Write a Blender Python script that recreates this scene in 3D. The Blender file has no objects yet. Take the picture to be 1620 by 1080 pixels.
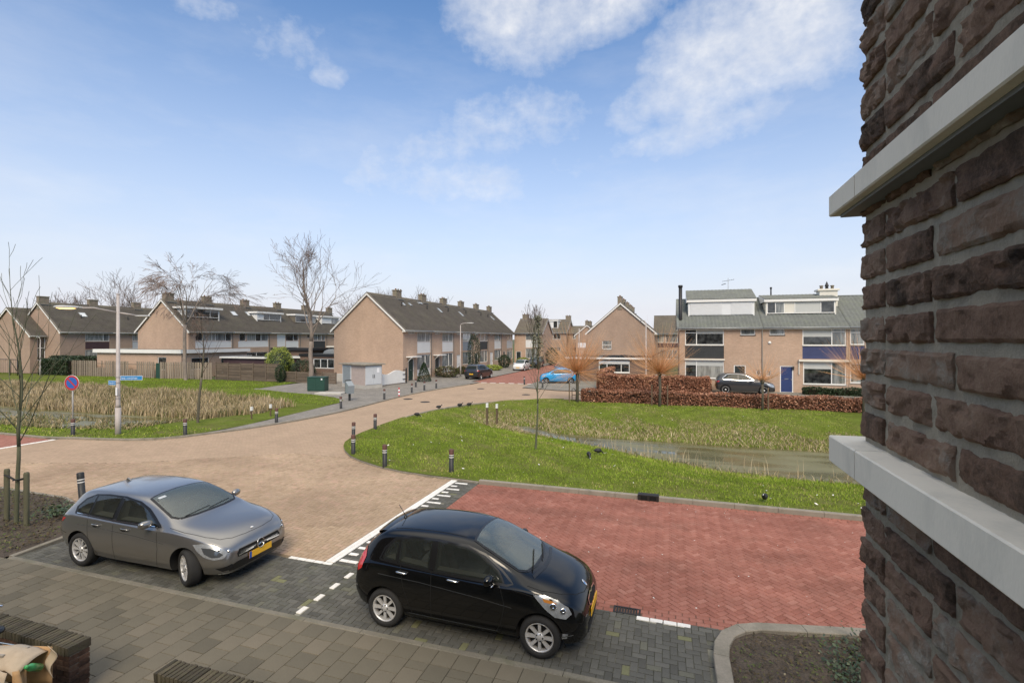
import bpy, bmesh, math, random
import numpy as np
from mathutils import Vector, Matrix
from mathutils.bvhtree import BVHTree
from mathutils.geometry import delaunay_2d_cdt
random.seed(7); rng = np.random.default_rng(7)
S = bpy.context.scene
PI = math.pi
# ---------------------------------------------------------------- camera
FPX, HZ, CAMH = 780.0, 536.0, 4.3
ANG = math.atan(250 / 780.0)
cam = bpy.data.cameras.new('camera'); camo = bpy.data.objects.new('camera', cam)
S.collection.objects.link(camo)
cam.sensor_width = 36; cam.lens = FPX / 1620 * 36
cam.shift_y = -4 / 1620
cam.clip_start = 0.05; cam.clip_end = 6000
camo.location = (0, 0, CAMH); camo.rotation_euler = (PI / 2, 0, ANG)
S.camera = camo
# ---------------------------------------------------------------- world
SUN_EL, SUN_ROT = math.radians(42), math.radians(158)   # azimuth clockwise from +Y (from the left, a little behind the viewer)
W = bpy.data.worlds.new('World'); S.world = W; W.use_nodes = True
nt = W.node_tree; nt.nodes.clear()
def wn(t, **k):
    n = nt.nodes.new(t)
    for a, b in k.items(): setattr(n, a, b)
    return n
def wl(a, b): nt.links.new(a, b)
def wmath(op, a, b=None, c=None, clamp=False):
    n = wn('ShaderNodeMath', operation=op, use_clamp=clamp)
    for i, v in enumerate((a, b, c)):
        if v is None: continue
        if isinstance(v, (int, float)): n.inputs[i].default_value = v
        else: wl(v, n.inputs[i])
    return n.outputs[0]
sky = wn('ShaderNodeTexSky', sky_type='NISHITA', sun_disc=False, sun_elevation=SUN_EL, sun_rotation=SUN_ROT,
         altitude=0, air_density=1.0, dust_density=0.6, ozone_density=1.6)
geo = wn('ShaderNodeTexCoord')
sep = wn('ShaderNodeSeparateXYZ'); wl(geo.outputs['Generated'], sep.inputs[0])
el = wmath('ARCSINE', sep.outputs[2])
az = wmath('ARCTAN2', sep.outputs[0], sep.outputs[1])
comb = wn('ShaderNodeCombineXYZ'); wl(az, comb.inputs[0]); wl(el, comb.inputs[1])
def noise(vec, scale, detail=6, rough=.55, sx=1, sy=1, off=(0, 0, 0), dist=0):
    m = wn('ShaderNodeMapping'); m.inputs['Scale'].default_value = (sx, sy, 1); m.inputs['Location'].default_value = off
    wl(vec, m.inputs[0])
    n = wn('ShaderNodeTexNoise'); n.inputs['Scale'].default_value = scale; n.inputs['Detail'].default_value = detail
    n.inputs['Roughness'].default_value = rough; n.inputs['Distortion'].default_value = dist
    wl(m.outputs[0], n.inputs[0]); return n.outputs[0]
nA = noise(comb.outputs[0], 7.0, 8, .6)
nB = noise(comb.outputs[0], 3.0, 8, .62, 1, 3.2, (3, 1, 0))
nC = noise(comb.outputs[0], 26.0, 6, .6, 1, 1.4, (1, 5, 0))
def blob(a0, e0, ra, re, tilt, amp):
    # soft elliptical cloud mass, azimuth/elevation in degrees
    da = wmath('SUBTRACT', az, math.radians(a0)); de = wmath('SUBTRACT', el, math.radians(e0))
    ct, st = math.cos(tilt), math.sin(tilt)
    u = wmath('ADD', wmath('MULTIPLY', da, ct), wmath('MULTIPLY', de, st))
    v = wmath('SUBTRACT', wmath('MULTIPLY', de, ct), wmath('MULTIPLY', da, st))
    u = wmath('DIVIDE', u, math.radians(ra)); v = wmath('DIVIDE', v, math.radians(re))
    r2 = wmath('ADD', wmath('MULTIPLY', u, u), wmath('MULTIPLY', v, v))
    g = wmath('SUBTRACT', 1.0, r2)
    return wmath('ADD', wmath('MAXIMUM', g, -3.0), amp - 1.0)
def pxdir(px, py):
    X = (px - 810) / FPX; Z = (HZ - py) / FPX
    x = X * math.cos(ANG) - math.sin(ANG); y = X * math.sin(ANG) + math.cos(ANG)
    return math.degrees(math.atan2(x, y)), math.degrees(math.atan2(Z, math.hypot(x, y)))
clouds = None
for (px, py, ra, re, tilt, amp) in CL if 'CL' in globals() else [
        (1170, 62, 9.5, 5.0, .42, 1.3), (1290, 28, 7, 4.5, .1, 1.1), (1080, 130, 8.0, 3.0, .35, .8), (930, 8, 10, 3.0, .15, 1.1), (800, 5, 6.5, 4.6, -.3, 1.2),
        (1110, 205, 9.5, 2.2, .14, .50), (800, 195, 10, 3.6, .1, .24), (720, 285, 15, 3.0, .03, .12), (450, 68, 5.2, 2.8, .1, .16),
        (322, 12, 3.6, 1.5, .2, .2), (518, 118, 2.0, 1.4, .1, .22), (680, 235, 10, 2.8, .2, .16)]:
    a0, e0 = pxdir(px, py)
    b = blob(a0, e0, ra, re, tilt, amp)
    clouds = b if clouds is None else wmath('MAXIMUM', clouds, b)
nz = wmath('ADD', wmath('MULTIPLY', wmath('SUBTRACT', nA, .5), 3.0), wmath('MULTIPLY', wmath('SUBTRACT', nC, .5), 2.0))
cm = wmath('ADD', clouds, nz)
cm = wmath('MULTIPLY', wmath('ADD', cm, .52), .42, clamp=True)
cm = wmath('SMOOTH_MIN', cm, 1.0, .25)
# thin veils everywhere
veil = wmath('MULTIPLY', wmath('SUBTRACT', nB, .46), 2.6, clamp=True)
fade = wmath('MULTIPLY', wmath('SUBTRACT', 1.0, wmath('MULTIPLY', el, 1.35)), 1.0, clamp=True)
veil = wmath('MULTIPLY', wmath('MULTIPLY', veil, .5), wmath('ADD', wmath('MULTIPLY', fade, .85), .1))
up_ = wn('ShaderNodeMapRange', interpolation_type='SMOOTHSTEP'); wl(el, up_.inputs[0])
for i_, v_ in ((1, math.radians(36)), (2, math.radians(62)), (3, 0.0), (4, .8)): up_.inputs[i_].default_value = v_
up2 = wmath('MULTIPLY', up_.outputs[0], wmath('ADD', wmath('MULTIPLY', nA, .6), .7), clamp=True)   # unseen cloud deck above the view, added to whiten the fill light
mask = wmath('MAXIMUM', wmath('MULTIPLY', cm, .92), veil)
# pale milky air towards the horizon
hz = wmath('POWER', wmath('SUBTRACT', 1.0, wmath('MULTIPLY', wmath('ABSOLUTE', el), 1.35), clamp=True), 1.75)
hz = wmath('MULTIPLY', hz, 1.14, clamp=True)
mix1 = wn('ShaderNodeMix', data_type='RGBA'); wl(hz, mix1.inputs['Factor'])
skyg = wn('ShaderNodeMix', data_type='RGBA', blend_type='MULTIPLY'); skyg.inputs['Factor'].default_value = 1
wl(sky.outputs[0], skyg.inputs['A']); skyg.inputs['B'].default_value = (.58, .94, 1.2, 1)
wl(skyg.outputs['Result'], mix1.inputs['A']); mix1.inputs['B'].default_value = (5.1, 5.2, 5.6, 1)
mix2 = wn('ShaderNodeMix', data_type='RGBA'); wl(mask, mix2.inputs['Factor'])
wl(mix1.outputs['Result'], mix2.inputs['A']); shade = wn('ShaderNodeMix', data_type='RGBA'); wl(wmath('MULTIPLY', wmath('SUBTRACT', noise(comb.outputs[0], 11.0, 5, .55, 1, 1.8, (2, 9, 0)), .42), 4.0, clamp=True), shade.inputs['Factor'])
shade.inputs['A'].default_value = (5.2, 5.35, 5.7, 1); shade.inputs['B'].default_value = (6.35, 6.3, 6.25, 1); wl(shade.outputs['Result'], mix2.inputs['B'])
mix3 = wn('ShaderNodeMix', data_type='RGBA'); wl(up2, mix3.inputs['Factor']); wl(mix2.outputs['Result'], mix3.inputs['A']); mix3.inputs['B'].default_value = (11.0, 10.5, 9.6, 1)   # added deck set brighter than the sky in view to lift ambient light
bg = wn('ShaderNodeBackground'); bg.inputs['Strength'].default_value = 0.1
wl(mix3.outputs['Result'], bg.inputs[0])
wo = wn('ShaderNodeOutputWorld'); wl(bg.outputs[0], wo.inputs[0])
# ---------------------------------------------------------------- sun (veiled by thin cloud)
sl = bpy.data.lights.new('sun', 'SUN'); so = bpy.data.objects.new('sun', sl); S.collection.objects.link(so)
sl.energy = 2.15; sl.angle = math.radians(28); sl.color = (1, .84, .63)
sd = Vector((math.sin(SUN_ROT) * math.cos(SUN_EL), math.cos(SUN_ROT) * math.cos(SUN_EL), math.sin(SUN_EL)))
so.rotation_euler = sd.to_track_quat('Z', 'Y').to_euler(); so.location = (20, -30, 40)
S.view_settings.view_transform = 'Standard'; S.view_settings.look = 'None'
S.view_settings.gamma = 1; S.view_settings.use_curve_mapping = False
S.view_settings.exposure = 0.68
S.cycles.max_bounces = 6; S.cycles.transparent_max_bounces = 12
# ================================================================ helpers
COL = S.collection
def link(o, parent=None):
    COL.objects.link(o)
    if parent is not None: o.parent = parent
    return o
def tag(o, label=None, cat=None, group=None, kind=None):
    if label: o['label'] = label
    if cat: o['category'] = cat
    if group: o['group'] = group
    if kind: o['kind'] = kind
    return o
def thing(name, label, cat, loc=(0, 0, 0), rz=0, group=None):
    o = bpy.data.objects.new(name, None); o.empty_display_size = .2; COL.objects.link(o)
    o.location = loc; o.rotation_euler = (0, 0, rz)
    return tag(o, label, cat, group)
def copy_tree(o, parent=None):
    c = o.copy(); COL.objects.link(c)
    if parent is not None: c.parent = parent
    for ch in list(o.children): copy_tree(ch, c)
    return c
class MB:
    def __init__(s): s.v = []; s.f = []; s.m = []; s.sm = []; s.c = []
    def add(s, vs, fs, m=0, smooth=False, col=None):
        b = len(s.v); s.v.extend([tuple(p) for p in vs])
        for f in fs:
            s.f.append([i + b for i in f]); s.m.append(m); s.sm.append(smooth); s.c.append(col)
        return b
    def box(s, x0, x1, y0, y1, z0, z1, m=0, col=None, M=None, skip=''):
        vs = [(x0, y0, z0), (x1, y0, z0), (x1, y1, z0), (x0, y1, z0), (x0, y0, z1), (x1, y0, z1), (x1, y1, z1), (x0, y1, z1)]
        if M is not None: vs = [M @ Vector(p) for p in vs]
        fs = []
        if 'b' not in skip: fs.append((0, 3, 2, 1))
        fs += [(4, 5, 6, 7), (0, 1, 5, 4), (1, 2, 6, 5), (2, 3, 7, 6), (3, 0, 4, 7)]
        s.add(vs, fs, m, False, col)
    def bbox(s, x0, x1, y0, y1, z0, z1, b=.01, m=0, col=None, M=None):
        # box with chamfered top and vertical edges
        vs = []
        for (z, i) in ((z0, 0), (z1 - b, 0), (z1, b)):
            for (x, y, sx, sy) in ((x0, y0, 1, 1), (x1, y0, -1, 1), (x1, y1, -1, -1), (x0, y1, 1, -1)):
                vs.append((x + sx * i, y + sy * i, z))
        fs = [(0, 3, 2, 1)]
        for k in (0, 4):
            for i in range(4): fs.append((k + i, k + (i + 1) % 4, k + 4 + (i + 1) % 4, k + 4 + i))
        fs.append((8, 9, 10, 11))
        if M is not None: vs = [M @ Vector(p) for p in vs]
        s.add(vs, fs, m, False, col)
    def tube(s, pts, rad, n=6, m=0, cap=True, smooth=True, col=None):
        pts = [Vector(p) for p in pts]
        if isinstance(rad, (int, float)): rad = [rad] * len(pts)
        vs = []; up = None
        for i, p in enumerate(pts):
            t = (pts[min(i + 1, len(pts) - 1)] - pts[max(i - 1, 0)])
            if t.length < 1e-9: t = Vector((0, 0, 1))
            t.normalize()
            if up is None:
                up = t.orthogonal().normalized()
            else:
                up = (up - t * up.dot(t))
                up = up.normalized() if up.length > 1e-6 else t.orthogonal().normalized()
            q = t.cross(up)
            for k in range(n):
                a = 2 * PI * k / n
                vs.append(p + (up * math.cos(a) + q * math.sin(a)) * rad[i])
        fs = []
        for i in range(len(pts) - 1):
            for k in range(n):
                fs.append((i * n + k, i * n + (k + 1) % n, (i + 1) * n + (k + 1) % n, (i + 1) * n + k))
        s.add(vs, fs, m, smooth, col)
        if cap and n > 3:
            b = len(s.v) - len(vs)
            s.f.append([b + k for k in range(n)][::-1]); s.m.append(m); s.sm.append(False); s.c.append(col)
            e = b + (len(pts) - 1) * n
            s.f.append([e + k for k in range(n)]); s.m.append(m); s.sm.append(False); s.c.append(col)
    def lathe(s, prof, n=24, m=0, smooth=True, M=None, closed=False, ms=None):
        # profile of (r, z) turned round z
        vs = []
        for (r, z) in prof:
            for k in range(n):
                a = 2 * PI * k / n
                p = Vector((r * math.cos(a), r * math.sin(a), z))
                vs.append(M @ p if M is not None else p)
        b = len(s.v); s.v.extend([tuple(p) for p in vs])
        L = len(prof); rngi = range(L if closed else L - 1)
        for i in rngi:
            j = (i + 1) % L
            for k in range(n):
                s.f.append([b + i * n + k, b + i * n + (k + 1) % n, b + j * n + (k + 1) % n, b + j * n + k])
                s.m.append(ms[i] if ms else m); s.sm.append(smooth); s.c.append(None)
    def prism(s, poly, h0, h1, axis='z', m=0, M=None, col=None):
        n = len(poly)
        def mk(p, h):
            if axis == 'z': q = (p[0], p[1], h)
            elif axis == 'y': q = (p[0], h, p[1])
            else: q = (h, p[0], p[1])
            return M @ Vector(q) if M is not None else q
        vs = [mk(p, h0) for p in poly] + [mk(p, h1) for p in poly]
        fs = [tuple(range(n))[::-1], tuple(range(n, 2 * n))] + [(i, (i + 1) % n, n + (i + 1) % n, n + i) for i in range(n)]
        s.add(vs, fs, m, False, col)
    def mesh(s, name, mats):
        me = bpy.data.meshes.new(name); me.from_pydata([tuple(p) for p in s.v], [], s.f)
        if not isinstance(mats, (list, tuple)): mats = [mats]
        for x in mats: me.materials.append(x)
        if any(s.m): me.polygons.foreach_set('material_index', s.m)
        if any(s.sm): me.polygons.foreach_set('use_smooth', s.sm)
        if any(c is not None for c in s.c):
            a = me.attributes.new('tint', 'FLOAT', 'FACE')
            a.data.foreach_set('value', [c if c is not None else .5 for c in s.c])
        me.update(); return me
    def build(s, name, mats, parent=None, fix=False):
        me = s.mesh(name, mats)
        if fix:
            bm = bmesh.new(); bm.from_mesh(me); bmesh.ops.recalc_face_normals(bm, faces=bm.faces); bm.to_mesh(me); bm.free()
        return link(bpy.data.objects.new(name, me), parent)
def npmesh(name, verts, faces, mats, parent=None, tint=None, smooth=False, fsize=None):
    """verts (n,3), faces (m,k) -> object"""
    me = bpy.data.meshes.new(name)
    verts = np.asarray(verts, dtype=np.float32); faces = np.asarray(faces, dtype=np.int32)
    k = faces.shape[1]; m = len(faces)
    me.vertices.add(len(verts)); me.vertices.foreach_set('co', verts.ravel())
    me.loops.add(m * k); me.loops.foreach_set('vertex_index', faces.ravel())
    me.polygons.add(m); me.polygons.foreach_set('loop_start', np.arange(0, m * k, k, dtype=np.int32))
    me.polygons.foreach_set('loop_total', np.full(m, k, dtype=np.int32))
    if tint is not None:
        a = me.attributes.new('tint', 'FLOAT', 'FACE'); a.data.foreach_set('value', np.asarray(tint, dtype=np.float32))
    me.update(calc_edges=True)
    if smooth: me.polygons.foreach_set('use_smooth', np.ones(m, dtype=bool))
    for x in (mats if isinstance(mats, (list, tuple)) else [mats]): me.materials.append(x)
    return link(bpy.data.objects.new(name, me), parent)
# ---------------------------------------------------------------- materials
MT = {}
def _n(t, ty, **k):
    n = t.nodes.new(ty)
    for a, b in k.items(): setattr(n, a, b)
    return n
def col4(c): return (c[0], c[1], c[2], 1)
def pm(name, base, rough=.8, metal=0, var=0, vscale=3.0, var2=None, bump=0, bscale=60, tint=None, tamp=.25, coat=0, spec=.5,
       ramp=None, emit=None, estr=0, obj_coords=True, mot=None, motamp=.5, motscale=1.2, stretch=(1, 1, 1), randamp=0, trans=0, streak=None):
    """principled material with noise-varied colour; tint: per-face attribute 'tint' drives a colour ramp or brightness"""
    m = bpy.data.materials.new(name); m.use_nodes = True; t = m.node_tree
    b = t.nodes['Principled BSDF']; L = t.links.new
    b.inputs['Roughness'].default_value = rough; b.inputs['Metallic'].default_value = metal
    b.inputs['Specular IOR Level'].default_value = spec
    if coat: b.inputs['Coat Weight'].default_value = coat; b.inputs['Coat Roughness'].default_value = .04
    tc = _n(t, 'ShaderNodeTexCoord'); mp = _n(t, 'ShaderNodeMapping'); mp.inputs['Scale'].default_value = stretch
    L(tc.outputs['Object'], mp.inputs[0])
    if ramp:
        cr = _n(t, 'ShaderNodeValToRGB'); el = cr.color_ramp.elements
        while len(el) < len(ramp): el.new(.5)
        for e, (p, c) in zip(el, ramp): e.position = p; e.color = col4(c)
        at = _n(t, 'ShaderNodeAttribute', attribute_name='tint'); L(at.outputs['Fac'], cr.inputs[0]); cur = cr.outputs[0]
    else:
        rg = _n(t, 'ShaderNodeRGB'); rg.outputs[0].default_value = col4(base); cur = rg.outputs[0]
    def mul(cur, fac_out, lo, hi):
        mr = _n(t, 'ShaderNodeMapRange'); mr.inputs['To Min'].default_value = lo; mr.inputs['To Max'].default_value = hi
        mr.inputs['From Min'].default_value = .25; mr.inputs['From Max'].default_value = .75
        L(fac_out, mr.inputs[0])
        mx = _n(t, 'ShaderNodeVectorMath', operation='SCALE'); L(cur, mx.inputs[0]); L(mr.outputs[0], mx.inputs['Scale']); return mx.outputs[0]
    if var:
        n = _n(t, 'ShaderNodeTexNoise'); n.inputs['Scale'].default_value = vscale; n.inputs['Detail'].default_value = 8; n.inputs['Roughness'].default_value = .65
        L(mp.outputs[0], n.inputs[0]); cur = mul(cur, n.outputs[0], 1 - var, 1 + var)
    if var2:
        n = _n(t, 'ShaderNodeTexNoise'); n.inputs['Scale'].default_value = var2[1]; n.inputs['Detail'].default_value = 3
        L(mp.outputs[0], n.inputs[0]); cur = mul(cur, n.outputs[0], 1 - var2[0], 1 + var2[0])
    if mot:
        n = _n(t, 'ShaderNodeTexNoise'); n.inputs['Scale'].default_value = motscale; n.inputs['Detail'].default_value = 6; n.inputs['Roughness'].default_value = .7
        mo = _n(t, 'ShaderNodeMapping'); mo.inputs['Location'].default_value = (7, 3, 1); L(mp.outputs[0], mo.inputs[0]); L(mo.outputs[0], n.inputs[0])
        mr = _n(t, 'ShaderNodeMapRange'); mr.inputs['From Min'].default_value = .48; mr.inputs['From Max'].default_value = .68
        mr.inputs['To Max'].default_value = motamp; L(n.outputs[0], mr.inputs[0])
        mx = _n(t, 'ShaderNodeMix', data_type='RGBA'); L(mr.outputs[0], mx.inputs['Factor']); L(cur, mx.inputs['A']); mx.inputs['B'].default_value = col4(mot); cur = mx.outputs['Result']
    if streak:
        ms_ = _n(t, 'ShaderNodeMapping'); ms_.inputs['Scale'].default_value = streak[0]; L(tc.outputs['Object'], ms_.inputs[0])
        n = _n(t, 'ShaderNodeTexNoise'); n.inputs['Scale'].default_value = 1; n.inputs['Detail'].default_value = 5; L(ms_.outputs[0], n.inputs[0]); cur = mul(cur, n.outputs[0], 1 - streak[1], 1 + streak[1])
    if tint:
        at = _n(t, 'ShaderNodeAttribute', attribute_name='tint')
        mr = _n(t, 'ShaderNodeMapRange'); mr.inputs['To Min'].default_value = 1 - tamp; mr.inputs['To Max'].default_value = 1 + tamp
        L(at.outputs['Fac'], mr.inputs[0])
        mx = _n(t, 'ShaderNodeVectorMath', operation='SCALE'); L(cur, mx.inputs[0]); L(mr.outputs[0], mx.inputs['Scale']); cur = mx.outputs[0]
    if randamp:
        oi = _n(t, 'ShaderNodeObjectInfo'); cur = mul(cur, oi.outputs['Random'], 1 - randamp, 1 + randamp)
    L(cur, b.inputs['Base Color'])
    if bump:
        n = _n(t, 'ShaderNodeTexNoise'); n.inputs['Scale'].default_value = bscale; n.inputs['Detail'].default_value = 6
        L(mp.outputs[0], n.inputs[0]); bp = _n(t, 'ShaderNodeBump'); bp.inputs['Strength'].default_value = 1; bp.inputs['Distance'].default_value = bump
        L(n.outputs[0], bp.inputs['Height']); L(bp.outputs[0], b.inputs['Normal'])
    if emit: b.inputs['Emission Color'].default_value = col4(emit); b.inputs['Emission Strength'].default_value = estr
    if trans: b.inputs['Transmission Weight'].default_value = trans
    MT[name] = m; return m
def brickmat(name, c1, c2, mortar, bw=.22, bh=.062, ms=.010, rough=.9, wall=True, rot=0, bump=.004, var=.18, world=False, vs=.5, stain=None, offset=.5):
    m = bpy.data.materials.new(name); m.use_nodes = True; t = m.node_tree; L = t.links.new
    b = t.nodes['Principled BSDF']; b.inputs['Roughness'].default_value = rough; b.inputs['Specular IOR Level'].default_value = .25
    tc = _n(t, 'ShaderNodeTexCoord'); sp = _n(t, 'ShaderNodeSeparateXYZ'); cb = _n(t, 'ShaderNodeCombineXYZ')
    L(tc.outputs['Object'], sp.inputs[0])
    if wall:
        ad = _n(t, 'ShaderNodeMath', operation='ADD'); L(sp.outputs[0], ad.inputs[0]); L(sp.outputs[1], ad.inputs[1])
        L(ad.outputs[0], cb.inputs[0]); L(sp.outputs[2], cb.inputs[1]); vec = cb.outputs[0]
    else:
        mp = _n(t, 'ShaderNodeMapping'); mp.inputs['Rotation'].default_value = (0, 0, rot); L(tc.outputs['Object'], mp.inputs[0]); vec = mp.outputs[0]
    br = _n(t, 'ShaderNodeTexBrick'); br.offset = offset
    br.inputs['Color1'].default_value = col4(c1); br.inputs['Color2'].default_value = col4(c2); br.inputs['Mortar'].default_value = col4(mortar)
    br.inputs['Scale'].default_value = 1; br.inputs['Mortar Size'].default_value = ms; br.inputs['Brick Width'].default_value = bw; br.inputs['Row Height'].default_value = bh
    br.inputs['Mortar Smooth'].default_value = .2
    L(vec, br.inputs[0]); cur = br.outputs[0]
    for (sc, amp, det) in ((vs, var, 6), (9, var * .7, 4)):
        n = _n(t, 'ShaderNodeTexNoise'); n.inputs['Scale'].default_value = sc; n.inputs['Detail'].default_value = det; n.inputs['Roughness'].default_value = .7
        L(tc.outputs['Object'], n.inputs[0])
        mr = _n(t, 'ShaderNodeMapRange'); mr.inputs['From Min'].default_value = .3; mr.inputs['From Max'].default_value = .7
        mr.inputs['To Min'].default_value = 1 - amp; mr.inputs['To Max'].default_value = 1 + amp; L(n.outputs[0], mr.inputs[0])
        mx = _n(t, 'ShaderNodeVectorMath', operation='SCALE'); L(cur, mx.inputs[0]); L(mr.outputs[0], mx.inputs['Scale']); cur = mx.outputs[0]
    L(cur, b.inputs['Base Color'])
    if bump:
        bp = _n(t, 'ShaderNodeBump', invert=True); bp.inputs['Distance'].default_value = bump; bp.inputs['Strength'].default_value = .8
        L(br.outputs['Fac'], bp.inputs['Height']); L(bp.outputs[0], b.inputs['Normal'])
    MT[name] = m; return m
# pavings
RED = [(0, (.235, .094, .070)), (.35, (.27, .113, .086)), (.7, (.295, .128, .098)), (1, (.325, .152, .118))]
YEL = [(0, (.30, .222, .152)), (.3, (.35, .26, .178)), (.65, (.38, .283, .20)), (1, (.42, .29, .215))]
GRY = [(0, (.066, .064, .055)), (.4, (.09, .088, .077)), (.8, (.115, .112, .098)), (.93, (.12, .118, .088)), (1, (.15, .15, .08))]
TIL = [(0, (.105, .094, .070)), (.5, (.13, .116, .086)), (1, (.158, .137, .102))]
pm('red_brick', (0, 0, 0), .92, ramp=RED, var=.2, vscale=.6, var2=(.16, 60), bump=.002, bscale=120, spec=.15, mot=(.15, .085, .065), motamp=.3, motscale=.9, streak=((.10, 1.5, 1), .16))
pm('yellow_brick', (0, 0, 0), .92, ramp=YEL, var=.18, vscale=.4, var2=(.14, 60), bump=.002, bscale=120, spec=.15, mot=(.24, .17, .12), motamp=.45, motscale=.5, streak=((.22, .5, 1), .14))
pm('grey_brick', (0, 0, 0), .82, ramp=GRY, var=.22, vscale=1.6, var2=(.2, 70), bump=.002, bscale=120, spec=.35, mot=(.10, .11, .06), motamp=.25, motscale=1.7)
pm('path_tile', (0, 0, 0), .85, ramp=TIL, var=.12, vscale=1.1, var2=(.14, 90), bump=.0015, bscale=160, spec=.3)
pm('white_brick', (.72, .70, .66), .7, var=.12, vscale=14, bump=.001, tint=True, tamp=.06)
pm('joint_red', (.13, .075, .055), .95, var=.3, vscale=8)
pm('joint_yellow', (.17, .125, .075), .95, var=.3, vscale=8)
pm('joint_grey', (.062, .064, .045), .95, var=.5, vscale=4, mot=(.24, .23, .19), motamp=.9, motscale=1.1)
pm('joint_tile', (.055, .055, .045), .95, var=.3, vscale=8)
brickmat('far_yellow', (.345, .257, .178), (.40, .288, .205), (.27, .195, .13), .2, .1, .006, wall=False, rot=0, bump=0, var=.12)
brickmat('far_red', (.28, .12, .09), (.33, .15, .11), (.13, .075, .055), .2, .1, .006, wall=False, rot=PI / 4, bump=0, var=.14)
brickmat('far_tiles', (.2, .185, .165), (.245, .225, .2), (.1, .095, .08), .3, .3, .008, wall=False, rot=PI / 2, bump=0, var=.16)
brickmat('far_grey', (.2, .19, .165), (.26, .235, .2), (.13, .12, .09), .2, .1, .008, wall=False, bump=0, var=.2)
pm('kerb_concrete', (.24, .215, .175), .9, var=.16, vscale=2.5, var2=(.12, 50), bump=.002, bscale=90, mot=(.10, .10, .07), motamp=.5, motscale=2.2)
pm('kerb_dark', (.165, .15, .12), .9, var=.2, vscale=2.5, var2=(.15, 50), bump=.002, bscale=90, mot=(.10, .105, .06), motamp=.6, motscale=2.2)
pm('concrete', (.42, .40, .36), .85, var=.14, vscale=2, bump=.002)
pm('soil', (.072, .055, .04), .95, var=.35, vscale=5, var2=(.3, 40), bump=.03, bscale=22)
pm('turf', (.105, .135, .024), 1.0, spec=.05, var=.35, vscale=1.1, var2=(.3, 14), mot=(.15, .125, .06), motamp=.55, motscale=.55, bump=.03, bscale=18)
pm('ground_far', (.07, .085, .04), .95, var=.3, vscale=.2)
pm('blade', (0, 0, 0), .95, spec=.08, ramp=[(0, (.085, .13, .014)), (.35, (.165, .245, .026)), (.6, (.26, .34, .048)), (.8, (.32, .31, .10)), (1, (.44, .36, .20))], var=.3, vscale=.8)
pm('dry_blade', (0, 0, 0), .8, spec=.2, ramp=[(0, (.10, .125, .04)), (.22, (.24, .20, .10)), (.55, (.40, .31, .19)), (.85, (.46, .375, .245)), (1, (.56, .47, .33))], var=.22, vscale=.7)
pm('dead_leaf', (0, 0, 0), .8, spec=.2, ramp=[(0, (.05, .04, .025)), (.4, (.09, .065, .035)), (.7, (.07, .10, .03)), (.93, (.15, .12, .06)), (1, (.5, .45, .35))])
pm('ivy_leaf', (0, 0, 0), .5, spec=.5, ramp=[(0, (.018, .035, .015)), (.5, (.03, .055, .022)), (1, (.06, .09, .04))])
# ================================================================ ground, water, lawns
def sdist(poly, P):
    """signed distance to polygon, negative inside"""
    P = np.asarray(P, float); poly = np.asarray(poly, float); d = np.full(len(P), 1e9); ins = np.zeros(len(P), bool)
    n = len(poly)
    for i in range(n):
        a = poly[i]; b = poly[(i + 1) % n]; e = b - a; w = P - a
        t = np.clip((w @ e) / (e @ e), 0, 1); q = w - t[:, None] * e; d = np.minimum(d, np.hypot(q[:, 0], q[:, 1]))
        c = ((a[1] > P[:, 1]) != (b[1] > P[:, 1]))
        with np.errstate(divide='ignore', invalid='ignore'):
            xx = (b[0] - a[0]) * (P[:, 1] - a[1]) / (b[1] - a[1] if b[1] != a[1] else 1e-9) + a[0]
        ins ^= c & (P[:, 0] < xx)
    return np.where(ins, -d, d)
WATER_R = [(-9.2, 28.0), (-7.4, 26.2), (-6.0, 25.5), (-2.9, 23.8), (-.3, 22.2), (2.2, 21.0), (4.4, 20.7), (7, 20.6), (30, 20.6), (30, 25.9), (7, 25.9), (1, 26.0), (-3, 26.1), (-6, 26.6), (-8.2, 28.3)]
WATER_L = [(-118, 17.9), (-30, 17.9), (-27.2, 18.6), (-26.6, 20.4), (-27, 21.9), (-30, 22.3), (-118, 22.4)]
TOP = .06
def lawn_z(P):
    P = np.asarray(P, float)
    dr = sdist(WATER_R, P); dl = sdist(WATER_L, P)
    blend = np.clip((P[:, 1] - 24.5) / 2.5, 0, 1); wr = 6.5 - 1.9 * blend
    bl = np.clip((P[:, 1] - 20) / 2.5, 0, 1); wlft = 3.2 + 2.2 * bl
    def hh(d, w, wz, lin):
        t = np.clip(d / w, 0, 1); sm = t * t * (3 - 2 * t); sm = .5 * sm + .5 * np.sqrt(t); sm = sm * (1 - lin) + lin * (t * (1.45 - .45 * t))
        o = wz - .06 + (TOP - wz + .06) * sm
        return np.where(d > 0, o, wz - .06 - .3 * np.clip(-d / 1.0, 0, 1))
    z = np.minimum(hh(dr, wr, -.9, 1 - blend), hh(dl, wlft, -.5, 1 - bl))
    z += .035 * np.sin(P[:, 0] * 1.3 + 1.7 * np.sin(P[:, 1] * .8)) * np.sin(P[:, 1] * 1.1) * np.clip(np.minimum(dr, dl) / 2, 0, 1) * .6
    return z
EDGE_L = [(-25.0, 14.25), (-24.5, 14.4), (-23.2, 14.6), (-21.9, 14.87), (-20.9, 15.35), (-20.3, 16.0), (-19.75, 17.2), (-19.2, 18.5), (-18.85, 19.9), (-18.6, 21.2), (-18.45, 22.6), (-18.4, 24.2), (-18.45, 25.8), (-18.65, 28), (-18.85, 30), (-19.0, 32), (-19.05, 34), (-18.95, 36.4), (-18.7, 38.8), (-18.35, 41), (-18.0, 43.2), (-17.9, 45.4)]
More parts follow.
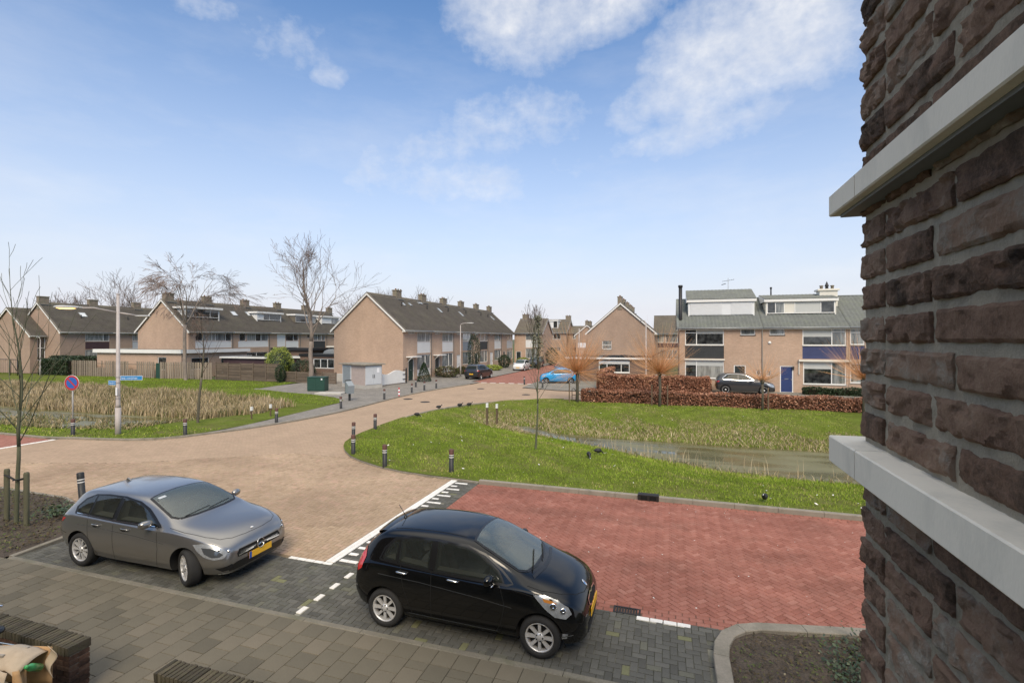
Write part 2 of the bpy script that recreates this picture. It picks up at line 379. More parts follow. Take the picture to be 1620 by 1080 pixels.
PATH_IN = [(-20.3, 16.15), (-19.95, 18), (-20.0, 19.5), (-20.15, 21.1), (-20.45, 23.8), (-20.75, 26), (-20.95, 27.8), (-21.6, 29.0), (-23.5, 30.4), (-26, 31.3), (-29, 31.9), (-33.5, 33.2)]
ISL = [(-5.45, 13.72), (-6.1, 13.78), (-7.2, 13.86), (-8.2, 14.02), (-9.3, 14.35), (-10.3, 14.8), (-11.1, 15.3), (-11.8, 15.95), (-12.35, 16.6), (-12.8, 17.3), (-13.1, 18.1), (-13.35, 19.3), (-13.6, 21), (-13.8, 23), (-13.85, 24.6), (-13.65, 26.6), (-13.2, 28.4), (-12.5, 30), (-11.5, 31.6), (-10.3, 32.9), (-8.8, 34.0), (-7.2, 34.6)]
def cdt_mesh(poly, step, zf, name, mat, jitter=.2, parent=None):
    poly = [tuple(p) for p in poly]; pts = []; n = len(poly)
    for i in range(n):
        a = np.array(poly[i]); b = np.array(poly[(i + 1) % n]); k = max(1, int(np.linalg.norm(b - a) / step))
        for j in range(k): pts.append(tuple(a + (b - a) * j / k))
    nb = len(pts); edges = [(i, (i + 1) % nb) for i in range(nb)]
    P = np.array(poly); x0, y0 = P.min(0); x1, y1 = P.max(0)
    gx, gy = np.meshgrid(np.arange(x0, x1, step), np.arange(y0, y1, step)); G = np.stack([gx.ravel(), gy.ravel()], 1)
    G = G + rng.uniform(-jitter, jitter, G.shape) * step; G = G[sdist(poly, G) < -step * .35]
    allp = [Vector(p) for p in pts] + [Vector(p) for p in G]
    r = delaunay_2d_cdt(allp, edges, [list(range(nb))], 1, 1e-6)
    V = np.array([tuple(v) for v in r[0]]); Z = zf(V) if callable(zf) else np.full(len(V), zf)
    F = np.array([f for f in r[2] if len(f) == 3])
    return npmesh(name, np.column_stack([V, Z]), F, mat, parent, smooth=True)
# far ground sheet, sunk under the two ditches
xs = [-3000, -600, -119, -118.5, -23.2, -22.8, -13.0, -12.6, 30.5, 31, 600, 3000]
ys = [-600, -60, 13.9, 14.2, 32.4, 32.8, 600, 3000]
gv = []; gf = []
for j, y in enumerate(ys):
    for i, x in enumerate(xs):
        low = (-118.5 <= x <= -23.2 or -12.6 <= x <= 30.5) and 14.2 <= y <= 32.4
        gv.append((x, y, -2.6 if low else -.08))
nx = len(xs)
for j in range(len(ys) - 1):
    for i in range(nx - 1): gf.append((j * nx + i, j * nx + i + 1, (j + 1) * nx + i + 1, (j + 1) * nx + i))
g0 = npmesh('ground', gv, gf, MT['ground_far']); tag(g0, 'flat ground under the neighbourhood', None, None, 'structure')
ISL_POLY = ISL + [(-7.15, 33.9), (-6.4, 33.9), (31, 33.9), (31, 13.72)]
isl = cdt_mesh(ISL_POLY, .45, lawn_z, 'grass_verge', MT['turf']); tag(isl, 'grass verge sloping down to the ditch between the roads', None, None, 'structure')
LL_POLY = [(-118.8, 14.1)] + [(-25.6, 14.1)] + EDGE_L[:6] + PATH_IN[0:] + [(-34.5, 39.4), (-118.8, 39.4)]
lawn = cdt_mesh(LL_POLY, .8, lawn_z, 'lawn', MT['turf']); tag(lawn, 'lawn and ditch bank in front of the left terraces', None, None, 'structure')
# water
def watermat():
    m = bpy.data.materials.new('ditch_water'); m.use_nodes = True; t = m.node_tree; L = t.links.new; b = t.nodes['Principled BSDF']
    b.inputs['Roughness'].default_value = .13; b.inputs['Specular IOR Level'].default_value = .5
    tc = _n(t, 'ShaderNodeTexCoord'); mp = _n(t, 'ShaderNodeMapping'); mp.inputs['Scale'].default_value = (.35, 1.3, 1); L(tc.outputs['Object'], mp.inputs[0])
    n = _n(t, 'ShaderNodeTexNoise'); n.inputs['Scale'].default_value = .9; n.inputs['Detail'].default_value = 6; L(mp.outputs[0], n.inputs[0])
    cr = _n(t, 'ShaderNodeValToRGB'); e = cr.color_ramp.elements; e[0].position = .4; e[0].color = (.085, .08, .028, 1); e[1].position = .65; e[1].color = (.16, .15, .07, 1)
    L(n.outputs[0], cr.inputs[0]); L(cr.outputs[0], b.inputs['Base Color'])
    n2 = _n(t, 'ShaderNodeTexNoise'); n2.inputs['Scale'].default_value = 9; L(tc.outputs['Object'], n2.inputs[0])
    bp = _n(t, 'ShaderNodeBump'); bp.inputs['Distance'].default_value = .003; L(n2.outputs[0], bp.inputs['Height']); L(bp.outputs[0], b.inputs['Normal'])
    r = _n(t, 'ShaderNodeMapRange'); r.inputs['To Min'].default_value = .06; r.inputs['To Max'].default_value = .4; r.inputs['From Min'].default_value = .35; r.inputs['From Max'].default_value = .65
    L(n.outputs[0], r.inputs[0]); L(r.outputs[0], b.inputs['Roughness']); MT['water'] = m
watermat()
for (x0, x1, y0, y1, wz_) in ((-118.4, -23.5, 16.9, 25.5, -.5), (-11.5, 30.4, 19.5, 30.0, -.9)):
    mb = MB(); mb.add([(x0, y0, wz_), (x1, y0, wz_), (x1, y1, wz_), (x0, y1, wz_)], [(0, 1, 2, 3)])
    tag(mb.build('water', MT['water']), 'still green ditch water with a dull skin', None, None, 'structure')
# ---------------------------------------------------------------- pavings
def sheet(name, poly, z, mat, label):
    vs = [Vector((x, y)) for x, y in poly]; n = len(vs)
    r = delaunay_2d_cdt(vs, [(i, (i + 1) % n) for i in range(n)], [list(range(n))], 1, 1e-6)
    V = [(v[0], v[1], z) for v in r[0]]; mb = MB(); mb.add(V, [tuple(f) for f in r[2]])
    o = mb.build(name, mat); return tag(o, label, None, None, 'structure')
def herring(x0, x1, y0, y1, w=.1, rot=0):
    """rectangles (4 corner arrays) of a herringbone bond covering the box"""
    cx, cy = (x0 + x1) / 2, (y0 + y1) / 2; R = math.hypot(x1 - x0, y1 - y0) / 2 + .5 if rot else 0
    if rot: ax0, ax1, ay0, ay1 = -R, R, -R, R
    else: ax0, ax1, ay0, ay1 = x0 - cx - .3, x1 - cx + .3, y0 - cy - .3, y1 - cy + .3
    i = np.arange(int(ax0 / w) - 1, int(ax1 / w) + 2); j = np.arange(int(ay0 / w) - 1, int(ay1 / w) + 2)
    I, J = np.meshgrid(i, j); I = I.ravel(); J = J.ravel(); k = (I - J) % 4
    h = k == 0; v = k == 3
    R_ = []
    for (sel, dx, dy) in ((h, 2, 1), (v, 1, 2)):
        a = np.stack([I[sel] * w, J[sel] * w], 1)
        R_.append(np.stack([a, a + [dx * w, 0], a + [dx * w, dy * w], a + [0, dy * w]], 1))
    Q = np.concatenate(R_)
    if rot:
        c, s_ = math.cos(rot), math.sin(rot); Q = np.stack([Q[..., 0] * c - Q[..., 1] * s_, Q[..., 0] * s_ + Q[..., 1] * c], -1)
    Q = Q + [cx, cy]; C = Q.mean(1)
    return Q[(C[:, 0] > x0 - .2) & (C[:, 0] < x1 + .2) & (C[:, 1] > y0 - .2) & (C[:, 1] < y1 + .2)]
def clip_poly(q, box):
    x0, x1, y0, y1 = box
    for (ax, lim, sg) in ((0, x0, 1), (0, x1, -1), (1, y0, 1), (1, y1, -1)):
        out = []
        for i in range(len(q)):
            a = q[i]; b = q[(i + 1) % len(q)]; da = (a[ax] - lim) * sg; db = (b[ax] - lim) * sg
            if da >= 0: out.append(a)
            if (da >= 0) != (db >= 0): t = da / (da - db); out.append(a + (b - a) * t)
        q = out
        if len(q) < 3: return None
    return np.array(q)
def cam_depth(C): return -C[:, 0] * math.sin(ANG) + C[:, 1] * math.cos(ANG)
def in_view(C, pad=1.5):
    Z = cam_depth(C); X = C[:, 0] * math.cos(ANG) + C[:, 1] * math.sin(ANG)
    return (Z > 1) & (np.abs(X) < Z * 1.04 + pad) & (Z * .70 + .5 * pad > CAMH)
def brick_top(q, z, gap=.003, bev=.006, dep=.012, tilt=0):
    c = q.mean(0); d = q - c; L = np.hypot(d[:, 0], d[:, 1])[:, None]
    o = c + d * (1 - gap * 1.4 / L); t = c + d * (1 - (gap + bev) * 1.4 / L)
    tz = z + (np.random.uniform(-1, 1) * tilt) + (t - c) @ np.random.uniform(-1, 1, 2) * tilt * 4
    n = len(q)
    V = np.vstack([np.column_stack([o, np.full(n, z - dep)]), np.column_stack([t, tz])])
    F = [list(range(n, 2 * n))] + [[i, (i + 1) % n, n + (i + 1) % n, n + i] for i in range(n)]
    return V, F
np.random.seed(3)
def pave(parent, quads, z, mat, nm='brick', limit=300, tilt=.0012, tintf=None, gap=.003, bev=.006, stuff_name=None):
    """near quads become separate brick objects, the rest one joined mesh; only what the photograph shows"""
    C = np.array([q.mean(0) for q in quads]); vis = in_view(C); quads = [q for q, v in zip(quads, vis) if v]; C = C[vis]
    order = np.argsort(cam_depth(C)) if len(C) else []
    tints = np.clip(np.random.normal(.5, .24, len(quads)), 0, 1)
    if tintf is not None: tints = tintf(C, tints)
    mats = mat if isinstance(mat, list) else [mat]
    near = list(order[:limit]); rest = list(order[limit:])
    shared = {}
    for i in near:
        q = quads[i]; c = C[i]; loc = q - c
        key = tuple(np.round(loc.ravel(), 3)) + (len(q), int(tints[i] * 6))
        if key not in shared:
            V, F = brick_top(loc, 0, gap, bev, tilt=tilt); me = bpy.data.meshes.new(nm); me.from_pydata([tuple(v) for v in V], [], F)
            a = me.attributes.new('tint', 'FLOAT', 'FACE'); a.data.foreach_set('value', [float(tints[i])] * len(F))
            for m_ in mats: me.materials.append(m_)
            shared[key] = me
        o = bpy.data.objects.new(nm, shared[key]); o.location = (c[0], c[1], z); link(o, parent)
    if rest:
        mb = MB()
        for i in rest:
            V, F = brick_top(quads[i], z, gap, bev, tilt=tilt); mb.add(V, F, 0, False, float(tints[i]))
        o = mb.build(stuff_name or nm + '_field', mats, parent); o['kind'] = 'stuff'
def rects(x0, x1, y0, y1, dx, dy, stagger='x', off=.5):
    out = []; ny = int(round((y1 - y0) / dy)); nx_ = int(round((x1 - x0) / dx))
    if stagger == 'x':
        for j in range(ny):
            o = dx * off * (j % 2)
            for i in range(-1, nx_ + 1):
                a = max(x0, x0 + i * dx + o); b = min(x1, x0 + (i + 1) * dx + o)
                if b - a > .02: out.append(np.array([(a, y0 + j * dy), (b, y0 + j * dy), (b, y0 + (j + 1) * dy), (a, y0 + (j + 1) * dy)]))
    else:
        for i in range(nx_):
            o = dy * off * (i % 2)
            for j in range(-1, ny + 1):
                a = max(y0, y0 + j * dy + o); b = min(y1, y0 + (j + 1) * dy + o)
                if b - a > .02: out.append(np.array([(x0 + i * dx, a), (x0 + (i + 1) * dx, a), (x0 + (i + 1) * dx, b), (x0 + i * dx, b)]))
    return out
JZ = -.010
# red road
redp = sheet('red_road', [(-5.42, 7.9), (14, 7.9), (14, 13.62), (-5.42, 13.62)], JZ, MT['joint_red'], 'red herringbone brick road')
box = (-5.42, 12.0, 8.2, 13.42)
Q = [clip_poly(q, box) for q in herring(-5.42, 12, 8.2, 13.42, .1, PI / 4)]
Q = [q for q in Q if q is not None and abs(np.cross(q[1] - q[0], q[2] - q[0])) > 1e-4]
PL_POLY = [(.55, 6.0), (.55, 7.3), (.66, 7.65), (.92, 7.97), (1.3, 8.13), (1.8, 8.2), (2.72, 8.43), (9, 9.6), (9, 6.0)]
Q += rects(-5.42, 1.3, 7.9, 8.2, .2, .1) + rects(-5.42, 12, 13.42, 13.62, .2, .1)
Q = [q for q in Q if sdist(PL_POLY, q.mean(0)[None])[0] > .02 and not (-.87 < q.mean(0)[0] < -.42 and 7.88 < q.mean(0)[1] < 8.12)]
pave(redp, Q, 0, MT['red_brick'], stuff_name='brick_field')
# parking bay, grey
bay = sheet('parking_bay', [(-12.3, 6.22), (.56, 6.22), (1.35, 7.9), (-12.3, 7.9)], JZ, MT['joint_grey'], 'dark grey brick parking bay')
dash_x = -5.57
def isdash(c): return abs(c[0] - dash_x) < .06 and any(abs(c[1] - y) < .11 for y in (6.45, 6.85, 7.25, 7.65))
def gtint(C, t):
    t = t * .9; m = np.random.rand(len(C)) > .985; t[m] = 1.0; return t
Q = []
for q in herring(-12.3, 1.3, 6.22, 7.9, .1, 0):
    q = clip_poly(q, (-12.3, 1.4, 6.22, 7.9))
    if q is None: continue
    c = q.mean(0)
    if sdist(PL_POLY, c[None])[0] < .03 or isdash(c): continue
    if -7.0 < c[0] < -5.95 and c[1] > 7.9: continue
    if -.52 < c[0] < .3 and c[1] > 7.8: continue
    Q.append(q)
pave(bay, Q, 0, MT['grey_brick'], tintf=gtint, gap=.003, bev=.004, stuff_name='brick_field')
for o_ in (rects(-.5, .3, 7.8, 7.9, .2, .1),):
    pass
# grey strip with the teeth
strip = sheet('threshold_strip', [(-6.15, 7.9), (-5.42, 7.9), (-5.42, 13.72), (-6.15, 13.72)], JZ, MT['joint_grey'], 'dark grey brick threshold strip before the red road')
teeth = []; blocked = []
k = 0; y = 8.08
while y < 13.6:
    n = 2 if k % 2 == 0 else 1
    for a in range(n): teeth.append(np.array([(-6.13 + .2 * a, y), (-6.13 + .2 * (a + 1), y), (-6.13 + .2 * (a + 1), y + .1), (-6.13 + .2 * a, y + .1)]))
    blocked.append((-6.15, -6.13 + .2 * n, y, y + .1)); y += .3; k += 1
Q = rects(-6.13, -5.43, 7.98, 13.68, .2, .1)
Q = [q for q in Q if not any(b[0] - .12 < q.mean(0)[0] < b[1] + .02 and b[2] < q.mean(0)[1] < b[3] for b in blocked)]
pave(strip, Q, 0, MT['grey_brick'], limit=150, tintf=gtint, stuff_name='brick_field')
WHT = [MT['white_brick']]
# white markings built of white bricks
def whites(name, label, quads, z=.0015):
    t = thing(name, label, 'road marking')
    me = {}
    for q in quads:
        c = q.mean(0); V, F = brick_top(q - c, 0, .003, .005, tilt=.001)
        m_ = bpy.data.meshes.new('brick'); m_.from_pydata([tuple(v) for v in V], [], F); m_.materials.append(MT['white_brick'])
        a = m_.attributes.new('tint', 'FLOAT', 'FACE'); a.data.foreach_set('value', [random.random()] * len(F))
        o = bpy.data.objects.new('brick', m_); o.location = (c[0], c[1], z); link(o, t)
    return t
whites('boundary_line', 'double white brick line between tan junction and dark strip', rects(-6.36, -6.16, 8.0, 13.8, .1, .2, 'y'))
whites('stop_row', 'short white brick row at the corner of the tan paving', rects(-7.16, -6.16, 7.88, 7.98, .2, .1))
whites('tooth_markings', 'row of white brick teeth along the dark threshold strip', teeth)
whites('bay_edge_row', 'four white bricks beside the road drain', rects(-.5, .3, 7.8, 7.9, .2, .1, off=0))
for i, (y, w_) in enumerate(((6.35, 'nearest the footpath kerb'), (6.75, 'second from the footpath kerb'), (7.15, 'third from the footpath kerb'), (7.55, 'farthest from the footpath kerb'))):
    q = np.array([(dash_x - .05, y), (dash_x + .05, y), (dash_x + .05, y + .2), (dash_x - .05, y + .2)])
    c = q.mean(0); V, F = brick_top(q - c, 0, .003, .005); mb = MB(); mb.add(V, F)
    o = mb.build('bay_dash', MT['white_brick']); o.location = (c[0], c[1], .0015); tag(o, 'white brick dash between the parking spaces, ' + w_, 'road marking', 'white dashes dividing the parking bay')
# tan junction
YP = [(-25, 9.15), (-15.5, 9.0), (-14.2, 8.6), (-12.6, 7.9), (-6.36, 7.9), (-6.36, 13.8)] + ISL[2:] + [(-7.2, 34.7), (14, 34.7), (14, 39.6), (-9, 40.2), (-12.4, 41.6), (-12.6, 45.5)] + EDGE_L[::-1]
YP_near_y = 17.5
tan = sheet('tan_junction', YP, JZ, MT['far_yellow'], 'tan brick road junction')
# near part: joint bed plus real bricks
nearP = [(-25, 9.15), (-15.5, 9.0), (-14.2, 8.6), (-12.6, 7.9), (-6.36, 7.9), (-6.36, 13.75), (-7.2, 13.82), (-8.2, 13.98), (-9.3, 14.3), (-10.3, 14.75), (-11.0, 15.2), (-13.5, 15.2), (-18, 12.2), (-25, 10.0)]
bed = sheet('tan_joint_bed', nearP, JZ + .004, MT['joint_yellow'], 'sanded joints under the tan bricks')
Q = []
H_ = herring(-25, -6.36, 7.9, 17, .1, 0); C = H_.mean(1)
D = sdist(nearP, C); vis = in_view(C)
for q, d, v in zip(H_, D, vis):
    if not v or d > .12: continue
    q = clip_poly(q, (-25, -6.37, 7.99, 17))
    if q is not None and (q.mean(0)[0] < -7.2 or q.mean(0)[1] > 8.0) and sdist(nearP, q.mean(0)[None])[0] < -.01: Q.append(q)
pave(bed, Q, 0, MT['yellow_brick'], stuff_name='brick_field')
# the left arm: red again, white line at its mouth
redl = sheet('side_road', [(-118, 9.15), (-25.1, 9.15), (-25.1, 14.1), (-118, 14.1)], -.004, MT['far_red'], 'red brick side road leaving to the left')
whites('side_road_line', 'white brick line across the mouth of the left side road', [np.array([(-25.2, a), (-25.0, a), (-25.0, a + .2), (-25.2, a + .2)]) for a in np.arange(9.3, 14.0, .21)], .002)
street = sheet('red_street', [(-18.9, 45.3), (-12.6, 45.3), (-12.6, 130), (-18.9, 130)], -.002, MT['far_red'], 'red brick residential street going away')
whites('street_mouth_line', 'broken white brick line across the far red street', [np.array([(a, 45.35), (a + .6, 45.35), (a + .6, 45.65), (a, 45.65)]) for a in np.arange(-17.8, -12.8, .95)], .004)
# footpaths
foot = sheet('footpath', [(-40, 3.0), (12, 3.0), (12, 6.12), (-40, 6.12)], .038, MT['joint_tile'], 'grey tiled footpath below the window')
Q = rects(-21.0, .9, 5.82, 6.12, .3, .3, 'y', 0) + rects(-21.0, .9, 3.12, 5.82, .3, .3, 'y', .5)
pave(foot, Q, .05, MT['path_tile'], 'tile', tilt=.0022, gap=.003, bev=.004, stuff_name='tile_field')
PLZ = EDGE_L[5:] + [(-18.9, 45.6), (-18.9, 130), (-25.6, 130), (-25.6, 43.4), (-34, 43.4), (-34, 33.2)] + PATH_IN[::-1][1:]
plaza = sheet('upper_footpath', PLZ, .05, MT['far_tiles'], 'grey paved footpath widening in front of the far terrace')
rp = sheet('right_footpath', [(-12.6, 45.6), (-12.4, 41.6), (-9, 40.2), (14, 39.6), (31, 39.6), (31, 44.4), (-.5, 44.4), (-.5, 64), (-10.4, 64), (-10.4, 130), (-12.6, 130)], .04, MT['far_grey'], 'worn paving and drives before the right hand houses')
gp = sheet('hedge_path', [(-6.0, 33.95), (31, 33.95), (31, 34.68), (-6.0, 34.68)], .03, MT['far_tiles'], 'narrow path behind the front beech hedge')
# kerbs, one stone at a time
def kerb(name, label, pts, w, z0, z1, mat, seg=1.0, side=1, gap=.004, solid=True, limit=300):
    t = bpy.data.objects.new(name, None); COL.objects.link(t); t['kind'] = 'structure'; t['label'] = label
    P = [Vector((p[0], p[1])) for p in pts]; L = [0]
    for a, b in zip(P, P[1:]): L.append(L[-1] + (b - a).length)
    def at(s_):
        s_ = max(0, min(L[-1], s_))
        for i in range(len(P) - 1):
            if s_ <= L[i + 1] + 1e-9:
                d = (P[i + 1] - P[i]); return P[i] + d * ((s_ - L[i]) / max(1e-9, L[i + 1] - L[i]))
        return P[-1]
    def nrm(s_):
        d = (at(s_ + .15) - at(s_ - .15)).normalized(); return Vector((-d.y, d.x)) * side
    n = max(1, int(round(L[-1] / seg)))
    for i in range(n):
        s0 = L[-1] * i / n + gap; s1 = L[-1] * (i + 1) / n - gap; mb = MB(); k = 3 if len(pts) > 2 else 1; vs = []
        for j in range(k + 1):
            s_ = s0 + (s1 - s0) * j / k; p = at(s_); nn = nrm(s_)
            for (o, z) in ((0, z0), (0, z1 - .012), (.012, z1), (w - .01, z1), (w, z1 - .01), (w, z0)):
                q = p + nn * o; vs.append((q.x, q.y, z))
        fs = []
        for j in range(k):
            for a in range(5): fs.append((j * 6 + a, j * 6 + a + 1, (j + 1) * 6 + a + 1, (j + 1) * 6 + a))
        fs.append(tuple(range(6))[::-1]); fs.append(tuple(k * 6 + a for a in range(6)))
        mb.add(vs, fs, 0, False, random.random()); mb.build('kerb_stone', mat, t, fix=True)
    return t
kerb('footpath_kerb', 'concrete kerb between footpath and parking bay', [(-12.25, 6.22), (.7, 6.22)], .1, -.05, .055, MT['kerb_dark'], 1.0, side=-1)
kerb('road_kerb', 'raised concrete kerb along the far edge of the red road', [(11.5, 13.62), (-5.4, 13.62)], .14, -.05, .115, MT['kerb_concrete'], 1.0, side=-1)
kerb('island_kerb', 'pale kerb curving round the grass island', [(p[0], p[1]) for p in ISL[::-1]][:-1] + [(-5.42, 13.64)], .12, -.05, .05, MT['kerb_concrete'], .8, side=1)
kerb('left_kerb', 'low kerb round the left lawn corner and footpath', [(-60, 14.1), (-25.8, 14.1)] + EDGE_L[:-1], .12, -.05, .075, MT['kerb_concrete'], 1.0, side=1)
kerb('bed_kerb', 'flat kerb beside the left planting bed', [(-12.28, 6.22), (-12.42, 7.3), (-13.0, 8.15), (-15.4, 9.0), (-24, 9.15)], .1, -.05, .05, MT['kerb_concrete'], 1.0, side=1)
plk = [(.55, 5.2), (.55, 7.2), (.6, 7.5), (.72, 7.76), (.93, 7.97), (1.2, 8.1), (1.6, 8.19), (2.72, 8.43), (7.5, 9.35)]
kerb('planter_kerb', 'rounded concrete kerb of the planting bed by the wall', plk, .2, -.06, .09, MT['kerb_concrete'], .95, side=-1)
cdt_mesh([(.72, 5.2), (.72, 7.2), (.78, 7.45), (.9, 7.66), (1.05, 7.82), (1.3, 7.93), (1.7, 8.02), (2.75, 8.25), (7.5, 9.2), (7.5, 5.2)], .12, lambda V: .035 + .02 * np.sin(V[:, 0] * 9) * np.sin(V[:, 1] * 11) + rng.uniform(-.01, .01, len(V)), 'planting_bed', MT['soil'])['kind'] = 'structure'
cdt_mesh([(-12.4, 6.24), (-12.5, 7.35), (-13.1, 8.2), (-15.4, 8.95), (-26, 9.1), (-26, 6.14), (-12.4, 6.14)], .25, lambda V: .04 + .02 * np.sin(V[:, 0] * 5) * np.sin(V[:, 1] * 6), 'tree_bed', MT['soil'])['kind'] = 'structure'
# drain grates and covers
pm('iron', (.035, .032, .03), .6, metal=.6, var=.2); pm('black_hole', (.004, .004, .004), 1)
def grate(name, label, x0, x1, y0, y1, z, n, frame=.03):
    t = thing(name, label, 'drain', ((x0 + x1) / 2, (y0 + y1) / 2, z)); a = (x1 - x0) / 2; b = (y1 - y0) / 2
    mb = MB(); mb.box(-a, a, -b, -b + frame, -.04, 0); mb.box(-a, a, b - frame, b, -.04, 0); mb.box(-a, -a + frame, -b + frame, b - frame, -.04, 0); mb.box(a - frame, a, -b + frame, b - frame, -.04, 0)
    mb.build('frame', MT['iron'], t)
    for i in range(n):
        x = -a + frame + (2 * a - 2 * frame) * (i + .75) / (n + .5); m = MB(); m.box(x - .012, x + .012, -b + frame, b - frame, -.03, -.002); m.build('bar', MT['iron'], t)
    m = MB(); m.box(-a + .01, a - .01, -b + .01, b - .01, -.06, -.035); m.build('pit', MT['black_hole'], t)
grate('drain_grate', 'barred iron street drain at the edge of the red road', -.86, -.44, 7.9, 8.1, .004, 8)
t = thing('kerb_inlet', 'iron kerb drain inlet with openings in the far kerb', 'drain', (-.55, 13.6, 0))
mb = MB(); mb.box(-.27, .27, -.02, .2, .122, .145); mb.box(-.27, -.2, -.03, .1, 0, .122); mb.box(.2, .27, -.03, .1, 0, .122); mb.box(-.03, .03, -.03, .1, 0, .122); mb.build('casting', MT['iron'], t)
mb = MB(); mb.box(-.2, -.03, -.025, .02, .01, .12); mb.box(.03, .2, -.025, .02, .01, .12); mb.build('opening', MT['black_hole'], t)
for (x, y, w_) in ((-15.95, 30.3, 'beside the island tip'), (-17.9, 31.4, 'near the left kerb'), (-15.6, 39.8, 'nearest the street mouth'), (-10.6, 36.6, 'right of the junction')):
    m = MB(); m.lathe([(0, .006), (.25, .006), (.3, .006), (.33, 0), (.33, -.02)], 20); o = m.build('manhole_cover', MT['iron']); o.location = (x, y, .0)
    tag(o, 'round dark manhole cover in the tan junction ' + w_, 'manhole', 'manhole covers in the junction')
# ---------------------------------------------------------------- grass, reeds, litter of leaves
def blades(name, P, h, w, lean, mat, tint, parent=None, label=None, z=None, tri=True):
    """one bent blade (two or one triangles) at every point"""
    n = len(P); a = rng.uniform(0, 2 * PI, n); d = np.stack([np.cos(a), np.sin(a), np.zeros(n)], 1)
    b = rng.uniform(0, 2 * PI, n); ln = np.stack([np.cos(b), np.sin(b), np.zeros(n)], 1) * (lean * rng.uniform(.2, 1, n) * h)[:, None]
    base = np.column_stack([P, z if z is not None else lawn_z(P)]) - [0, 0, .01]
    up = np.zeros((n, 3)); up[:, 2] = h
    w = w if isinstance(w, np.ndarray) else np.full(n, w)
    if tri:
        V = np.stack([base - d * w[:, None] / 2, base + d * w[:, None] / 2, base + up + ln], 1).reshape(-1, 3)
        F = np.arange(n * 3).reshape(n, 3); T = tint
    else:
        mid = base + up * .6 + ln * .4
        V = np.stack([base - d * w[:, None] / 2, base + d * w[:, None] / 2, mid + d * w[:, None] * .4, mid - d * w[:, None] * .4, base + up * .97 + ln * 1.1], 1).reshape(-1, 3)
        i = np.arange(n)[:, None] * 5; F = np.concatenate([i + [0, 1, 2], i + [0, 2, 3], i + [3, 2, 4]]); T = np.tile(tint, 3)
    o = npmesh(name, V, F, mat, parent, tint=T); tag(o, label, 'plants' if label else None, None, 'stuff'); return o
def scatter(n, x0, x1, y0, y1, fn=None):
    P = np.stack([rng.uniform(x0, x1, n), rng.uniform(y0, y1, n)], 1); P = P[in_view(P, 1.0)]
    return P if fn is None else P[fn(P)]
def fnoise(P, s_, seed=0):
    return (np.sin(P[:, 0] * s_ + seed + 2.1 * np.sin(P[:, 1] * s_ * .7 + seed)) + np.sin(P[:, 1] * s_ * 1.3 + 1.7 * seed + 1.6 * np.sin(P[:, 0] * s_ * .6)) + np.sin((P[:, 0] + P[:, 1]) * s_ * 2.3 + seed)) / 6 + .5
P = scatter(150000, -13.8, 9, 13.8, 34, lambda P: (sdist(ISL_POLY, P) < -.12) & (sdist(WATER_R, P) > .15))
far = P[:, 1] > 25.5; keep = ~far | (rng.random(len(P)) > .2); P = P[keep]
dw = sdist(WATER_R, P); f = fnoise(P, 1.1, 2)
lip = np.clip(1 - np.abs(P[:, 1] - 19.8 + .2 * P[:, 0]) / 2.0, 0, 1)
tn = np.clip(.40 + .35 * (f - .5) + rng.normal(0, .16, len(P)) + .16 * (P[:, 1] > 25.5) + .10 * lip, 0, 1)
bare = (fnoise(P, 2.9, 8) + rng.normal(0, .06, len(P))) > .80; keep = ~(bare & (rng.random(len(P)) < .75)); P = P[keep]; tn = tn[keep]; dw = dw[keep]
dry = fnoise(P, 2.3, 5) > .70; tn[dry] = np.clip(tn[dry] + .22, 0, 1); edge = sdist(ISL_POLY, P) > -.38; tn[edge] = np.clip(tn[edge] + rng.uniform(0, .5, edge.sum()), 0, 1); keep = ~(edge & (rng.random(len(P)) < .45)); P = P[keep]; tn = tn[keep]; dw = dw[keep]
blades('grass', P, rng.uniform(.03, .09, len(P)) * (1 + .6 * (dw < 2)), rng.uniform(.016, .034, len(P)), .8, MT['blade'], tn, label='short winter grass on the verge beside the red road')
P = scatter(42000, -12.5, 10, 25.2, 33.5, lambda P: (sdist(ISL_POLY, P) < -.4) & (sdist(WATER_R, P) > .0) & ((sdist(WATER_R, P) < 1.2 + 2.6 * fnoise(P, .9, 3)) & (rng.random(len(P)) < .75)))
dw = sdist(WATER_R, P)
blades('dry_bank_grass', P, rng.uniform(.07, .24, len(P)) * np.clip(1.2 - dw * .25, .3, 1), .026, 1.5, MT['dry_blade'], np.clip(rng.normal(.60, .22, len(P)) - .07 * dw, 0, 1), label='dry straw coloured grass on the far ditch bank', tri=False)
P = scatter(9000, -13, 9.5, 19, 25.5, lambda P: (sdist(WATER_R, P) < 1.0) & (sdist(WATER_R, P) > -.05) & (rng.random(len(P)) < .6))
blades('bank_weeds', P, rng.uniform(.08, .34, len(P)), .03, 1.0, MT['dry_blade'], np.clip(rng.normal(.3, .24, len(P)), 0, 1), label='tangled weeds along the near water edge', tri=False)
P = scatter(500, -5, 8, 20.8, 23.8, lambda P: (sdist(WATER_R, P) < .5) & (sdist(WATER_R, P) > -.9) & (fnoise(P, 1.7, 1) > .5))
blades('reed_stems', P, rng.uniform(.4, 1.0, len(P)), .018, .25, MT['dry_blade'], rng.uniform(.7, 1, len(P)), label='sparse pale reed stems standing in the water edge', tri=False)
P = scatter(60000, -62, -19.9, 14.3, 39.2, lambda P: (sdist(LL_POLY, P) < -.1) & ((P[:, 1] < 17.9) | (P[:, 1] > 26.5)))
blades('lawn_grass', P, rng.uniform(.04, .1, len(P)), rng.uniform(.03, .07, len(P)), .8, MT['blade'], np.clip(.34 + .3 * (fnoise(P, .7) - .5) + rng.normal(0, .13, len(P)) + .3 * (P[:, 1] < 17.9) * (rng.random(len(P)) < .4), 0, 1), label='green lawn grass on the left field')
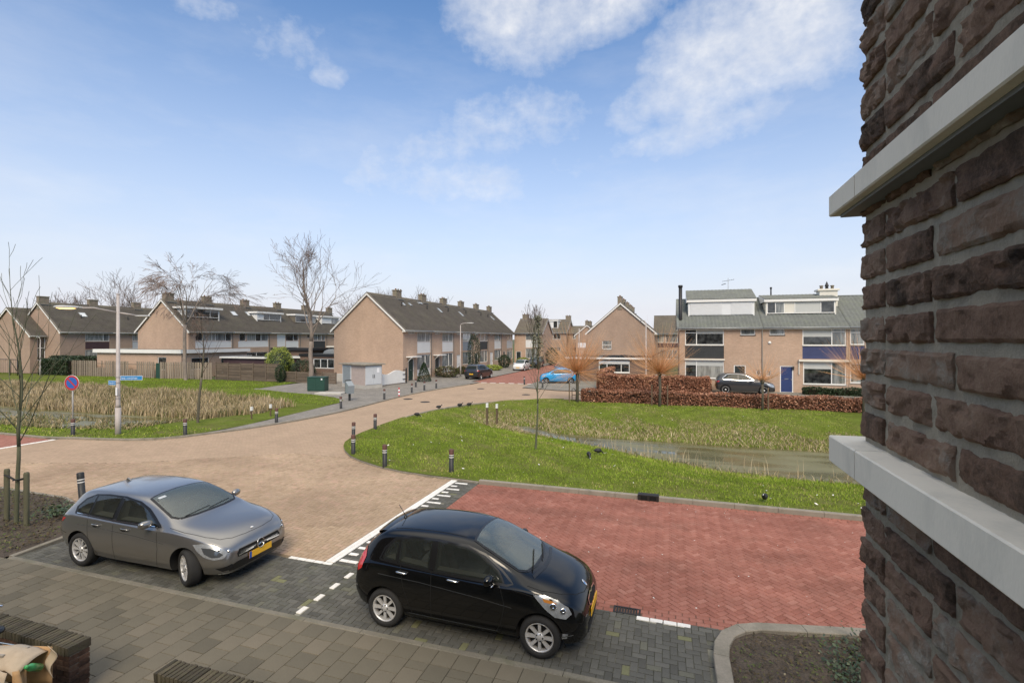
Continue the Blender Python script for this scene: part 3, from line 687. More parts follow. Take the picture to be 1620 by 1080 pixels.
def reedband(P):
    top = np.interp(P[:, 0], [-60, -48, -40, -32, -26, -23.2], [29.6, 29.4, 28.8, 28.0, 27.0, 25.6]); bot = np.interp(P[:, 0], [-60, -27, -25, -23.2], [22.4, 22.2, 21.2, 22.0])
    j = .5 * fnoise(P, 1.5, 4)
    return (P[:, 1] > bot) & (P[:, 1] < top - j) & (P[:, 0] < -22.9 + .6 * fnoise(P, 1.9, 1))
P = scatter(60000, -62, -21.6, 21.5, 33, reedband)
hh_ = rng.uniform(.25, .68, len(P)) * np.clip(.7 + .6 * fnoise(P, .6, 2), .4, 1.2)
blades('reeds', P, hh_, .05, .45, MT['dry_blade'], np.clip(rng.normal(.44, .2, len(P)) + .35 * (fnoise(P, .5, 7) - .5), 0, 1), label='dense band of dry reeds on the far bank of the left ditch', tri=False)
P = scatter(16000, -62, -24, 16.4, 20.6, lambda P: rng.random(len(P)) < np.clip((21 - P[:, 1]) / 3, .1, .8) * (fnoise(P, .8, 3) > .3))
blades('ditch_plants', P, rng.uniform(.06, .3, len(P)), .045, 1.2, MT['dry_blade'], np.clip(rng.normal(.22, .2, len(P)), 0, 1), label='low brown weeds in the near edge of the left ditch', z=np.maximum(lawn_z(P), -.52), tri=False)
# leaf litter
def leaves(name, P, z, size, mat, tint, label, up=.4, parent=None):
    n = len(P); a = rng.uniform(0, 2 * PI, n); t = rng.normal(0, up, (n, 2)); s_ = size * rng.uniform(.5, 1.3, n)
    u = np.stack([np.cos(a), np.sin(a), t[:, 0]], 1); v = np.stack([-np.sin(a), np.cos(a), t[:, 1]], 1)
    u /= np.linalg.norm(u, axis=1)[:, None]; v /= np.linalg.norm(v, axis=1)[:, None]; c = np.column_stack([P, z])
    V = np.stack([c - u * s_[:, None], c - v * s_[:, None] * .55, c + u * s_[:, None], c + v * s_[:, None] * .55], 1).reshape(-1, 3)
    o = npmesh(name, V, np.arange(n * 4).reshape(n, 4), mat, parent, tint=tint)
    if label: tag(o, label, 'plants', None, 'stuff')
    return o
P = np.stack([rng.uniform(.75, 4.2, 5200), rng.uniform(5.4, 8.6, 5200)], 1); P = P[sdist([(.75, 5.2), (.75, 7.2), (.95, 7.7), (1.3, 7.92), (2.75, 8.22), (7.5, 9.2), (7.5, 5.2)], P) < -.02]
g_ = (np.hypot(P[:, 0] - 1.9, P[:, 1] - 7.3) < .25) | (fnoise(P, 3, 2) > .72)
leaves('leaf_litter', P, .05 + rng.uniform(0, .04, len(P)), .022, MT['dead_leaf'], np.where(g_, rng.uniform(.5, .8, len(P)), rng.uniform(0, .97, len(P)) ** 1.6), 'brown leaf litter and small weeds in the near planting bed')
P = np.stack([rng.normal(2.7, .42, 3800), rng.normal(6.9, .5, 3800)], 1); P = P[(P[:, 0] > 1.9)]
leaves('ivy_patch', P, .06 + rng.uniform(0, .2, len(P)) * np.exp(-((P[:, 0] - 2.8) ** 2) * 1.2), .03, MT['ivy_leaf'], rng.random(len(P)), 'dark green ground cover shrub in the near planting bed', .7)
P = np.stack([rng.uniform(-22, -12.5, 9000), rng.uniform(6.2, 9.0, 9000)], 1); P = P[sdist([(-12.4, 6.24), (-12.5, 7.35), (-13.1, 8.2), (-15.4, 8.95), (-26, 9.1), (-26, 6.14)], P) < -.05]
leaves('bed_litter', P, .055 + rng.uniform(0, .05, len(P)), .03, MT['dead_leaf'], np.where(fnoise(P, 1.6, 1) > .55, rng.uniform(.45, .9, len(P)), rng.uniform(0, .7, len(P))), 'brown leaves and grass tufts in the left tree bed')
P = np.stack([rng.normal(-13.9, .25, 260), rng.normal(8.0, .2, 260)], 1)
leaves('weed_tuft', P, .1 + rng.uniform(0, .2, 260), .05, MT['ivy_leaf'], rng.uniform(.6, 1, 260), 'leafy green weed in the left bed beside the leaning bollard', .8)
# scattered white petals / litter on the red road
P = np.stack([rng.uniform(-4, 4, 60), rng.uniform(8, 13.4, 60)], 1)
leaves('litter_specks', P, np.full(60, .004), .018, MT['white_brick'], None, 'tiny pale specks scattered on the red road', .05)
P = scatter(120, -13, 9, 14.2, 31, lambda P: (sdist(ISL_POLY, P) < -.5) & (sdist(WATER_R, P) > .6))
leaves('pale_litter', P, lawn_z(P) + .06, .045, MT['white_brick'], None, 'small pale bits of litter on the grass verge', .3)
# ================================================================ houses
brickmat('house_brick', (.43, .285, .20), (.51, .34, .245), (.40, .33, .26), .21, .062, .010, var=.13, vs=.35)
brickmat('house_brick_dark', (.33, .22, .16), (.40, .265, .19), (.33, .28, .23), .21, .062, .010, var=.14, vs=.35)
brickmat('house_brick_plinth', (.16, .10, .075), (.21, .125, .09), (.2, .16, .13), .21, .062, .010, var=.14)
pm('roof_tile', (.145, .125, .10), .85, var=.25, vscale=.9, var2=(.2, 7), bump=.004, bscale=40, mot=(.18, .165, .11), motamp=.5, motscale=.8)
pm('roof_tile_grey', (.15, .16, .148), .75, var=.18, vscale=1.4, var2=(.2, 9), bump=.003, bscale=40, mot=(.2, .22, .16), motamp=.45, motscale=1.5)
pm('white_paint', (.74, .73, .70), .45, var=.05, vscale=2)
pm('cream_paint', (.66, .63, .55), .5, var=.06, vscale=2)
pm('white_panel', (.70, .70, .68), .5, var=.05, vscale=1.5)
pm('black_panel', (.03, .032, .033), .5, var=.2, vscale=2); pm('blue_panel', (.035, .045, .12), .5, var=.15, vscale=2)
pm('grey_panel', (.22, .26, .31), .5, var=.1); pm('brown_panel', (.065, .035, .04), .6, var=.2, vscale=2); pm('light_panel', (.45, .48, .5), .5, var=.1)
pm('blue_door', (.025, .045, .14), .35, var=.05); pm('dark_door', (.022, .03, .03), .35); pm('green_door', (.02, .045, .035), .35)
pm('dark_metal', (.03, .03, .032), .5, metal=.3); pm('zinc', (.28, .29, .29), .5, metal=.4, var=.2); pm('bitumen', (.06, .062, .055), .9, var=.3, vscale=1.5)
pm('lead', (.2, .21, .21), .6, metal=.2)
def glassmat(name, c1, c2, scale=3, rough=.05, fold=True):
    m = bpy.data.materials.new(name); m.use_nodes = True; t = m.node_tree; L = t.links.new; b = t.nodes['Principled BSDF']
    b.inputs['Roughness'].default_value = rough; b.inputs['Coat Weight'].default_value = .6; b.inputs['Specular IOR Level'].default_value = .8
    tc = _n(t, 'ShaderNodeTexCoord'); mp = _n(t, 'ShaderNodeMapping'); mp.inputs['Scale'].default_value = (1, 1, .15) if fold else (1, 1, 1); L(tc.outputs['Object'], mp.inputs[0])
    n = _n(t, 'ShaderNodeTexNoise'); n.inputs['Scale'].default_value = scale; n.inputs['Detail'].default_value = 3; L(mp.outputs[0], n.inputs[0])
    cr = _n(t, 'ShaderNodeValToRGB'); e = cr.color_ramp.elements; e[0].position = .38; e[0].color = col4(c1); e[1].position = .62; e[1].color = col4(c2)
    L(n.outputs[0], cr.inputs[0]); L(cr.outputs[0], b.inputs['Base Color']); MT[name] = m
glassmat('glass_dark', (.012, .014, .015), (.06, .065, .065), 2.2, fold=False)
glassmat('glass_curtain', (.20, .20, .185), (.36, .36, .33), 7)
glassmat('glass_net', (.10, .11, .11), (.27, .28, .27), 5)
pm('blind', (.47, .48, .46), .6, var=.04); pm('shutter', (.66, .67, .68), .55, var=.03)
pm('chimney_brick', (.22, .18, .14), .95, var=.3, vscale=5, bump=.01, bscale=12, mot=(.13, .15, .08), motamp=.6, motscale=2)
pm('terracotta', (.28, .13, .08), .8, var=.2)
def wall_holes(mb, W_, z0, z1, holes, y=0, m=0, reveal=.09, x0=0, mr=None):
    """front wall in the plane y with rectangular openings and their reveals"""
    xs = sorted({x0, W_} | {h[0] for h in holes} | {h[1] for h in holes}); zs = sorted({z0, z1} | {h[2] for h in holes} | {h[3] for h in holes})
    xs = [x for x in xs if x0 <= x <= W_]; zs = [z for z in zs if z0 <= z <= z1]
    for a, b in zip(xs, xs[1:]):
        for c, d in zip(zs, zs[1:]):
            cx, cz = (a + b) / 2, (c + d) / 2
            if any(h[0] < cx < h[1] and h[2] < cz < h[3] for h in holes): continue
            mb.add([(a, y, c), (b, y, c), (b, y, d), (a, y, d)], [(0, 1, 2, 3)], m)
    for (a, b, c, d) in holes:
        r = y + reveal
        mb.add([(a, y, c), (b, y, c), (b, r, c), (a, r, c), (a, y, d), (b, y, d), (b, r, d), (a, r, d)], [(0, 1, 2, 3), (4, 7, 6, 5), (0, 3, 7, 4), (1, 5, 6, 2)], m if mr is None else mr)
def window(par, x0, x1, z0, z1, splits=(), y=.05, frame='white_paint', glass='glass_dark', fw=.06, sill=True, transom=None, blind=None, name='window', glasses=None):
    """frame with mullions, one pane object per light"""
    mb = MB(); d0, d1 = y, y + .06
    mb.box(x0, x1, d0, d1, z0, z0 + fw); mb.box(x0, x1, d0, d1, z1 - fw, z1); mb.box(x0, x0 + fw, d0, d1, z0 + fw, z1 - fw); mb.box(x1 - fw, x1, d0, d1, z0 + fw, z1 - fw)
    cuts = [x0 + fw] + [x0 + s_ * (x1 - x0) for s_ in splits] + [x1 - fw]
    for c in cuts[1:-1]: mb.box(c - fw / 2, c + fw / 2, d0 - .004, d1, z0 + fw, z1 - fw)
    f = mb.build(name, MT[frame], par)
    for i, (a, b) in enumerate(zip(cuts, cuts[1:])):
        a2 = a + (fw / 2 if i else 0); b2 = b - (fw / 2 if i < len(cuts) - 2 else 0); g = glasses[i] if glasses else glass
        if transom and i in transom:
            zt = z0 + (z1 - z0) * transom[i]; m2 = MB(); m2.box(a2, b2, d0 + .005, d1, zt - .03, zt + .03); m2.build('transom', MT[frame], f)
            for (c, d) in ((z0 + fw, zt - .03), (zt + .03, z1 - fw)):
                m3 = MB(); m3.box(a2, b2, d0 + .03, d0 + .042, c, d); m3.build('pane', MT[g], f)
        else:
            m3 = MB(); m3.box(a2, b2, d0 + .03, d0 + .042, z0 + fw, z1 - fw); m3.build('pane', MT[g], f)
            if blind and i in blind:
                zt = z1 - fw - (z1 - z0 - 2 * fw) * blind[i]; m4 = MB(); m4.box(a2, b2, d0 + .022, d0 + .029, zt, z1 - fw); m4.build('blind', MT['blind'], f)
    if sill:
        m5 = MB(); m5.box(x0 - .04, x1 + .04, -.05, y + .02, z0 - .06, z0 - .002); m5.build('sill', MT['concrete'] if sill is True else MT[sill], f)
    return f
def tiles(par, W_, y0, z0, y1, z1, mat, pitch=.3, rows=None, name='roof', x0=0, amp=.022):
    """pantile slope: rows step down, columns roll"""
    L_ = math.hypot(y1 - y0, z1 - z0); rows = rows or max(2, int(L_ / .34)); nc = max(2, int(round((W_ - x0) / pitch))); sub = 4
    ny, nz = -(z1 - z0) / L_, (y1 - y0) / L_
    X = np.linspace(x0, W_, nc * sub + 1); prof = np.array([0, .75, 1, .35] * nc + [0]) * amp
    V = []; F = []
    for r in range(rows):
        for (t, lift) in ((r / rows, .022), ((r + 1) / rows, 0)):
            by = y0 + (y1 - y0) * t; bz = z0 + (z1 - z0) * t
            h = prof + lift; V.append(np.stack([X, by + ny * h, bz + nz * h], 1))
    n = len(X); V = np.concatenate(V)
    i = np.arange(n - 1)
    for k in range(rows * 2 - 1): F.append(np.stack([k * n + i, k * n + i + 1, (k + 1) * n + i + 1, (k + 1) * n + i], 1))
    e = np.stack([X, np.full(n, y0), np.full(n, z0)], 1); b = len(V); V = np.concatenate([V, e]); F.append(np.stack([b + i, b + i + 1, i + 1, i], 1))
    return npmesh(name, V, np.concatenate(F), mat, par)
def chimney(par, x, y, z, w=.55, l=1.1, h=.75, pots=2):
    mb = MB(); mb.box(x - l / 2, x + l / 2, y - w / 2, y + w / 2, z - .9, z + h); mb.bbox(x - l / 2 - .05, x + l / 2 + .05, y - w / 2 - .05, y + w / 2 + .05, z + h - .01, z + h + .1, .03)
    c = mb.build('chimney', MT['chimney_brick'], par)
    m = MB(); m.prism([(x - l / 2 - .08, z - .22), (x + l / 2 + .08, z - .22), (x + l / 2 + .08, z - .28), (x - l / 2 - .08, z - .28)], y - w / 2 - .35, y - w / 2 - .002, 'y'); m.build('flashing', MT['lead'], c)
    for i in range(pots):
        m = MB(); px = x - l / 4 + i * l / 2; M = Matrix.Translation((px, y, z + h + .09)); m.lathe([(.09, 0), (.08, .12), (.1, .13), (.1, .17), (0, .18)], 8, M=M); m.build('chimney_pot', MT['chimney_brick'] if i else MT['terracotta'], c)
    return c
def skylight(par, x, t, y0, z0, y1, z1, w=.6, l=.9, glass='glass_sky', kind='window'):
    """roof light lying in the slope, t = position along slope"""
    L_ = math.hypot(y1 - y0, z1 - z0); dy, dz = (y1 - y0) / L_, (z1 - z0) / L_; ny, nz = -dz, dy
    p = Vector((x, y0 + (y1 - y0) * t, z0 + (z1 - z0) * t))
    M = Matrix(((1, 0, 0, p.x), (0, dy, ny, p.y), (0, dz, nz, p.z), (0, 0, 0, 1)))
    mb = MB(); f = .06
    mb.box(-w / 2, w / 2, -l / 2, -l / 2 + f, -.02, .11, M=M); mb.box(-w / 2, w / 2, l / 2 - f, l / 2, -.02, .11, M=M); mb.box(-w / 2, -w / 2 + f, -l / 2 + f, l / 2 - f, -.02, .11, M=M); mb.box(w / 2 - f, w / 2, -l / 2 + f, l / 2 - f, -.02, .11, M=M)
    o = mb.build('roof_window', MT['zinc'], par); m = MB(); m.box(-w / 2 + f, w / 2 - f, -l / 2 + f, l / 2 - f, .05, .08, M=M); m.build('pane', MT[glass], o)
    return o
pm('glass_sky', (.55, .58, .6), .12, coat=.5)
def house(name, label, loc, rz, W_=6.0, D=8.2, he=5.45, hr=9.0, ops=(), panels=(), chim=None, chims=2, sky_=(), dormer=None, door=None, gable=(), brick='house_brick', roof='roof_tile',
          pipe=None, gutter=True, canopy=None, fancy=False, backroof=True, group=None, gab_open=(), pitch=.3, ov=.35, cat='house', extra=None, ridge=True, vent=None, roofamp=.022):
    t = thing(name, label, cat, loc, rz, group)
    z1 = he; holes = [(a, b, c, d) for (a, b, c, d, *_) in ops]
    if door: holes.append(door[:4])
    allh = holes + [(p[0], p[1], p[2], p[3]) for p in panels]
    mb = MB(); wall_holes(mb, W_, 0, z1, allh)
    ym = D / 2
    for side, x in (('l', 0), ('r', W_)):
        s_ = 1 if side == 'r' else -1
        go = [g for g in gab_open if g[0] == side]
        if go:
            # rectangular openings in the gable
            hs = [(g[1], g[2], g[3], g[4]) for g in go]; ys = sorted({0, D, ym} | {h[0] for h in hs} | {h[1] for h in hs}); zs = sorted({0, he} | {h[2] for h in hs} | {h[3] for h in hs})
            for a, b in zip(ys, ys[1:]):
                for c, d in zip(zs, zs[1:]):
                    if any(h[0] < (a + b) / 2 < h[1] and h[2] < (c + d) / 2 < h[3] for h in hs): continue
                    mb.add([(x, a, c), (x, b, c), (x, b, d), (x, a, d)], [(0, 1, 2, 3)])
            mb.add([(x, 0, he), (x, ym, hr - .12), (x, D, he)], [(0, 1, 2)])
        else:
            mb.add([(x, 0, 0), (x, D, 0), (x, D, he), (x, ym, hr - .12), (x, 0, he)], [(0, 1, 2, 3, 4)])
    mb.add([(0, D, 0), (W_, D, 0), (W_, D, he), (0, D, he)], [(0, 3, 2, 1)])
    mb.build('wall', MT[brick], t)
    # window backs so the openings are closed
    for (a, b, c, d, *o) in ops:
        kw = o[0] if o else {}
        window(t, a + .005, b - .005, c + .005, d - .005, **kw)
    for p in panels:
        m = MB(); n = max(1, int(round((p[3] - p[2]) / .3))); hh = (p[3] - p[2]) / n
        for i in range(n): m.box(p[0] + .004, p[1] - .004, .02, .06, p[2] + i * hh + .006, p[2] + (i + 1) * hh - .006)
        m.box(p[0], p[1], .055, .07, p[2], p[3]); m.build('cladding_panel', MT[p[4]], t)
    if door:
        a, b, c, d, mt_ = door[:5]; f = MB(); f.box(a, a + .07, .02, .09, c, d); f.box(b - .07, b, .02, .09, c, d); f.box(a + .07, b - .07, .02, .09, d - .07, d); f.box(a - .02, b + .02, -.04, .09, c - .0, c + .05)
        fo = f.build('door_frame', MT['white_paint'], t); m = MB(); m.box(a + .07, b - .07, .05, .085, c + .05, d - .07)
        for i in range(2): m.box(a + .16, b - .16, .042, .05, c + .2 + i * .85, c + .2 + i * .85 + .65)
        do = m.build('door', MT[mt_], t); m = MB(); m.box(b - .16, b - .12, .0, .05, c + 1.0, c + 1.12); m.build('handle', MT['zinc'], do)
        m = MB(); m.box((a + b) / 2 - .14, (a + b) / 2 + .14, .035, .045, c + 1.08, c + 1.13); m.build('letterbox', MT['zinc'], do)
    # roof slopes
    oy = -ov; oz = he - ov * (hr - he) / ym
    x0 = -.18 if 'l' in gable else 0; x1 = W_ + .18 if 'r' in gable else W_
    ro = tiles(t, x1, oy, oz, ym, hr, MT[roof], pitch, x0=x0, amp=roofamp)
    m = MB(); m.add([(x0, ym, hr), (x1, ym, hr), (x1, D + ov, oz), (x0, D + ov, oz)], [(0, 1, 2, 3)])
    m.add([(x0, oy, oz - .02), (x1, oy, oz - .02), (x1, .01, he - .1), (x0, .01, he - .1)], [(0, 1, 2, 3)]); m.build('roof_back', MT[roof], t)
    m = MB(); m.tube([(x0, ym, hr + .0), (x1, ym, hr + .0)], .11, 6); m.build('ridge', MT[roof], t)
    if gutter:
        m = MB(); m.box(x0, x1, oy + .03, .0, oz - .16, oz - .02); m.build('soffit', MT['cream_paint'], t)
        m = MB(); m.tube([(x0, oy - .05, oz - .03), (x1, oy - .05, oz - .03)], .06, 6); m.build('gutter', MT['zinc'], t)
    for sd in gable:
        xx = x0 if sd == 'l' else x1; s_ = -1 if sd == 'l' else 1
        m = MB()
        for (ya, za, yb, zb) in ((oy, oz, ym, hr), (ym, hr, D + ov, oz)):
            m.prism([(ya, za - .2), (yb, zb - .2), (yb, zb + .03), (ya, za + .03)], xx - .012 * s_, xx + .03 * s_, 'x')
        m.build('bargeboard', MT['white_paint'], t, fix=True)
        m = MB()
        for (ya, za, yb, zb) in ((oy, oz, ym, hr), (ym, hr, D + ov, oz)):
            m.prism([(ya, za + .032), (yb, zb + .032), (yb, zb + .1), (ya, za + .1)], xx - .14 * s_, xx + .05 * s_, 'x')
        m.build('verge_tiles', MT[roof], t, fix=True)
    if chim is not None:
        for c in (chim if isinstance(chim, (list, tuple)) else [chim]): chimney(t, c, ym + .1, hr, pots=chims)
    for s_ in sky_: skylight(t, s_[0], s_[1], oy, oz, ym, hr, *s_[2:])
    if vent:
        for (vx, vt) in vent:
            y = oy + (ym - oy) * vt; z = oz + (hr - oz) * vt; m = MB(); m.tube([(vx, y, z - .1), (vx, y, z + .4)], .06, 8); m.tube([(vx, y, z + .36), (vx, y, z + .46)], .09, 8); m.build('roof_vent', MT['dark_metal'], t)
    if pipe is not None:
        m = MB(); m.tube([(pipe, -.06, 0), (pipe, -.06, he - .35), (pipe, oy - .02, he - .25)], .04, 6); m.build('downpipe', MT['zinc'] if not fancy else MT['cream_paint'], t)
    if canopy:
        a, b, z = canopy; m = MB(); m.box(a, b, -.75, -.0, z, z + .1); c = m.build('canopy', MT['white_paint'], t)
        m = MB(); m.tube([(a + .06, -.03, z - .55), (a + .06, -.6, z)], .025, 6); m.build('bracket', MT['white_paint'], c)
    return t
def dormer(t, x0, x1, yf, z0, z1, D, he, hr, cheek='white_panel', splits=(.33, .66), roof='bitumen', glasses=None, tile=False, blank=None, over=.12, yb=None):
    """box dormer; yf = front plane (local y), back runs into the slope"""
    d = bpy.data.objects.new('dormer', None); link(d, t); ym = D / 2; yb = yb or min(ym + .2, yf + 3.2)
    m = MB(); m.box(x0, x0 + .09, yf + .02, yb, z0 - .35, z1 - .18); m.box(x1 - .09, x1, yf + .02, yb, z0 - .35, z1 - .18); m.box(x0 + .09, x1 - .09, yf + .1, yf + .14, z0, z1 - .18); m.build('cheek', MT[cheek], d)
    if blank:
        m = MB(); m.box(x0 + .09, x1 - .09, yf + .02, yf + .09, z0, z1 - .18); m.build('shutter_panel', MT[blank], d)
        for (a, b) in ((.02, .52), (.66, .98)):
            m = MB(); n = 18; A = x0 + .09 + (x1 - x0 - .18) * a; B_ = x0 + .09 + (x1 - x0 - .18) * b; hh = (z1 - .26 - z0 - .06) / n
            for i in range(n): m.box(A, B_, yf - .01, yf + .019, z0 + .06 + i * hh, z0 + .06 + (i + .86) * hh)
            m.build('roller_shutter', MT[blank], d)
    else:
        f = window(d, x0 + .09, x1 - .09, z0, z1 - .18, splits=splits, y=yf + .02, sill=False, glasses=glasses)
    m = MB(); m.box(x0 - over, x1 + over, yf - over, yf - over + .03, z1 - .179, z1 + .06); m.box(x0 - over, x0 - over + .03, yf - over + .03, yb, z1 - .179, z1 + .06); m.box(x1 + over - .03, x1 + over, yf - over + .03, yb, z1 - .179, z1 + .06); m.build('fascia', MT['white_paint'], d)
    if tile:
        tiles(d, x1 + over, yf - over - .05, z1 + .07, tile[0], tile[1], MT[tile[2]], x0=x0 - over, name='dormer_roof')
        m = MB()
        for xx, s_ in ((x0 - over, 1), (x1 + over, -1)): m.prism([(yf - over, z1 + .06), (tile[0], tile[1]), (tile[0], z1 + .06)], xx, xx + .04 * s_, 'x')
        m.build('dormer_gable', MT['white_paint'], d, fix=True)
    else:
        m = MB(); m.box(x0 - over + .03, x1 + over - .03, yf - over + .03, yb, z1 - .17, z1 + .03); m.build('dormer_roof', MT[roof], d)
    return d
ROT_E = PI / 2     # facade looks towards +x, local x runs away from the camera
GM = 'terraced houses along the street'
# --- middle terrace ------------------------------------------------------------
def mid_ops(top='glass_curtain', low='glass_net', sp=(.62,), small='glass_curtain', lowz=.99):
    return [(1.0, 2.45, 4.86, 5.32, dict(splits=(.5,), glass=small, fw=.05)), (2.9, 5.95, 3.96, 5.36, dict(splits=sp, glass=top, sill=False)),
            (2.9, 5.95, lowz, 2.62, dict(splits=sp, glasses=[low] * (len(sp) + 1), sill=False))]
mids = [('white', 'nearest unit of the middle terrace with the wide bare gable', 'white_panel', 'green_door'), ('white', 'second unit of the middle terrace, white panel and canopy over its door', 'white_panel', 'dark_door'),
        ('grey', 'third unit of the middle terrace, ivy beside its grey panel', 'grey_panel', 'white_paint'), ('dark', 'fourth unit of the middle terrace with black cladding panel', 'black_panel', 'dark_door'),
        ('white', 'fifth unit of the middle terrace behind the lamp post', 'white_panel', 'white_paint'), ('white', 'last unit of the middle terrace at the far end', 'light_panel', 'dark_door')]
for i, (c_, lb, pan, dr) in enumerate(mids):
    pl = [(2.9, 5.95, 2.78, 3.94, pan)] + ([(2.9, 5.95, .35, .97, 'white_panel')] if i in (0, 1) else [])
    skl = {0: [(5.4, .78, .45, .5)], 1: [(4.2, .9, 1.1, .35), (1.0, .80, .45, .5)], 2: [(2.0, .72, .5, .9)], 3: [(2.4, .68, .5, 1.0)], 4: [], 5: [(3, .66, .5, 1.0)]}[i]
    house('terraced_house', 'brick ' + lb, (-25.4, 43.6 + 6 * i, 0), ROT_E, ops=mid_ops(), panels=pl, door=(1.05, 2.15, 0, 2.3, dr), chim=5.85, chims=3 if i == 0 else 2, sky_=skl,
          gable=('l',) if i == 0 else (('r',) if i == 5 else ()), pipe=6.0 if i < 5 else None, canopy=(.6, 2.5, 2.42) if i in (0, 1) else None, group=GM, vent=[(4.6, .72)] if i < 5 else [(1.5, .7)])
house('corner_house', 'brick house closing the middle terrace, facing the junction with white panels', (-25.4, 80.6, 0), 0, W_=4.9, D=7, he=5.5, hr=7.8, ops=[(2.0, 4.3, 4.1, 5.4, dict(splits=(.7,), glass='glass_net', sill=False)), (2.0, 4.3, 1.0, 2.7, dict(splits=(.75,), glass='glass_net', sill=False))],
      panels=[(2.0, 4.3, 2.85, 4.05, 'white_panel')], chim=1.0, gable=('r',), door=(.3, 1.2, 0, 2.2, 'dark_door'))
# --- left terrace A ------------------------------------------------------------
GA = 'terraced houses behind the left lawn'
def a_ops(kind):
    if kind == 0: return [(.9, 1.9, 4.05, 5.35, dict(glass='glass_dark', sill=False)), (1.95, 6.0, 4.02, 5.4, dict(splits=(.3, .42, .78), glasses=['glass_curtain', 'glass_curtain', 'glass_net', 'glass_dark'], sill=False))]
    if kind == 1: return [(1.1, 2.1, 4.0, 5.4, dict(glass='glass_dark', sill=False)), (2.3, 6.0, 4.0, 5.4, dict(splits=(.4, .65), glasses=['glass_curtain', 'glass_dark', 'glass_net'], sill=False))]
    if kind == 2: return [(3.2, 5.8, 4.0, 5.4, dict(splits=(.6,), glass='glass_dark', sill=False))]
    return [(1.6, 2.6, 4.4, 5.3, dict(glass='glass_dark', sill=False)), (3.0, 5.8, 4.0, 5.4, dict(splits=(.35, .7), glass='glass_net', sill=False))]
for i, (k, lb) in enumerate([(0, 'first unit of the left terrace with brick gable, chimney and long white dormer'), (1, 'second unit of the left terrace with two roof windows'), (2, 'third unit of the left terrace with curved white dormer'),
                             (3, 'fourth unit of the left terrace with dark dormer'), (3, 'fifth unit of the left terrace, partly behind the big bare tree')]):
    lower = [(2.0, 5.9, .9, 2.5, dict(splits=(.5,), glass='glass_dark', sill=False))]
    pn = [(.9, 6.0, 3.2, 3.98, 'white_panel')] if k in (0, 1) else ([(1.5, 3.1, 3.2, 5.4, 'white_panel'), (3.2, 5.8, 3.0, 3.95, 'white_panel')] if k == 2 else [(3.0, 5.8, 2.9, 3.95, 'black_panel' if i == 3 else 'white_panel')])
    h = house('terraced_house', 'brick ' + lb, (-53.7, 43.4 + 6.1 * i, 0), ROT_E, W_=6.1, ops=a_ops(k) + lower, panels=pn, chim=5.95 if i else [.75, 5.95], gable=('l',) if i == 0 else (), sky_=[(2.6, .66, .8, .9), (5.0, .68, .5, .9)] if i == 1 else (),
              pipe=6.08, group=GA)
    if i == 0: dormer(h, .7, 5.3, 1.25, 6.95, 8.15, 8.2, 5.45, 9, glasses=['glass_net', 'glass_dark', 'glass_dark'], splits=(.2, .72), over=.28)
    if i == 2: dormer(h, -.6, 3.9, 1.5, 7.0, 8.1, 8.2, 5.45, 9, splits=(.25, .5), glasses=['white_panel', 'glass_dark', 'glass_dark'], over=.25)
    if i == 3: dormer(h, .6, 5.2, 1.4, 6.9, 8.1, 8.2, 5.45, 9, cheek='roof_tile', splits=(.55,), glasses=['glass_dark', 'glass_net'], over=.15)
    if i == 4: dormer(h, .6, 5.0, 1.4, 6.9, 8.1, 8.2, 5.45, 9, splits=(.55,), glasses=['white_panel', 'glass_net'], over=.2)
# --- far left terrace B ----------------------------------------------------------
GB = 'terraced houses at the far left'
house('terraced_house', 'low brick house stepped forward at the far left edge', (-76.3, 40.35, 0), ROT_E, W_=2.9, D=8.5, he=4.95, hr=8.25, ops=[(.75, 1.6, 1.6, 4.7, dict(splits=(), transom={0: .5}, glass='glass_dark', sill=False))], gable=('l',), group=GB, brick='house_brick_dark',
      gab_open=())
for i, lb in enumerate(['far left terrace house with one open roof window', 'far left terrace house half hidden behind the next gable', 'far left terrace house behind the left gable end']):
    house('terraced_house', 'brick ' + lb, (-73.6, 42.0 + 6 * i, 0), ROT_E, W_=6, ops=[(.95, 2.35, 4.9, 5.4, dict(splits=(.5,), glass='glass_dark', fw=.05)), (2.85, 5.8, 3.98, 5.4, dict(splits=(.75,), glasses=['glass_curtain', 'glass_net'], sill=False)), (2.85, 5.8, .9, 2.85, dict(splits=(.7,), glass='glass_curtain', sill=False))],
          panels=[(2.85, 5.8, 2.95, 3.9, 'brown_panel' if i == 0 else 'light_panel')], chim=.5 if i == 0 else .3, sky_=[(4.0, .62, .8, .9)] if i == 0 else (), gable=('l',) if i == 0 else (), group=GB, brick='house_brick_dark', vent=[(3.5, .5)], chims=0)
# --- right gable terrace C ---------------------------------------------------------
GC = 'terraced houses behind the beech hedge'
for i, lb in enumerate(['house with broad gable and small square window behind the beech hedge', 'second house behind the broad right hand gable', 'third house behind the broad right hand gable', 'fourth house behind the broad right hand gable']):
    h = house('terraced_house', 'brick ' + lb, (-1.9, 65 + 6 * i, 0), ROT_E, W_=6, D=8.4, he=5.3, hr=8.95, chim=[.5, 5.6] if i == 0 else 5.6, gable=('l',) if i == 0 else (), group=GC, brick='house_brick_dark', chims=2,
              gab_open=[('l', 5.35, 6.55, 2.95, 4.05)] if i == 0 else (), vent=[(3, .95)] if i == 0 else None)
    if i == 0:
        w_ = bpy.data.objects.new('gable_window', None); link(w_, h); w_.location = (0, 6.55, 0); w_.rotation_euler = (0, 0, -PI / 2)
        window(w_, 0, 1.2, 2.95, 4.05, transom={0: .5}, glass='glass_net')
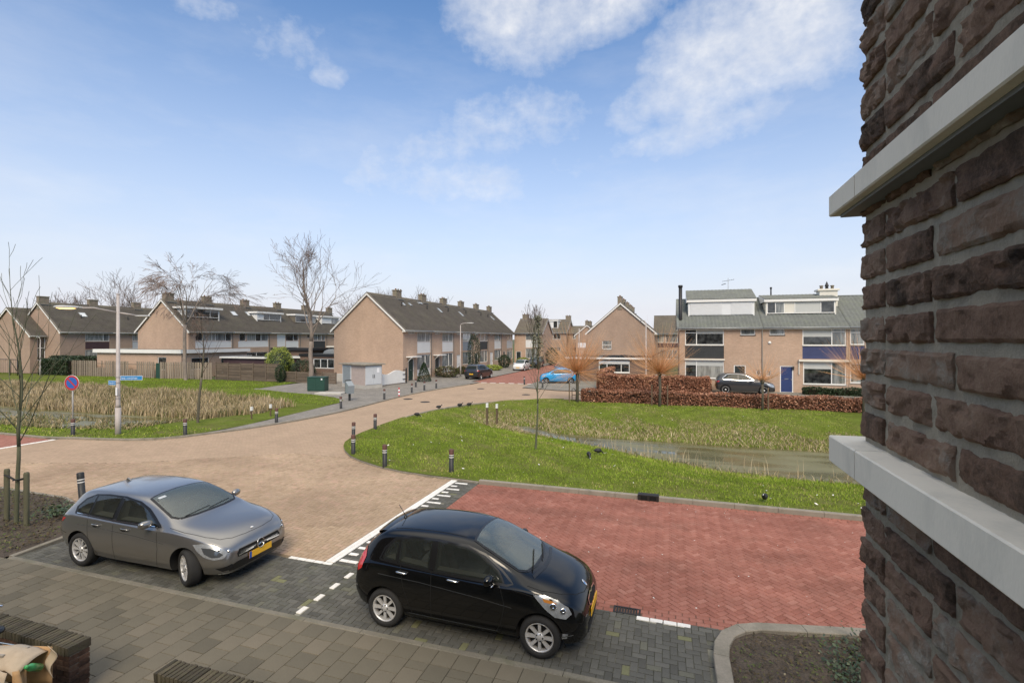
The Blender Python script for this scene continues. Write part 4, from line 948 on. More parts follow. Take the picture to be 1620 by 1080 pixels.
# garage block with awning window in front of C
t = thing('garage', 'flat roofed brick garage with wide white window behind the hedge', 'garage', (-9.9, 50.0, 0))
m = MB(); wall_holes(m, 8.0, 0, 2.3, [(3.05, 6.1, .95, 2.15)]); m.add([(0, 0, 0), (0, 0, 2.3), (0, 8, 2.3), (0, 8, 0)], [(0, 1, 2, 3)]); m.add([(8, 0, 0), (8, 0, 2.3), (8, 8, 2.3), (8, 8, 0)], [(0, 3, 2, 1)]); m.add([(0, 8, 0), (8, 8, 0), (8, 8, 2.3), (0, 8, 2.3)], [(0, 3, 2, 1)]); m.build('wall', MT['house_brick_plinth'], t)
window(t, 3.06, 6.09, .96, 1.85, splits=(.27, .73), glass='glass_dark', fw=.07, sill='white_paint')
m = MB(); m.box(3.06, 6.09, .0, .09, 1.85, 2.14); m.build('shutter_box', MT['white_paint'], t)
m = MB(); m.box(-.25, 8.2, -.25, 8.1, 2.3, 2.42); m.build('roof', MT['bitumen'], t); m = MB(); m.box(-.3, 8.25, -.3, -.251, 2.28, 2.46); m.build('fascia', MT['white_paint'], t)
for i in range(5):
    m = MB(); m.box(3.4 + i * .85, 4.15 + i * .85, .6 + .1 * (i % 2), 1.5, 2.42 + .02 * i, 2.62 + .03 * (i % 3)); m.build('roof_panel', MT['dark_metal'], t)
# conservatory-like sloping glass roof beside it
t = thing('lean_to', 'sloping glazed lean-to roof beside the right hand houses', 'canopy', (-2.2, 50.2, 0))
for i in range(8):
    m = MB(); m.tube([(0 + i * .1, 0 + i * .5, 2.45 + i * .02), (3.4, 0 + i * .5, 3.9)], .035, 4); m.build('rafter', MT['terracotta'], t)
m = MB(); m.add([(0, 0, 2.4), (3.4, 0, 3.86), (3.4, 4, 3.86), (.7, 4, 2.55)], [(0, 1, 2, 3)]); m.build('glass_roof', MT['glass_net'], t)
m = MB(); m.box(3.3, 3.4, 0, 4, 0, 3.84); m.box(0, .1, 0, .1, 0, 2.4); m.build('post', MT['terracotta'], t)
# --- right terrace D ---------------------------------------------------------------
GD = 'terraced houses facing the ditch on the right'
def dhouse(x, W_, mirror, lb, **kw): return house('terraced_house', lb, (x, 44.3, 0), 0, W_=W_, D=8.2, he=5.4, hr=7.9, roof='roof_tile_grey', group=GD, ov=.3, roofamp=.04, gutter=True, fancy=True, **kw)
d1 = dhouse(.76, 6.38, 0, 'right hand brick house with black cladding, shuttered dormer and dark front door',
            ops=[(.45, 3.5, 3.78, 5.22, dict(splits=(.3,), transom={0: .72}, glasses=['glass_dark', 'glass_dark'], blind={1: .32}, fw=.07)), (4.75, 5.85, 4.62, 5.25, dict(glass='glass_net', sill='dark_metal')), (.45, 3.5, 1.0, 2.5, dict(splits=(.3,), glasses=['glass_dark', 'glass_curtain'], blind={0: .25, 1: .28}, fw=.07)), (5.95, 6.25, 1.3, 1.75, dict(glass='glass_net', sill=False, fw=.04))],
            panels=[(.45, 3.5, 2.66, 3.74, 'black_panel')], door=(4.25, 5.15, 0, 2.15, 'dark_door'), gable=('l',), pipe=6.36, pitch=.3)
m = MB(); m.box(.4, 3.55, -.12, .0, 2.52, 2.64); m.build('awning_case', MT['cream_paint'], d1)
dormer(d1, .75, 6.0, 1.35, 6.35, 7.65, 8.2, 5.4, 7.9, blank='shutter', tile=(4.0, 8.75, 'roof_tile_grey'), over=.14, yb=5.0)
m = MB(); m.tube([(.1, .9, 3.9), (.1, .9, 8.8)], .15, 10); m.tube([(.1, .9, 8.75), (.1, .9, 8.95)], .19, 10); m.build('flue_pipe', MT['dark_metal'], d1)
t = thing('tv_antenna', 'roof aerial on a thin mast above the shuttered dormer', 'antenna', (5.0, 48.4, 7.8)); m = MB(); m.tube([(0, 0, 0), (0, 0, 2.0)], .02, 5); m.build('mast', MT['zinc'], t)
m = MB(); m.tube([(-.5, 0, 1.7), (.5, .1, 1.85)], .015, 4)
for i in range(6): m.tube([(-.45 + i * .18, -.25, 1.71 + i * .03), (-.45 + i * .18, .3, 1.71 + i * .03)], .012, 4)
m.tube([(-.55, 0, 1.4), (-.2, 0, 1.5)], .03, 5); m.build('aerial', MT['dark_metal'], t)
d2 = dhouse(7.16, 6.0, 1, 'right hand brick house with blue cladding panel, blue door and windowed dormer',
            ops=[(.5, 1.6, 4.62, 5.25, dict(glass='glass_net', sill='dark_metal')), (2.85, 5.85, 3.78, 5.22, dict(splits=(.68,), transom={1: .76}, glasses=['glass_dark', 'glass_net'], blind={0: .52}, fw=.07)), (2.9, 5.85, .72, 2.5, dict(splits=(.67,), glasses=['glass_dark', 'glass_net'], blind={0: .3}, fw=.07)), (.28, .6, 1.3, 1.75, dict(glass='glass_net', sill=False, fw=.04))],
            panels=[(2.85, 5.85, 2.72, 3.72, 'blue_panel')], door=(1.25, 2.2, 0, 2.15, 'blue_door'), pipe=None)
m = MB(); m.box(2.55, 6.1, -.22, .0, 2.52, 2.66); m.build('awning_case', MT['cream_paint'], d2); m = MB(); m.box(2.56, 2.62, -.1, -.04, 1.5, 2.52); m.build('awning_arm', MT['cream_paint'], d2)
dormer(d2, .45, 5.55, 1.35, 6.4, 7.55, 8.2, 5.4, 7.9, cheek='cream_paint', splits=(.13, .26, .42, .80), glasses=['glass_dark', 'glass_net', 'cream_paint', 'blind', 'glass_dark'], tile=(4.0, 8.15, 'roof_tile_grey'), over=.14, yb=5.0)
m = MB(); m.tube([(1.3, 4, 8), (1.3, 4, 8.75)], .06, 8); m.tube([(1.3, 4, 8.7), (1.3, 4, 8.85)], .09, 8); m.build('roof_vent', MT['dark_metal'], d2)
m = MB(); m.box(4.7, 6.0, 2.6, 3.6, 7.0, 8.3); m.bbox(4.55, 6.12, 2.5, 3.7, 8.3, 8.45, .03); c_ = m.build('chimney', MT['cream_paint'], d2)
for i in range(3):
    m = MB(); M = Matrix.Translation((4.95 + i * .4, 3.1, 8.44)); m.lathe([(.13, 0), (.11, .25), (.16, .27), (.15, .33), (0, .36 + .35 * (i == 1))], 10, M=M); m.build('chimney_pot', MT['chimney_brick'] if i != 1 else MT['dark_metal'], c_)
m = MB(); m.box(2.1, 2.25, -.09, 0, 1.85, 2.1); m.build('wall_lamp', MT['dark_metal'], d2); m = MB(); m.lathe([(0, 0), (.12, 0), (.12, .05), (0, .06)], 12, M=Matrix.Translation((.5, -.002, 4.0)) @ Matrix.Rotation(PI / 2, 4, 'X')); m.build('alarm_box', MT['white_paint'], d2)
d3 = dhouse(13.18, 6.2, 0, 'right hand brick house with blue panel partly behind the near brick wall',
            ops=[(.1, 1.05, 3.85, 5.2, dict(transom={0: .7}, glass='glass_net')), (.1, 1.05, .9, 2.4, dict(transom={0: .7}, glass='glass_net')), (1.6, 4.5, 3.8, 5.2, dict(splits=(.5,), glass='glass_dark')), (1.6, 4.5, .9, 2.5, dict(splits=(.5,), glass='glass_dark'))], panels=[(.1, 1.05, 2.72, 3.75, 'blue_panel')], chim=None)
m = MB()
for h_, w_ in ((d1, 6.38), (d2, 6.0)): m = MB(); m.box(.0, w_, -.012, -.001, 0, .55) ; 
# --- far closing houses -------------------------------------------------------------
house('terraced_house', 'distant brick house with long white dormer closing the street', (-27.5, 100, 0), 0, W_=7.2, D=8, he=5.8, hr=8.4, ops=[(1.2, 2.9, 4.2, 5.3, dict(splits=(.5,), glass='glass_dark', sill=False)), (4.4, 6.0, 4.2, 5.3, dict(splits=(.5,), glass='glass_dark', sill=False)), (1, 6, 1, 2.6, dict(splits=(.5,), glass='glass_net', sill=False))], chim=6.8, gable=('r',), brick='house_brick_dark', group='distant houses')
dormer(COL.objects[-1] if False else [o for o in COL.objects if o.get('label', '').startswith('distant brick house with long')][0], .6, 5.2, 1.0, 6.6, 8.2, 8, 5.8, 8.4, splits=(.3, .8), glasses=['glass_dark', 'white_panel', 'glass_dark'])
house('terraced_house', 'distant plain brick house behind the parked white cars', (-20.2, 101.5, 0), 0, W_=6.2, D=8, he=5.6, hr=7.0, ops=[(.8, 2.0, 4.3, 5.4, dict(splits=(.5,), glass='glass_net', sill=False)), (3.6, 5.2, 4.3, 5.4, dict(glass='glass_dark', sill=False)), (1, 5, 1, 2.6, dict(splits=(.5,), glass='glass_dark', sill=False))], brick='house_brick_dark', group='distant houses')
house('terraced_house', 'distant small gabled house with two capped chimneys', (-13.2, 96, 0), ROT_E, W_=6, D=4.4, he=5.2, hr=7.0, ops=[], chim=[.6, 4.6], gable=('l',), brick='house_brick_dark', group='distant houses')
house('terraced_house', 'distant house with grey roof seen between right gable and flue', (-2.6, 84, 0), 0, W_=7.5, D=8, he=5.4, hr=8.2, ops=[(.7, 1.6, 3.7, 5.0, dict(glass='glass_curtain', sill=False)), (1.9, 4.5, 3.7, 5.0, dict(splits=(.7,), glass='glass_net', sill=False)), (1, 6, 1, 2.5, dict(splits=(.4,), glass='glass_net', sill=False))], panels=[(.7, 6.8, 2.9, 3.6, 'brown_panel')], brick='house_brick_dark', group='distant houses')
# --- flat roofed extension, sheds and annex on the left ------------------------------
def flat(name, label, x0, x1, y0, y1, h, brick='house_brick', fas='white_paint', fh=.38, wins=(), cat='extension', side_wins=(), ov=.25, extra=None):
    t = thing(name, label, cat, (x0, y0, 0)); W_ = x1 - x0; D = y1 - y0; m = MB(); wall_holes(m, W_, 0, h, [w[:4] for w in wins])
    m2 = MB(); wall_holes(m2, D, 0, h, [w[:4] for w in side_wins]); M = Matrix.Translation((W_, 0, 0)) @ Matrix.Rotation(PI / 2, 4, 'Z')
    b = len(m.v); m.v += [tuple(M @ Vector(p)) for p in m2.v]; m.f += [[i + b for i in f] for f in m2.f]; m.m += m2.m; m.sm += m2.sm; m.c += m2.c
    m.add([(0, 0, 0), (0, D, 0), (0, D, h), (0, 0, h)], [(0, 1, 2, 3)]); m.add([(0, D, 0), (W_, D, 0), (W_, D, h), (0, D, h)], [(0, 3, 2, 1)]); m.build('wall', MT[brick], t)
    m = MB(); m.box(-ov, W_ + ov, -ov, D + ov, h, h + .02); m.box(-ov + .05, W_ + ov - .05, -ov + .05, D + ov - .05, h + .02, h + fh - .06); m.build('roof', MT['bitumen'], t)
    m = MB()
    m.box(-ov, W_ + ov, -ov - .04, -ov, h - .02, h + fh); m.box(W_ + ov, W_ + ov + .04, -ov - .04, D + ov, h - .02, h + fh); m.box(-ov - .04, -ov, -ov - .04, D + ov, h - .02, h + fh); m.build('fascia', MT[fas], t)
    for w in wins: window(t, *w[:4], **(w[4] if len(w) > 4 else {}))
    if side_wins:
        s_ = bpy.data.objects.new('side_windows', None); link(s_, t); s_.location = (W_, 0, 0); s_.rotation_euler = (0, 0, PI / 2)
        for w in side_wins:
            f = window(s_, *w[:4], **(w[4] if len(w) > 4 else {})); f.parent = t; f.matrix_parent_inverse = Matrix.Identity(4); f.location = (W_, 0, 0); f.rotation_euler = (0, 0, PI / 2)
        bpy.data.objects.remove(s_)
    return t
ext = flat('house_extension', 'long flat roofed brick extension with white fascia behind the slat fence', -63.5, -50.4, 39.9, 48.6, 2.75, wins=[(9.6, 10.9, .9, 2.3, dict(glass='glass_dark', splits=()))],
     side_wins=[(1.2, 3.4, .9, 2.2, dict(glass='glass_dark', sill=False)), (5.0, 8.2, .3, 2.3, dict(glass='glass_dark', splits=(.5,), sill=False))])
flat('garden_shed', 'low dark shed with white roof edge behind the board fence', -48.5, -41.0, 43.5, 47.5, 2.15, 'brown_panel', fh=.16, cat='shed')
flat('garden_shed', 'brown flat roofed shed rising behind the low white roof edges', -47.5, -42.0, 50.0, 54, 2.9, 'house_brick_plinth', 'dark_metal', fh=.3, cat='shed')
flat('garden_shed', 'low shed with white edge just left of the big bare tree', -40.6, -36.2, 44.6, 49, 2.2, 'brown_panel', fh=.18, cat='shed')
flat('annex', 'dark brick annex with three pane white window beside the middle gable', -38.2, -33.42, 43.9, 49, 2.45, 'house_brick_plinth', 'dark_metal', fh=.25, wins=[(1.7, 4.4, 1.15, 2.2, dict(splits=(.34, .67), glass='glass_dark', fw=.09, sill=False))], cat='annex', ov=.05)
t = thing('covered_boat', 'grey covered bundle on the annex roof', 'cover', (-35.0, 45.2, 2.72)); m = MB(); m.lathe([(1.2, 0), (1.05, .25), (.6, .45), (0, .5)], 14, M=Matrix.Scale(.45, 4, (0, 1, 0))); m.build('tarpaulin', MT['lead'], t)
flat('garden_shed', 'dark open fronted shelter behind the round clipped bush', -39.5, -36.5, 50.5, 54, 3.3, 'black_panel', 'cream_paint', fh=.15, cat='shed')
# more of the row beyond, behind the big tree
# ================================================================ street furniture
pm('bollard_black', (.022, .023, .024), .55, var=.3, vscale=8); pm('bollard_top', (.10, .045, .035), .7, var=.3, vscale=10); pm('wood_post', (.12, .085, .05), .85, var=.35, vscale=6, stretch=(1, 1, .2))
pm('stake_wood', (.10, .098, .06), .9, var=.35, vscale=8, stretch=(1, 1, .15), bump=.004, bscale=30); pm('rubber', (.02, .02, .02), .8)
pm('reflector', (.75, .75, .73), .3); pm('galv', (.34, .33, .32), .55, metal=.35, var=.15, vscale=3); pm('pole_paint', (.40, .36, .34), .6, var=.15, vscale=4)
pm('sign_blue', (.03, .12, .42), .35); pm('sign_white', (.75, .76, .78), .35); pm('sign_red', (.42, .035, .04), .35); pm('street_blue', (.035, .22, .5), .35)
pm('lamp_glow', (.8, .5, .2), .4, emit=(1, .62, .22), estr=2.2); pm('lamp_grey', (.42, .42, .41), .5, metal=.2); pm('lamp_white', (.6, .6, .58), .4)
pm('fence_wood', (.27, .22, .17), .9, tint=True, tamp=.3, var=.22, vscale=3, stretch=(1, 1, .2)); pm('board_wood', (.125, .095, .07), .9, tint=True, tamp=.3, var=.3, vscale=4, stretch=(.3, .3, 2))
pm('green_box', (.015, .055, .04), .5, var=.15); pm('light_grey_paint', (.5, .52, .54), .5, var=.06); pm('grey_paint', (.23, .26, .28), .5, var=.08); pm('kiosk_wall', (.40, .33, .30), .85, var=.14, vscale=4, bump=.004, bscale=50)
def bollard(label, x, y, rz=0, lean=(0, 0), h=.78, top='bollard_top', kind='recycled'):
    t = thing('bollard', label, 'bollard', (x, y, .0), rz, 'black bollards round the junction'); t.rotation_euler = (lean[0], lean[1], rz); r = .075
    m = MB(); m.lathe([(r, -.1), (r, h - .16), (0, h - .16)], 12); m.build('shaft', MT['bollard_black'], t)
    m = MB(); m.lathe([(r + .004, h - .159), (r + .004, h - .02), (r - .01, h), (0, h)], 12); m.build('cap', MT[top], t)
    for z in (h - .19, h - .26):
        m = MB(); m.lathe([(r + .003, z), (r + .003, z + .025)], 12); m.build('reflective_band', MT['reflector'], t)
bl = [(-25.05, 14.78, 'wooden topped bollard beside the no stopping sign'), (-20.35, 16.3, 'bollard on the left lawn edge nearest the camera'), (-19.05, 20.2, 'bollard beside the twin white markers on the left path'), (-19.15, 25.5, 'bollard just before the litter bin'),
      (-19.15, 30.3, 'bollard just beyond the litter bin'), (-19.45, 34.7, 'bollard just beyond the red and white post'), (-21.4, 38.9, 'bollard by the conifer, set back from the kerb'), (-19.4, 36.7, 'bollard in front of the conifer on the kerb'), (-19.2, 38.5, 'bollard farthest along the left footpath kerb'),
      (-12.75, 17.8, 'bollard at the west tip of the grass island'), (-11.1, 15.5, 'bollard close in front of another on the island tip'), (-13.2, 20.1, 'bollard alone on the far side of the island tip'), (-9.05, 14.35, 'bollard on the island edge with two bands, left of the white line'), (-6.65, 14.4, 'bollard at the end of the double white line'),
      (-13.1, 44.7, 'bollard at the mouth of the red street'), (-10.6, 41.8, 'bollard in front of the blue car')]
for x, y, l in bl:
    nogrp = bollard('black ' + l, x, y, random.uniform(0, 3), (random.uniform(-.02, .02), random.uniform(-.02, .02)))
bollard('leaning black bollard behind the grey hatchback', -14.45, 8.75, 0, (.0, -.12), h=.85, top='bollard_black')
t = thing('marker_post', 'short red and white striped post between the bollards', 'post', (-19.1, 32.2, .05))
for i in range(5): m = MB(); m.lathe([(.05, i * .13), (.05, i * .13 + .13), (0, i * .13 + .13)], 10); m.build('stripe', MT['sign_red'] if i % 2 == 0 else MT['sign_white'], t)
for (x, y, z, l) in ((-19.95, 20.9, 0, 'white topped marker post, left one of the pair by the left ditch'), (-19.75, 22.0, 0, 'white topped marker post, right one of the pair by the left ditch')):
    t = thing('ditch_marker', l, 'post', (x - 1.2, y - .2, z), 0, 'white topped markers'); m = MB(); m.box(-.03, .03, -.03, .03, -.4, .5); m.build('stem', MT['wood_post'], t); m = MB(); m.box(-.05, .05, -.05, .05, .5, .7); m.build('cap', MT['reflector'], t)
for (x, y, l) in ((-9.65, 25.6, 'white topped marker post at the ditch head, left and lower'), (-9.4, 26.5, 'white topped marker post at the ditch head, right and taller')):
    z = float(lawn_z([(x, y)])[0]); t = thing('ditch_marker', l, 'post', (x, y, z), 0, 'white topped markers'); m = MB(); m.box(-.05, .05, -.05, .05, -.3, 1.0); m.build('stem', MT['wood_post'], t); m = MB(); m.box(-.055, .055, -.06, .055, 1.0, 1.24); m.build('cap', MT['reflector'], t)
# litter bin
t = thing('litter_bin', 'dark litter bin on a post beside the left footpath', 'bin', (-21.0, 28.9, .05), -.5)
m = MB(); m.box(-.06, .06, -.06, .06, 0, .75); m.build('post', MT['bollard_black'], t)
m = MB(); m.prism([(-.2, .55), (.22, .5), (.3, 1.05), (-.16, 1.35), (-.2, 1.35)], -.22, .22, 'y'); m.build('bin_body', MT['grey_paint'], t, fix=True)
m = MB(); m.box(-.23, -.2, -.23, .23, .5, 1.42); m.build('back_plate', MT['bollard_black'], t)
# no stopping / no parking sign
t = thing('parking_sign', 'round blue no parking sign with red ring and one diagonal bar', 'sign', (-25.35, 14.95, .05), .28)
m = MB(); m.tube([(0, 0, -.3), (0, 0, 2.62)], .03, 8); m.build('pole', MT['galv'], t)
face = Matrix.Translation((0, -.05, 2.3)) @ Matrix.Rotation(PI / 2, 4, 'X')
m = MB(); m.lathe([(0, -.012), (.335, -.012), (.335, .0), (0, .0)], 36, M=face); d = m.build('disc', MT['sign_white'], t)
m = MB(); m.lathe([(.0, .002), (.325, .002)], 36, M=face); m.build('red_ring', MT['sign_red'], d); m = MB(); m.lathe([(.0, .004), (.245, .004)], 36, M=face); m.build('blue_field', MT['sign_blue'], d)
m = MB(); m.box(-.262, .262, -.034, .034, .0062, .0066, M=face @ Matrix.Rotation(-PI / 4, 4, 'Z')); m.build('diagonal_bar', MT['sign_red'], d)
m = MB(); m.box(-.07, .07, -.035, .0, 2.24, 2.36); m.build('clamp', MT['galv'], t)
# double lamp post with street name plates
RX = Matrix.Rotation(PI / 2, 4, 'X')
t = thing('lamp_post', 'grey lamp post with two arms, left lamp glowing, by the left ditch', 'lamp post', (-23.55, 15.65, .03))
m = MB(); m.tube([(0, 0, -.3), (0, 0, 1.2)], .115, 14); m.tube([(0, 0, 1.2), (0, 0, 1.35), (0, 0, 6.25)], [.115, .085, .062], 14); m.tube([(0, 0, 6.25), (0, 0, 6.3)], .07, 14); m.build('pole', MT['pole_paint'], t)
ca, sa = math.cos(ANG), math.sin(ANG)
def cw(dx, dz): return Vector((dx * ca - dz * sa, dx * sa + dz * ca, 0))   # sideways / away offsets of the arms
la = cw(-1.15, -1.25); ra = cw(.62, .5)
def lamp_head(t, p, d, size, glow):
    d = d.normalized(); a = math.atan2(d.y, d.x); M = Matrix.Translation(p) @ Matrix.Rotation(a, 4, 'Z')
    pr = [(-.28, .0, .03), (-.12, .07, .055), (.1, .12, .07), (.4, .13, .075), (.6, .09, .055), (.68, 0.01, .02)]
    mb = MB(); vs = []; n = 12
    for (x, w, h) in pr:
        for k in range(n):
            a_ = 2 * PI * k / n; z = math.sin(a_) * h; z = z if z > 0 else z * .35; vs.append(M @ Vector((x * size, math.cos(a_) * max(w, .01) * size, z * size * 1.2)))
    fs = [(i * n + k, i * n + (k + 1) % n, (i + 1) * n + (k + 1) % n, (i + 1) * n + k) for i in range(len(pr) - 1) for k in range(n)]
    mb.add(vs, fs, 0, True); h = mb.build('lamp_head', MT['lamp_grey'], t)
    m = MB(); vs = []; 
    for (r_, z) in ((.0, -.075), (.6, -.068), (1, -.03)):
        for k in range(n): a_ = 2 * PI * k / n; vs.append(M @ Vector(((.28 + math.cos(a_) * .33 * r_) * size, math.sin(a_) * .11 * r_ * size, z * size)))
    fs = [(i * n + k, i * n + (k + 1) % n, (i + 1) * n + (k + 1) % n, (i + 1) * n + k) for i in range(2) for k in range(n)]
    m.add(vs, fs, 0, True); m.build('lamp_glass', MT['lamp_glow'] if glow else MT['lamp_white'], h, fix=True)
m = MB(); m.tube([(0, 0, 5.45), la * .5 + Vector((0, 0, 5.62)), la * .82 + Vector((0, 0, 5.6))], [.035, .03, .028], 8); m.build('arm', MT['pole_paint'], t)
lamp_head(t, la * .86 + Vector((0, 0, 5.6)), la, 1.0, True)
m = MB(); m.tube([(0, 0, 5.45), ra * .9 + Vector((0, 0, 5.33))], [.035, .028], 8); m.build('arm', MT['pole_paint'], t)
lamp_head(t, ra * .95 + Vector((0, 0, 5.31)), ra, .62, False)
def name_plate(t, w, h, z, ang, out, glyphs):
    M = Matrix.Rotation(ang, 4, 'Z'); o0 = .1 if out > 0 else -.1 - w
    m = MB(); m.box(o0, o0 + w, -.015, .0, z, z + h, M=M); p = m.build('street_name_plate', MT['sign_white'], t)
    m = MB(); m.box(o0 + .012, o0 + w - .012, -.0175, -.0151, z + .012, z + h - .012, M=M); m.build('plate_face', MT['street_blue'], p)
    m = MB(); x = o0 + .05
    for g_ in glyphs:
        gw = .04 if g_ != ' ' else .03
        if g_ != ' ':
            hh = .045 if g_ in 'acemnorsuvwxz' else .075; lo = -.02 if g_ in 'gpqy' else 0
            m.box(x, x + .009, -.0196, -.018, z + h * .32 + lo, z + h * .32 + hh, M=M)
            if g_ in 'abcdegmnopqrsuwl': m.box(x + .009, x + gw - .012, -.0196, -.018, z + h * .32 + .036, z + h * .32 + .045, M=M)
            if g_ in 'acdegosuw': m.box(x + .009, x + gw - .012, -.0196, -.018, z + h * .32, z + h * .32 + .009, M=M)
            if g_ in 'abdghmnopqu': m.box(x + gw - .012, x + gw - .003, -.0196, -.018, z + h * .32, z + h * .32 + .045, M=M)
        x += gw
        if x > o0 + w - .07: break
    m.build('lettering', MT['sign_white'], p)
name_plate(t, .92, .2, 2.42, .42, 1, 'burg veenweg laan')
name_plate(t, .46, .2, 2.2, .05, -1, 'laan plein')
m = MB()
for z in (2.3, 2.55, 1.75, 1.6, 1.2): m.lathe([(.098, z), (.098, z + .03)], 14)
m.build('strap', MT['galv'], t); m = MB(); m.box(-.02, .09, -.1, -.085, 1.75, 2.1); m.build('sticker', MT['sign_white'], t)
# single lamps and poles
def lamp(label, x, y, h, arm, ang, mat='pole_paint', group='single street lamps', head=.6):
    t = thing('street_lamp', label, 'street lamp', (x, y, 0), 0, group); m = MB(); d = Vector((math.cos(ang), math.sin(ang), 0))
    m.tube([(0, 0, -.1), (0, 0, h * .25), (0, 0, h * .27), (0, 0, h - .15)], [.085, .085, .06, .05], 10)
    if arm: m.tube([Vector((0, 0, h - .15)), Vector((0, 0, h)) + d * .1, d * arm * .6 + Vector((0, 0, h + .1)), d * arm + Vector((0, 0, h + .08))], [.05, .04, .035, .03], 8)
    m.build('pole', MT[mat], t); lamp_head(t, d * arm + Vector((0, 0, h + .08)), d, head, False); return t
lamp('street lamp with curved arm in front of the middle terrace', -22.6, 51.4, 6.0, .9, 0.3, head=.9)
lamp('tall slim lamp pole in front of the broad right gable', -1.85, 41.3, 5.7, .25, 2.8, head=.5)
lamp('low lamp post by the dark hedge at the far left', -70.2, 38.1, 4.4, .3, PI, head=.7)
t = thing('street_sign', 'small white sign on a pole beyond the first orange willow', 'sign', (-10.6, 62, 0)); m = MB(); m.tube([(0, 0, 0), (0, 0, 3.6)], .035, 8); m.build('pole', MT['galv'], t); m = MB(); m.box(-.5, .5, -.03, 0, 3.2, 3.8); m.build('panel', MT['sign_white'], t)
t = thing('lamp_pole', 'thin grey pole rising behind the first orange willow', 'pole', (-8.3, 47.0, 0)); m = MB(); m.tube([(0, 0, 0), (0, 0, 5.3)], .05, 8); m.build('pole', MT['pole_paint'], t)
# left edge gate frame of poles
t = thing('garden_gate', 'dark metal gate frame at the far left by the lawn', 'gate', (-73.5, 37.0, .0)); m = MB(); m.tube([(0, 0, 0), (0, 0, 1.9)], .05, 6); m.tube([(-3, 0, 1.9), (1.3, 0, 1.9)], .04, 6); m.tube([(1.3, 0, 0), (1.3, 0, 1.9)], .05, 6); m.build('frame', MT['dark_metal'], t)
m = MB()
for i in range(12): m.tube([(-2.9 + i * .35, 0, .1), (-2.9 + i * .35, 0, 1.85)], .012, 4)
m.build('bars', MT['dark_metal'], t)
# fences
def slat_fence(label, x0, x1, y0, y1, h, pitch, w, mat='fence_wood', hv=None, skip=()):
    t = thing('slat_fence', label, 'fence', (x0, y0, .0), math.atan2(y1 - y0, x1 - x0)); L_ = math.hypot(x1 - x0, y1 - y0); n = int(L_ / pitch); me = []
    for k in range(6):
        mb = MB(); mb.box(-w / 2, w / 2, -.012, .012, .05, h, col=random.random()); me.append(mb.mesh('slat', MT[mat]))
    lows = {}
    for i in range(n):
        x = (i + .5) * pitch
        if any(a < x < b for a, b, _ in skip):
            hh = [c for a, b, c in skip if a < x < b][0]
            if hh <= 0: continue
            o = bpy.data.objects.new('slat', me[i % 6]); o.scale = (1, 1, hh / h)
        else: o = bpy.data.objects.new('slat', random.choice(me))
        o.location = (x, random.uniform(-.006, .006) - .035 * (i % 2), random.uniform(-.012, .012)); link(o, t)
    m = MB()
    for z in (.35, h - .35): m.box(0, L_, .0125, .05, z, z + .08)
    m.build('rail', MT[mat], t)
    for i in range(int(L_ / 1.9) + 1):
        m = MB(); m.box(i * 1.9 - .04, i * 1.9 + .04, .051, .13, 0, h + .02, col=.3); m.build('post', MT[mat], t)
    return t
slat_fence('grey wooden slat fence below the flat roofed extension', -67.2, -52.9, 39.15, 38.9, 1.82, .155, .1, skip=((4.9, 6.3, 1.05), (10.2, 11.4, .95)))
slat_fence('grey wooden slat fence right of the green garden gate', -52.2, -45.6, 38.9, 39.7, 1.82, .155, .1)
t = thing('garden_gate', 'narrow green garden gate between the slat fences', 'gate', (-52.85, 38.95, 0)); m = MB()
for i in range(6): m.box(i * .105, i * .105 + .1, -.01, .01, .05, 1.7)
m.build('leaf', MT['green_box'], t)
def board_fence(label, x0, y0, x1, y1, h, n, pw=1.8, mat='board_wood'):
    t = thing('board_fence', label, 'fence', (x0, y0, 0), math.atan2(y1 - y0, x1 - x0)); L_ = math.hypot(x1 - x0, y1 - y0); k = max(1, round(L_ / pw)); pw = L_ / k
    for p in range(k):
        dz = random.uniform(-.04, .04)
        for b in range(n):
            hh = h / n; m = MB(); m.box(p * pw + .06, (p + 1) * pw - .06, -.015 + .03 * (b % 2), .005 + .03 * (b % 2), .06 + b * hh + dz, .06 + (b + 1) * hh - .012 + dz, col=random.random()); m.build('board', MT[mat], t)
        m = MB(); m.box(p * pw - .045, p * pw + .045, -.05, .05, 0, h + .12, col=.6); m.build('post', MT[mat], t)
    m = MB(); m.box(L_ - .045, L_ + .045, -.05, .05, 0, h + .12, col=.6); m.build('post', MT[mat], t)
    return t
board_fence('high brown board fence in front of the sheds', -45.3, 39.75, -36.9, 39.5, 1.75, 12, 1.75)
board_fence('low weathered board fence left of the green cabinet', -36.3, 39.4, -30.0, 39.2, 1.05, 7, 1.6)
board_fence('wooden fence panels closing the far end of the street', -21.5, 85, -16.2, 85.4, 2.2, 10, 1.8, 'fence_wood')
# green cabinet, slab, transformer kiosk, white wavy wall
t = thing('utility_cabinet', 'dark green electrical cabinet on the paved corner', 'cabinet', (-28.1, 33.1, .05), .25)
m = MB(); m.bbox(0, 1.45, 0, .75, .06, 1.12, .02); m.box(.02, 1.43, .02, .73, 0, .06); b_ = m.build('body', MT['green_box'], t)
m = MB(); m.bbox(-.03, 1.48, -.03, .78, 1.121, 1.17, .02); m.build('lid', MT['green_box'], t)
for i in range(2): m = MB(); m.box(.03 + i * .7, .71 + i * .7, -.014, -.001, .1, 1.08); m.build('door', MT['green_box'], t)
m = MB(); m.box(1.15, 1.27, -.022, -.0145, .92, 1.04); m.build('label_plate', MT['sign_white'], t)
t = thing('concrete_slab', 'pale concrete slab lying in front of the green cabinet', 'slab', (-25.9, 31.3, .05), .2); m = MB(); m.bbox(0, 2.1, 0, 1.0, 0, .12, .02); m.build('slab', MT['concrete'], t)
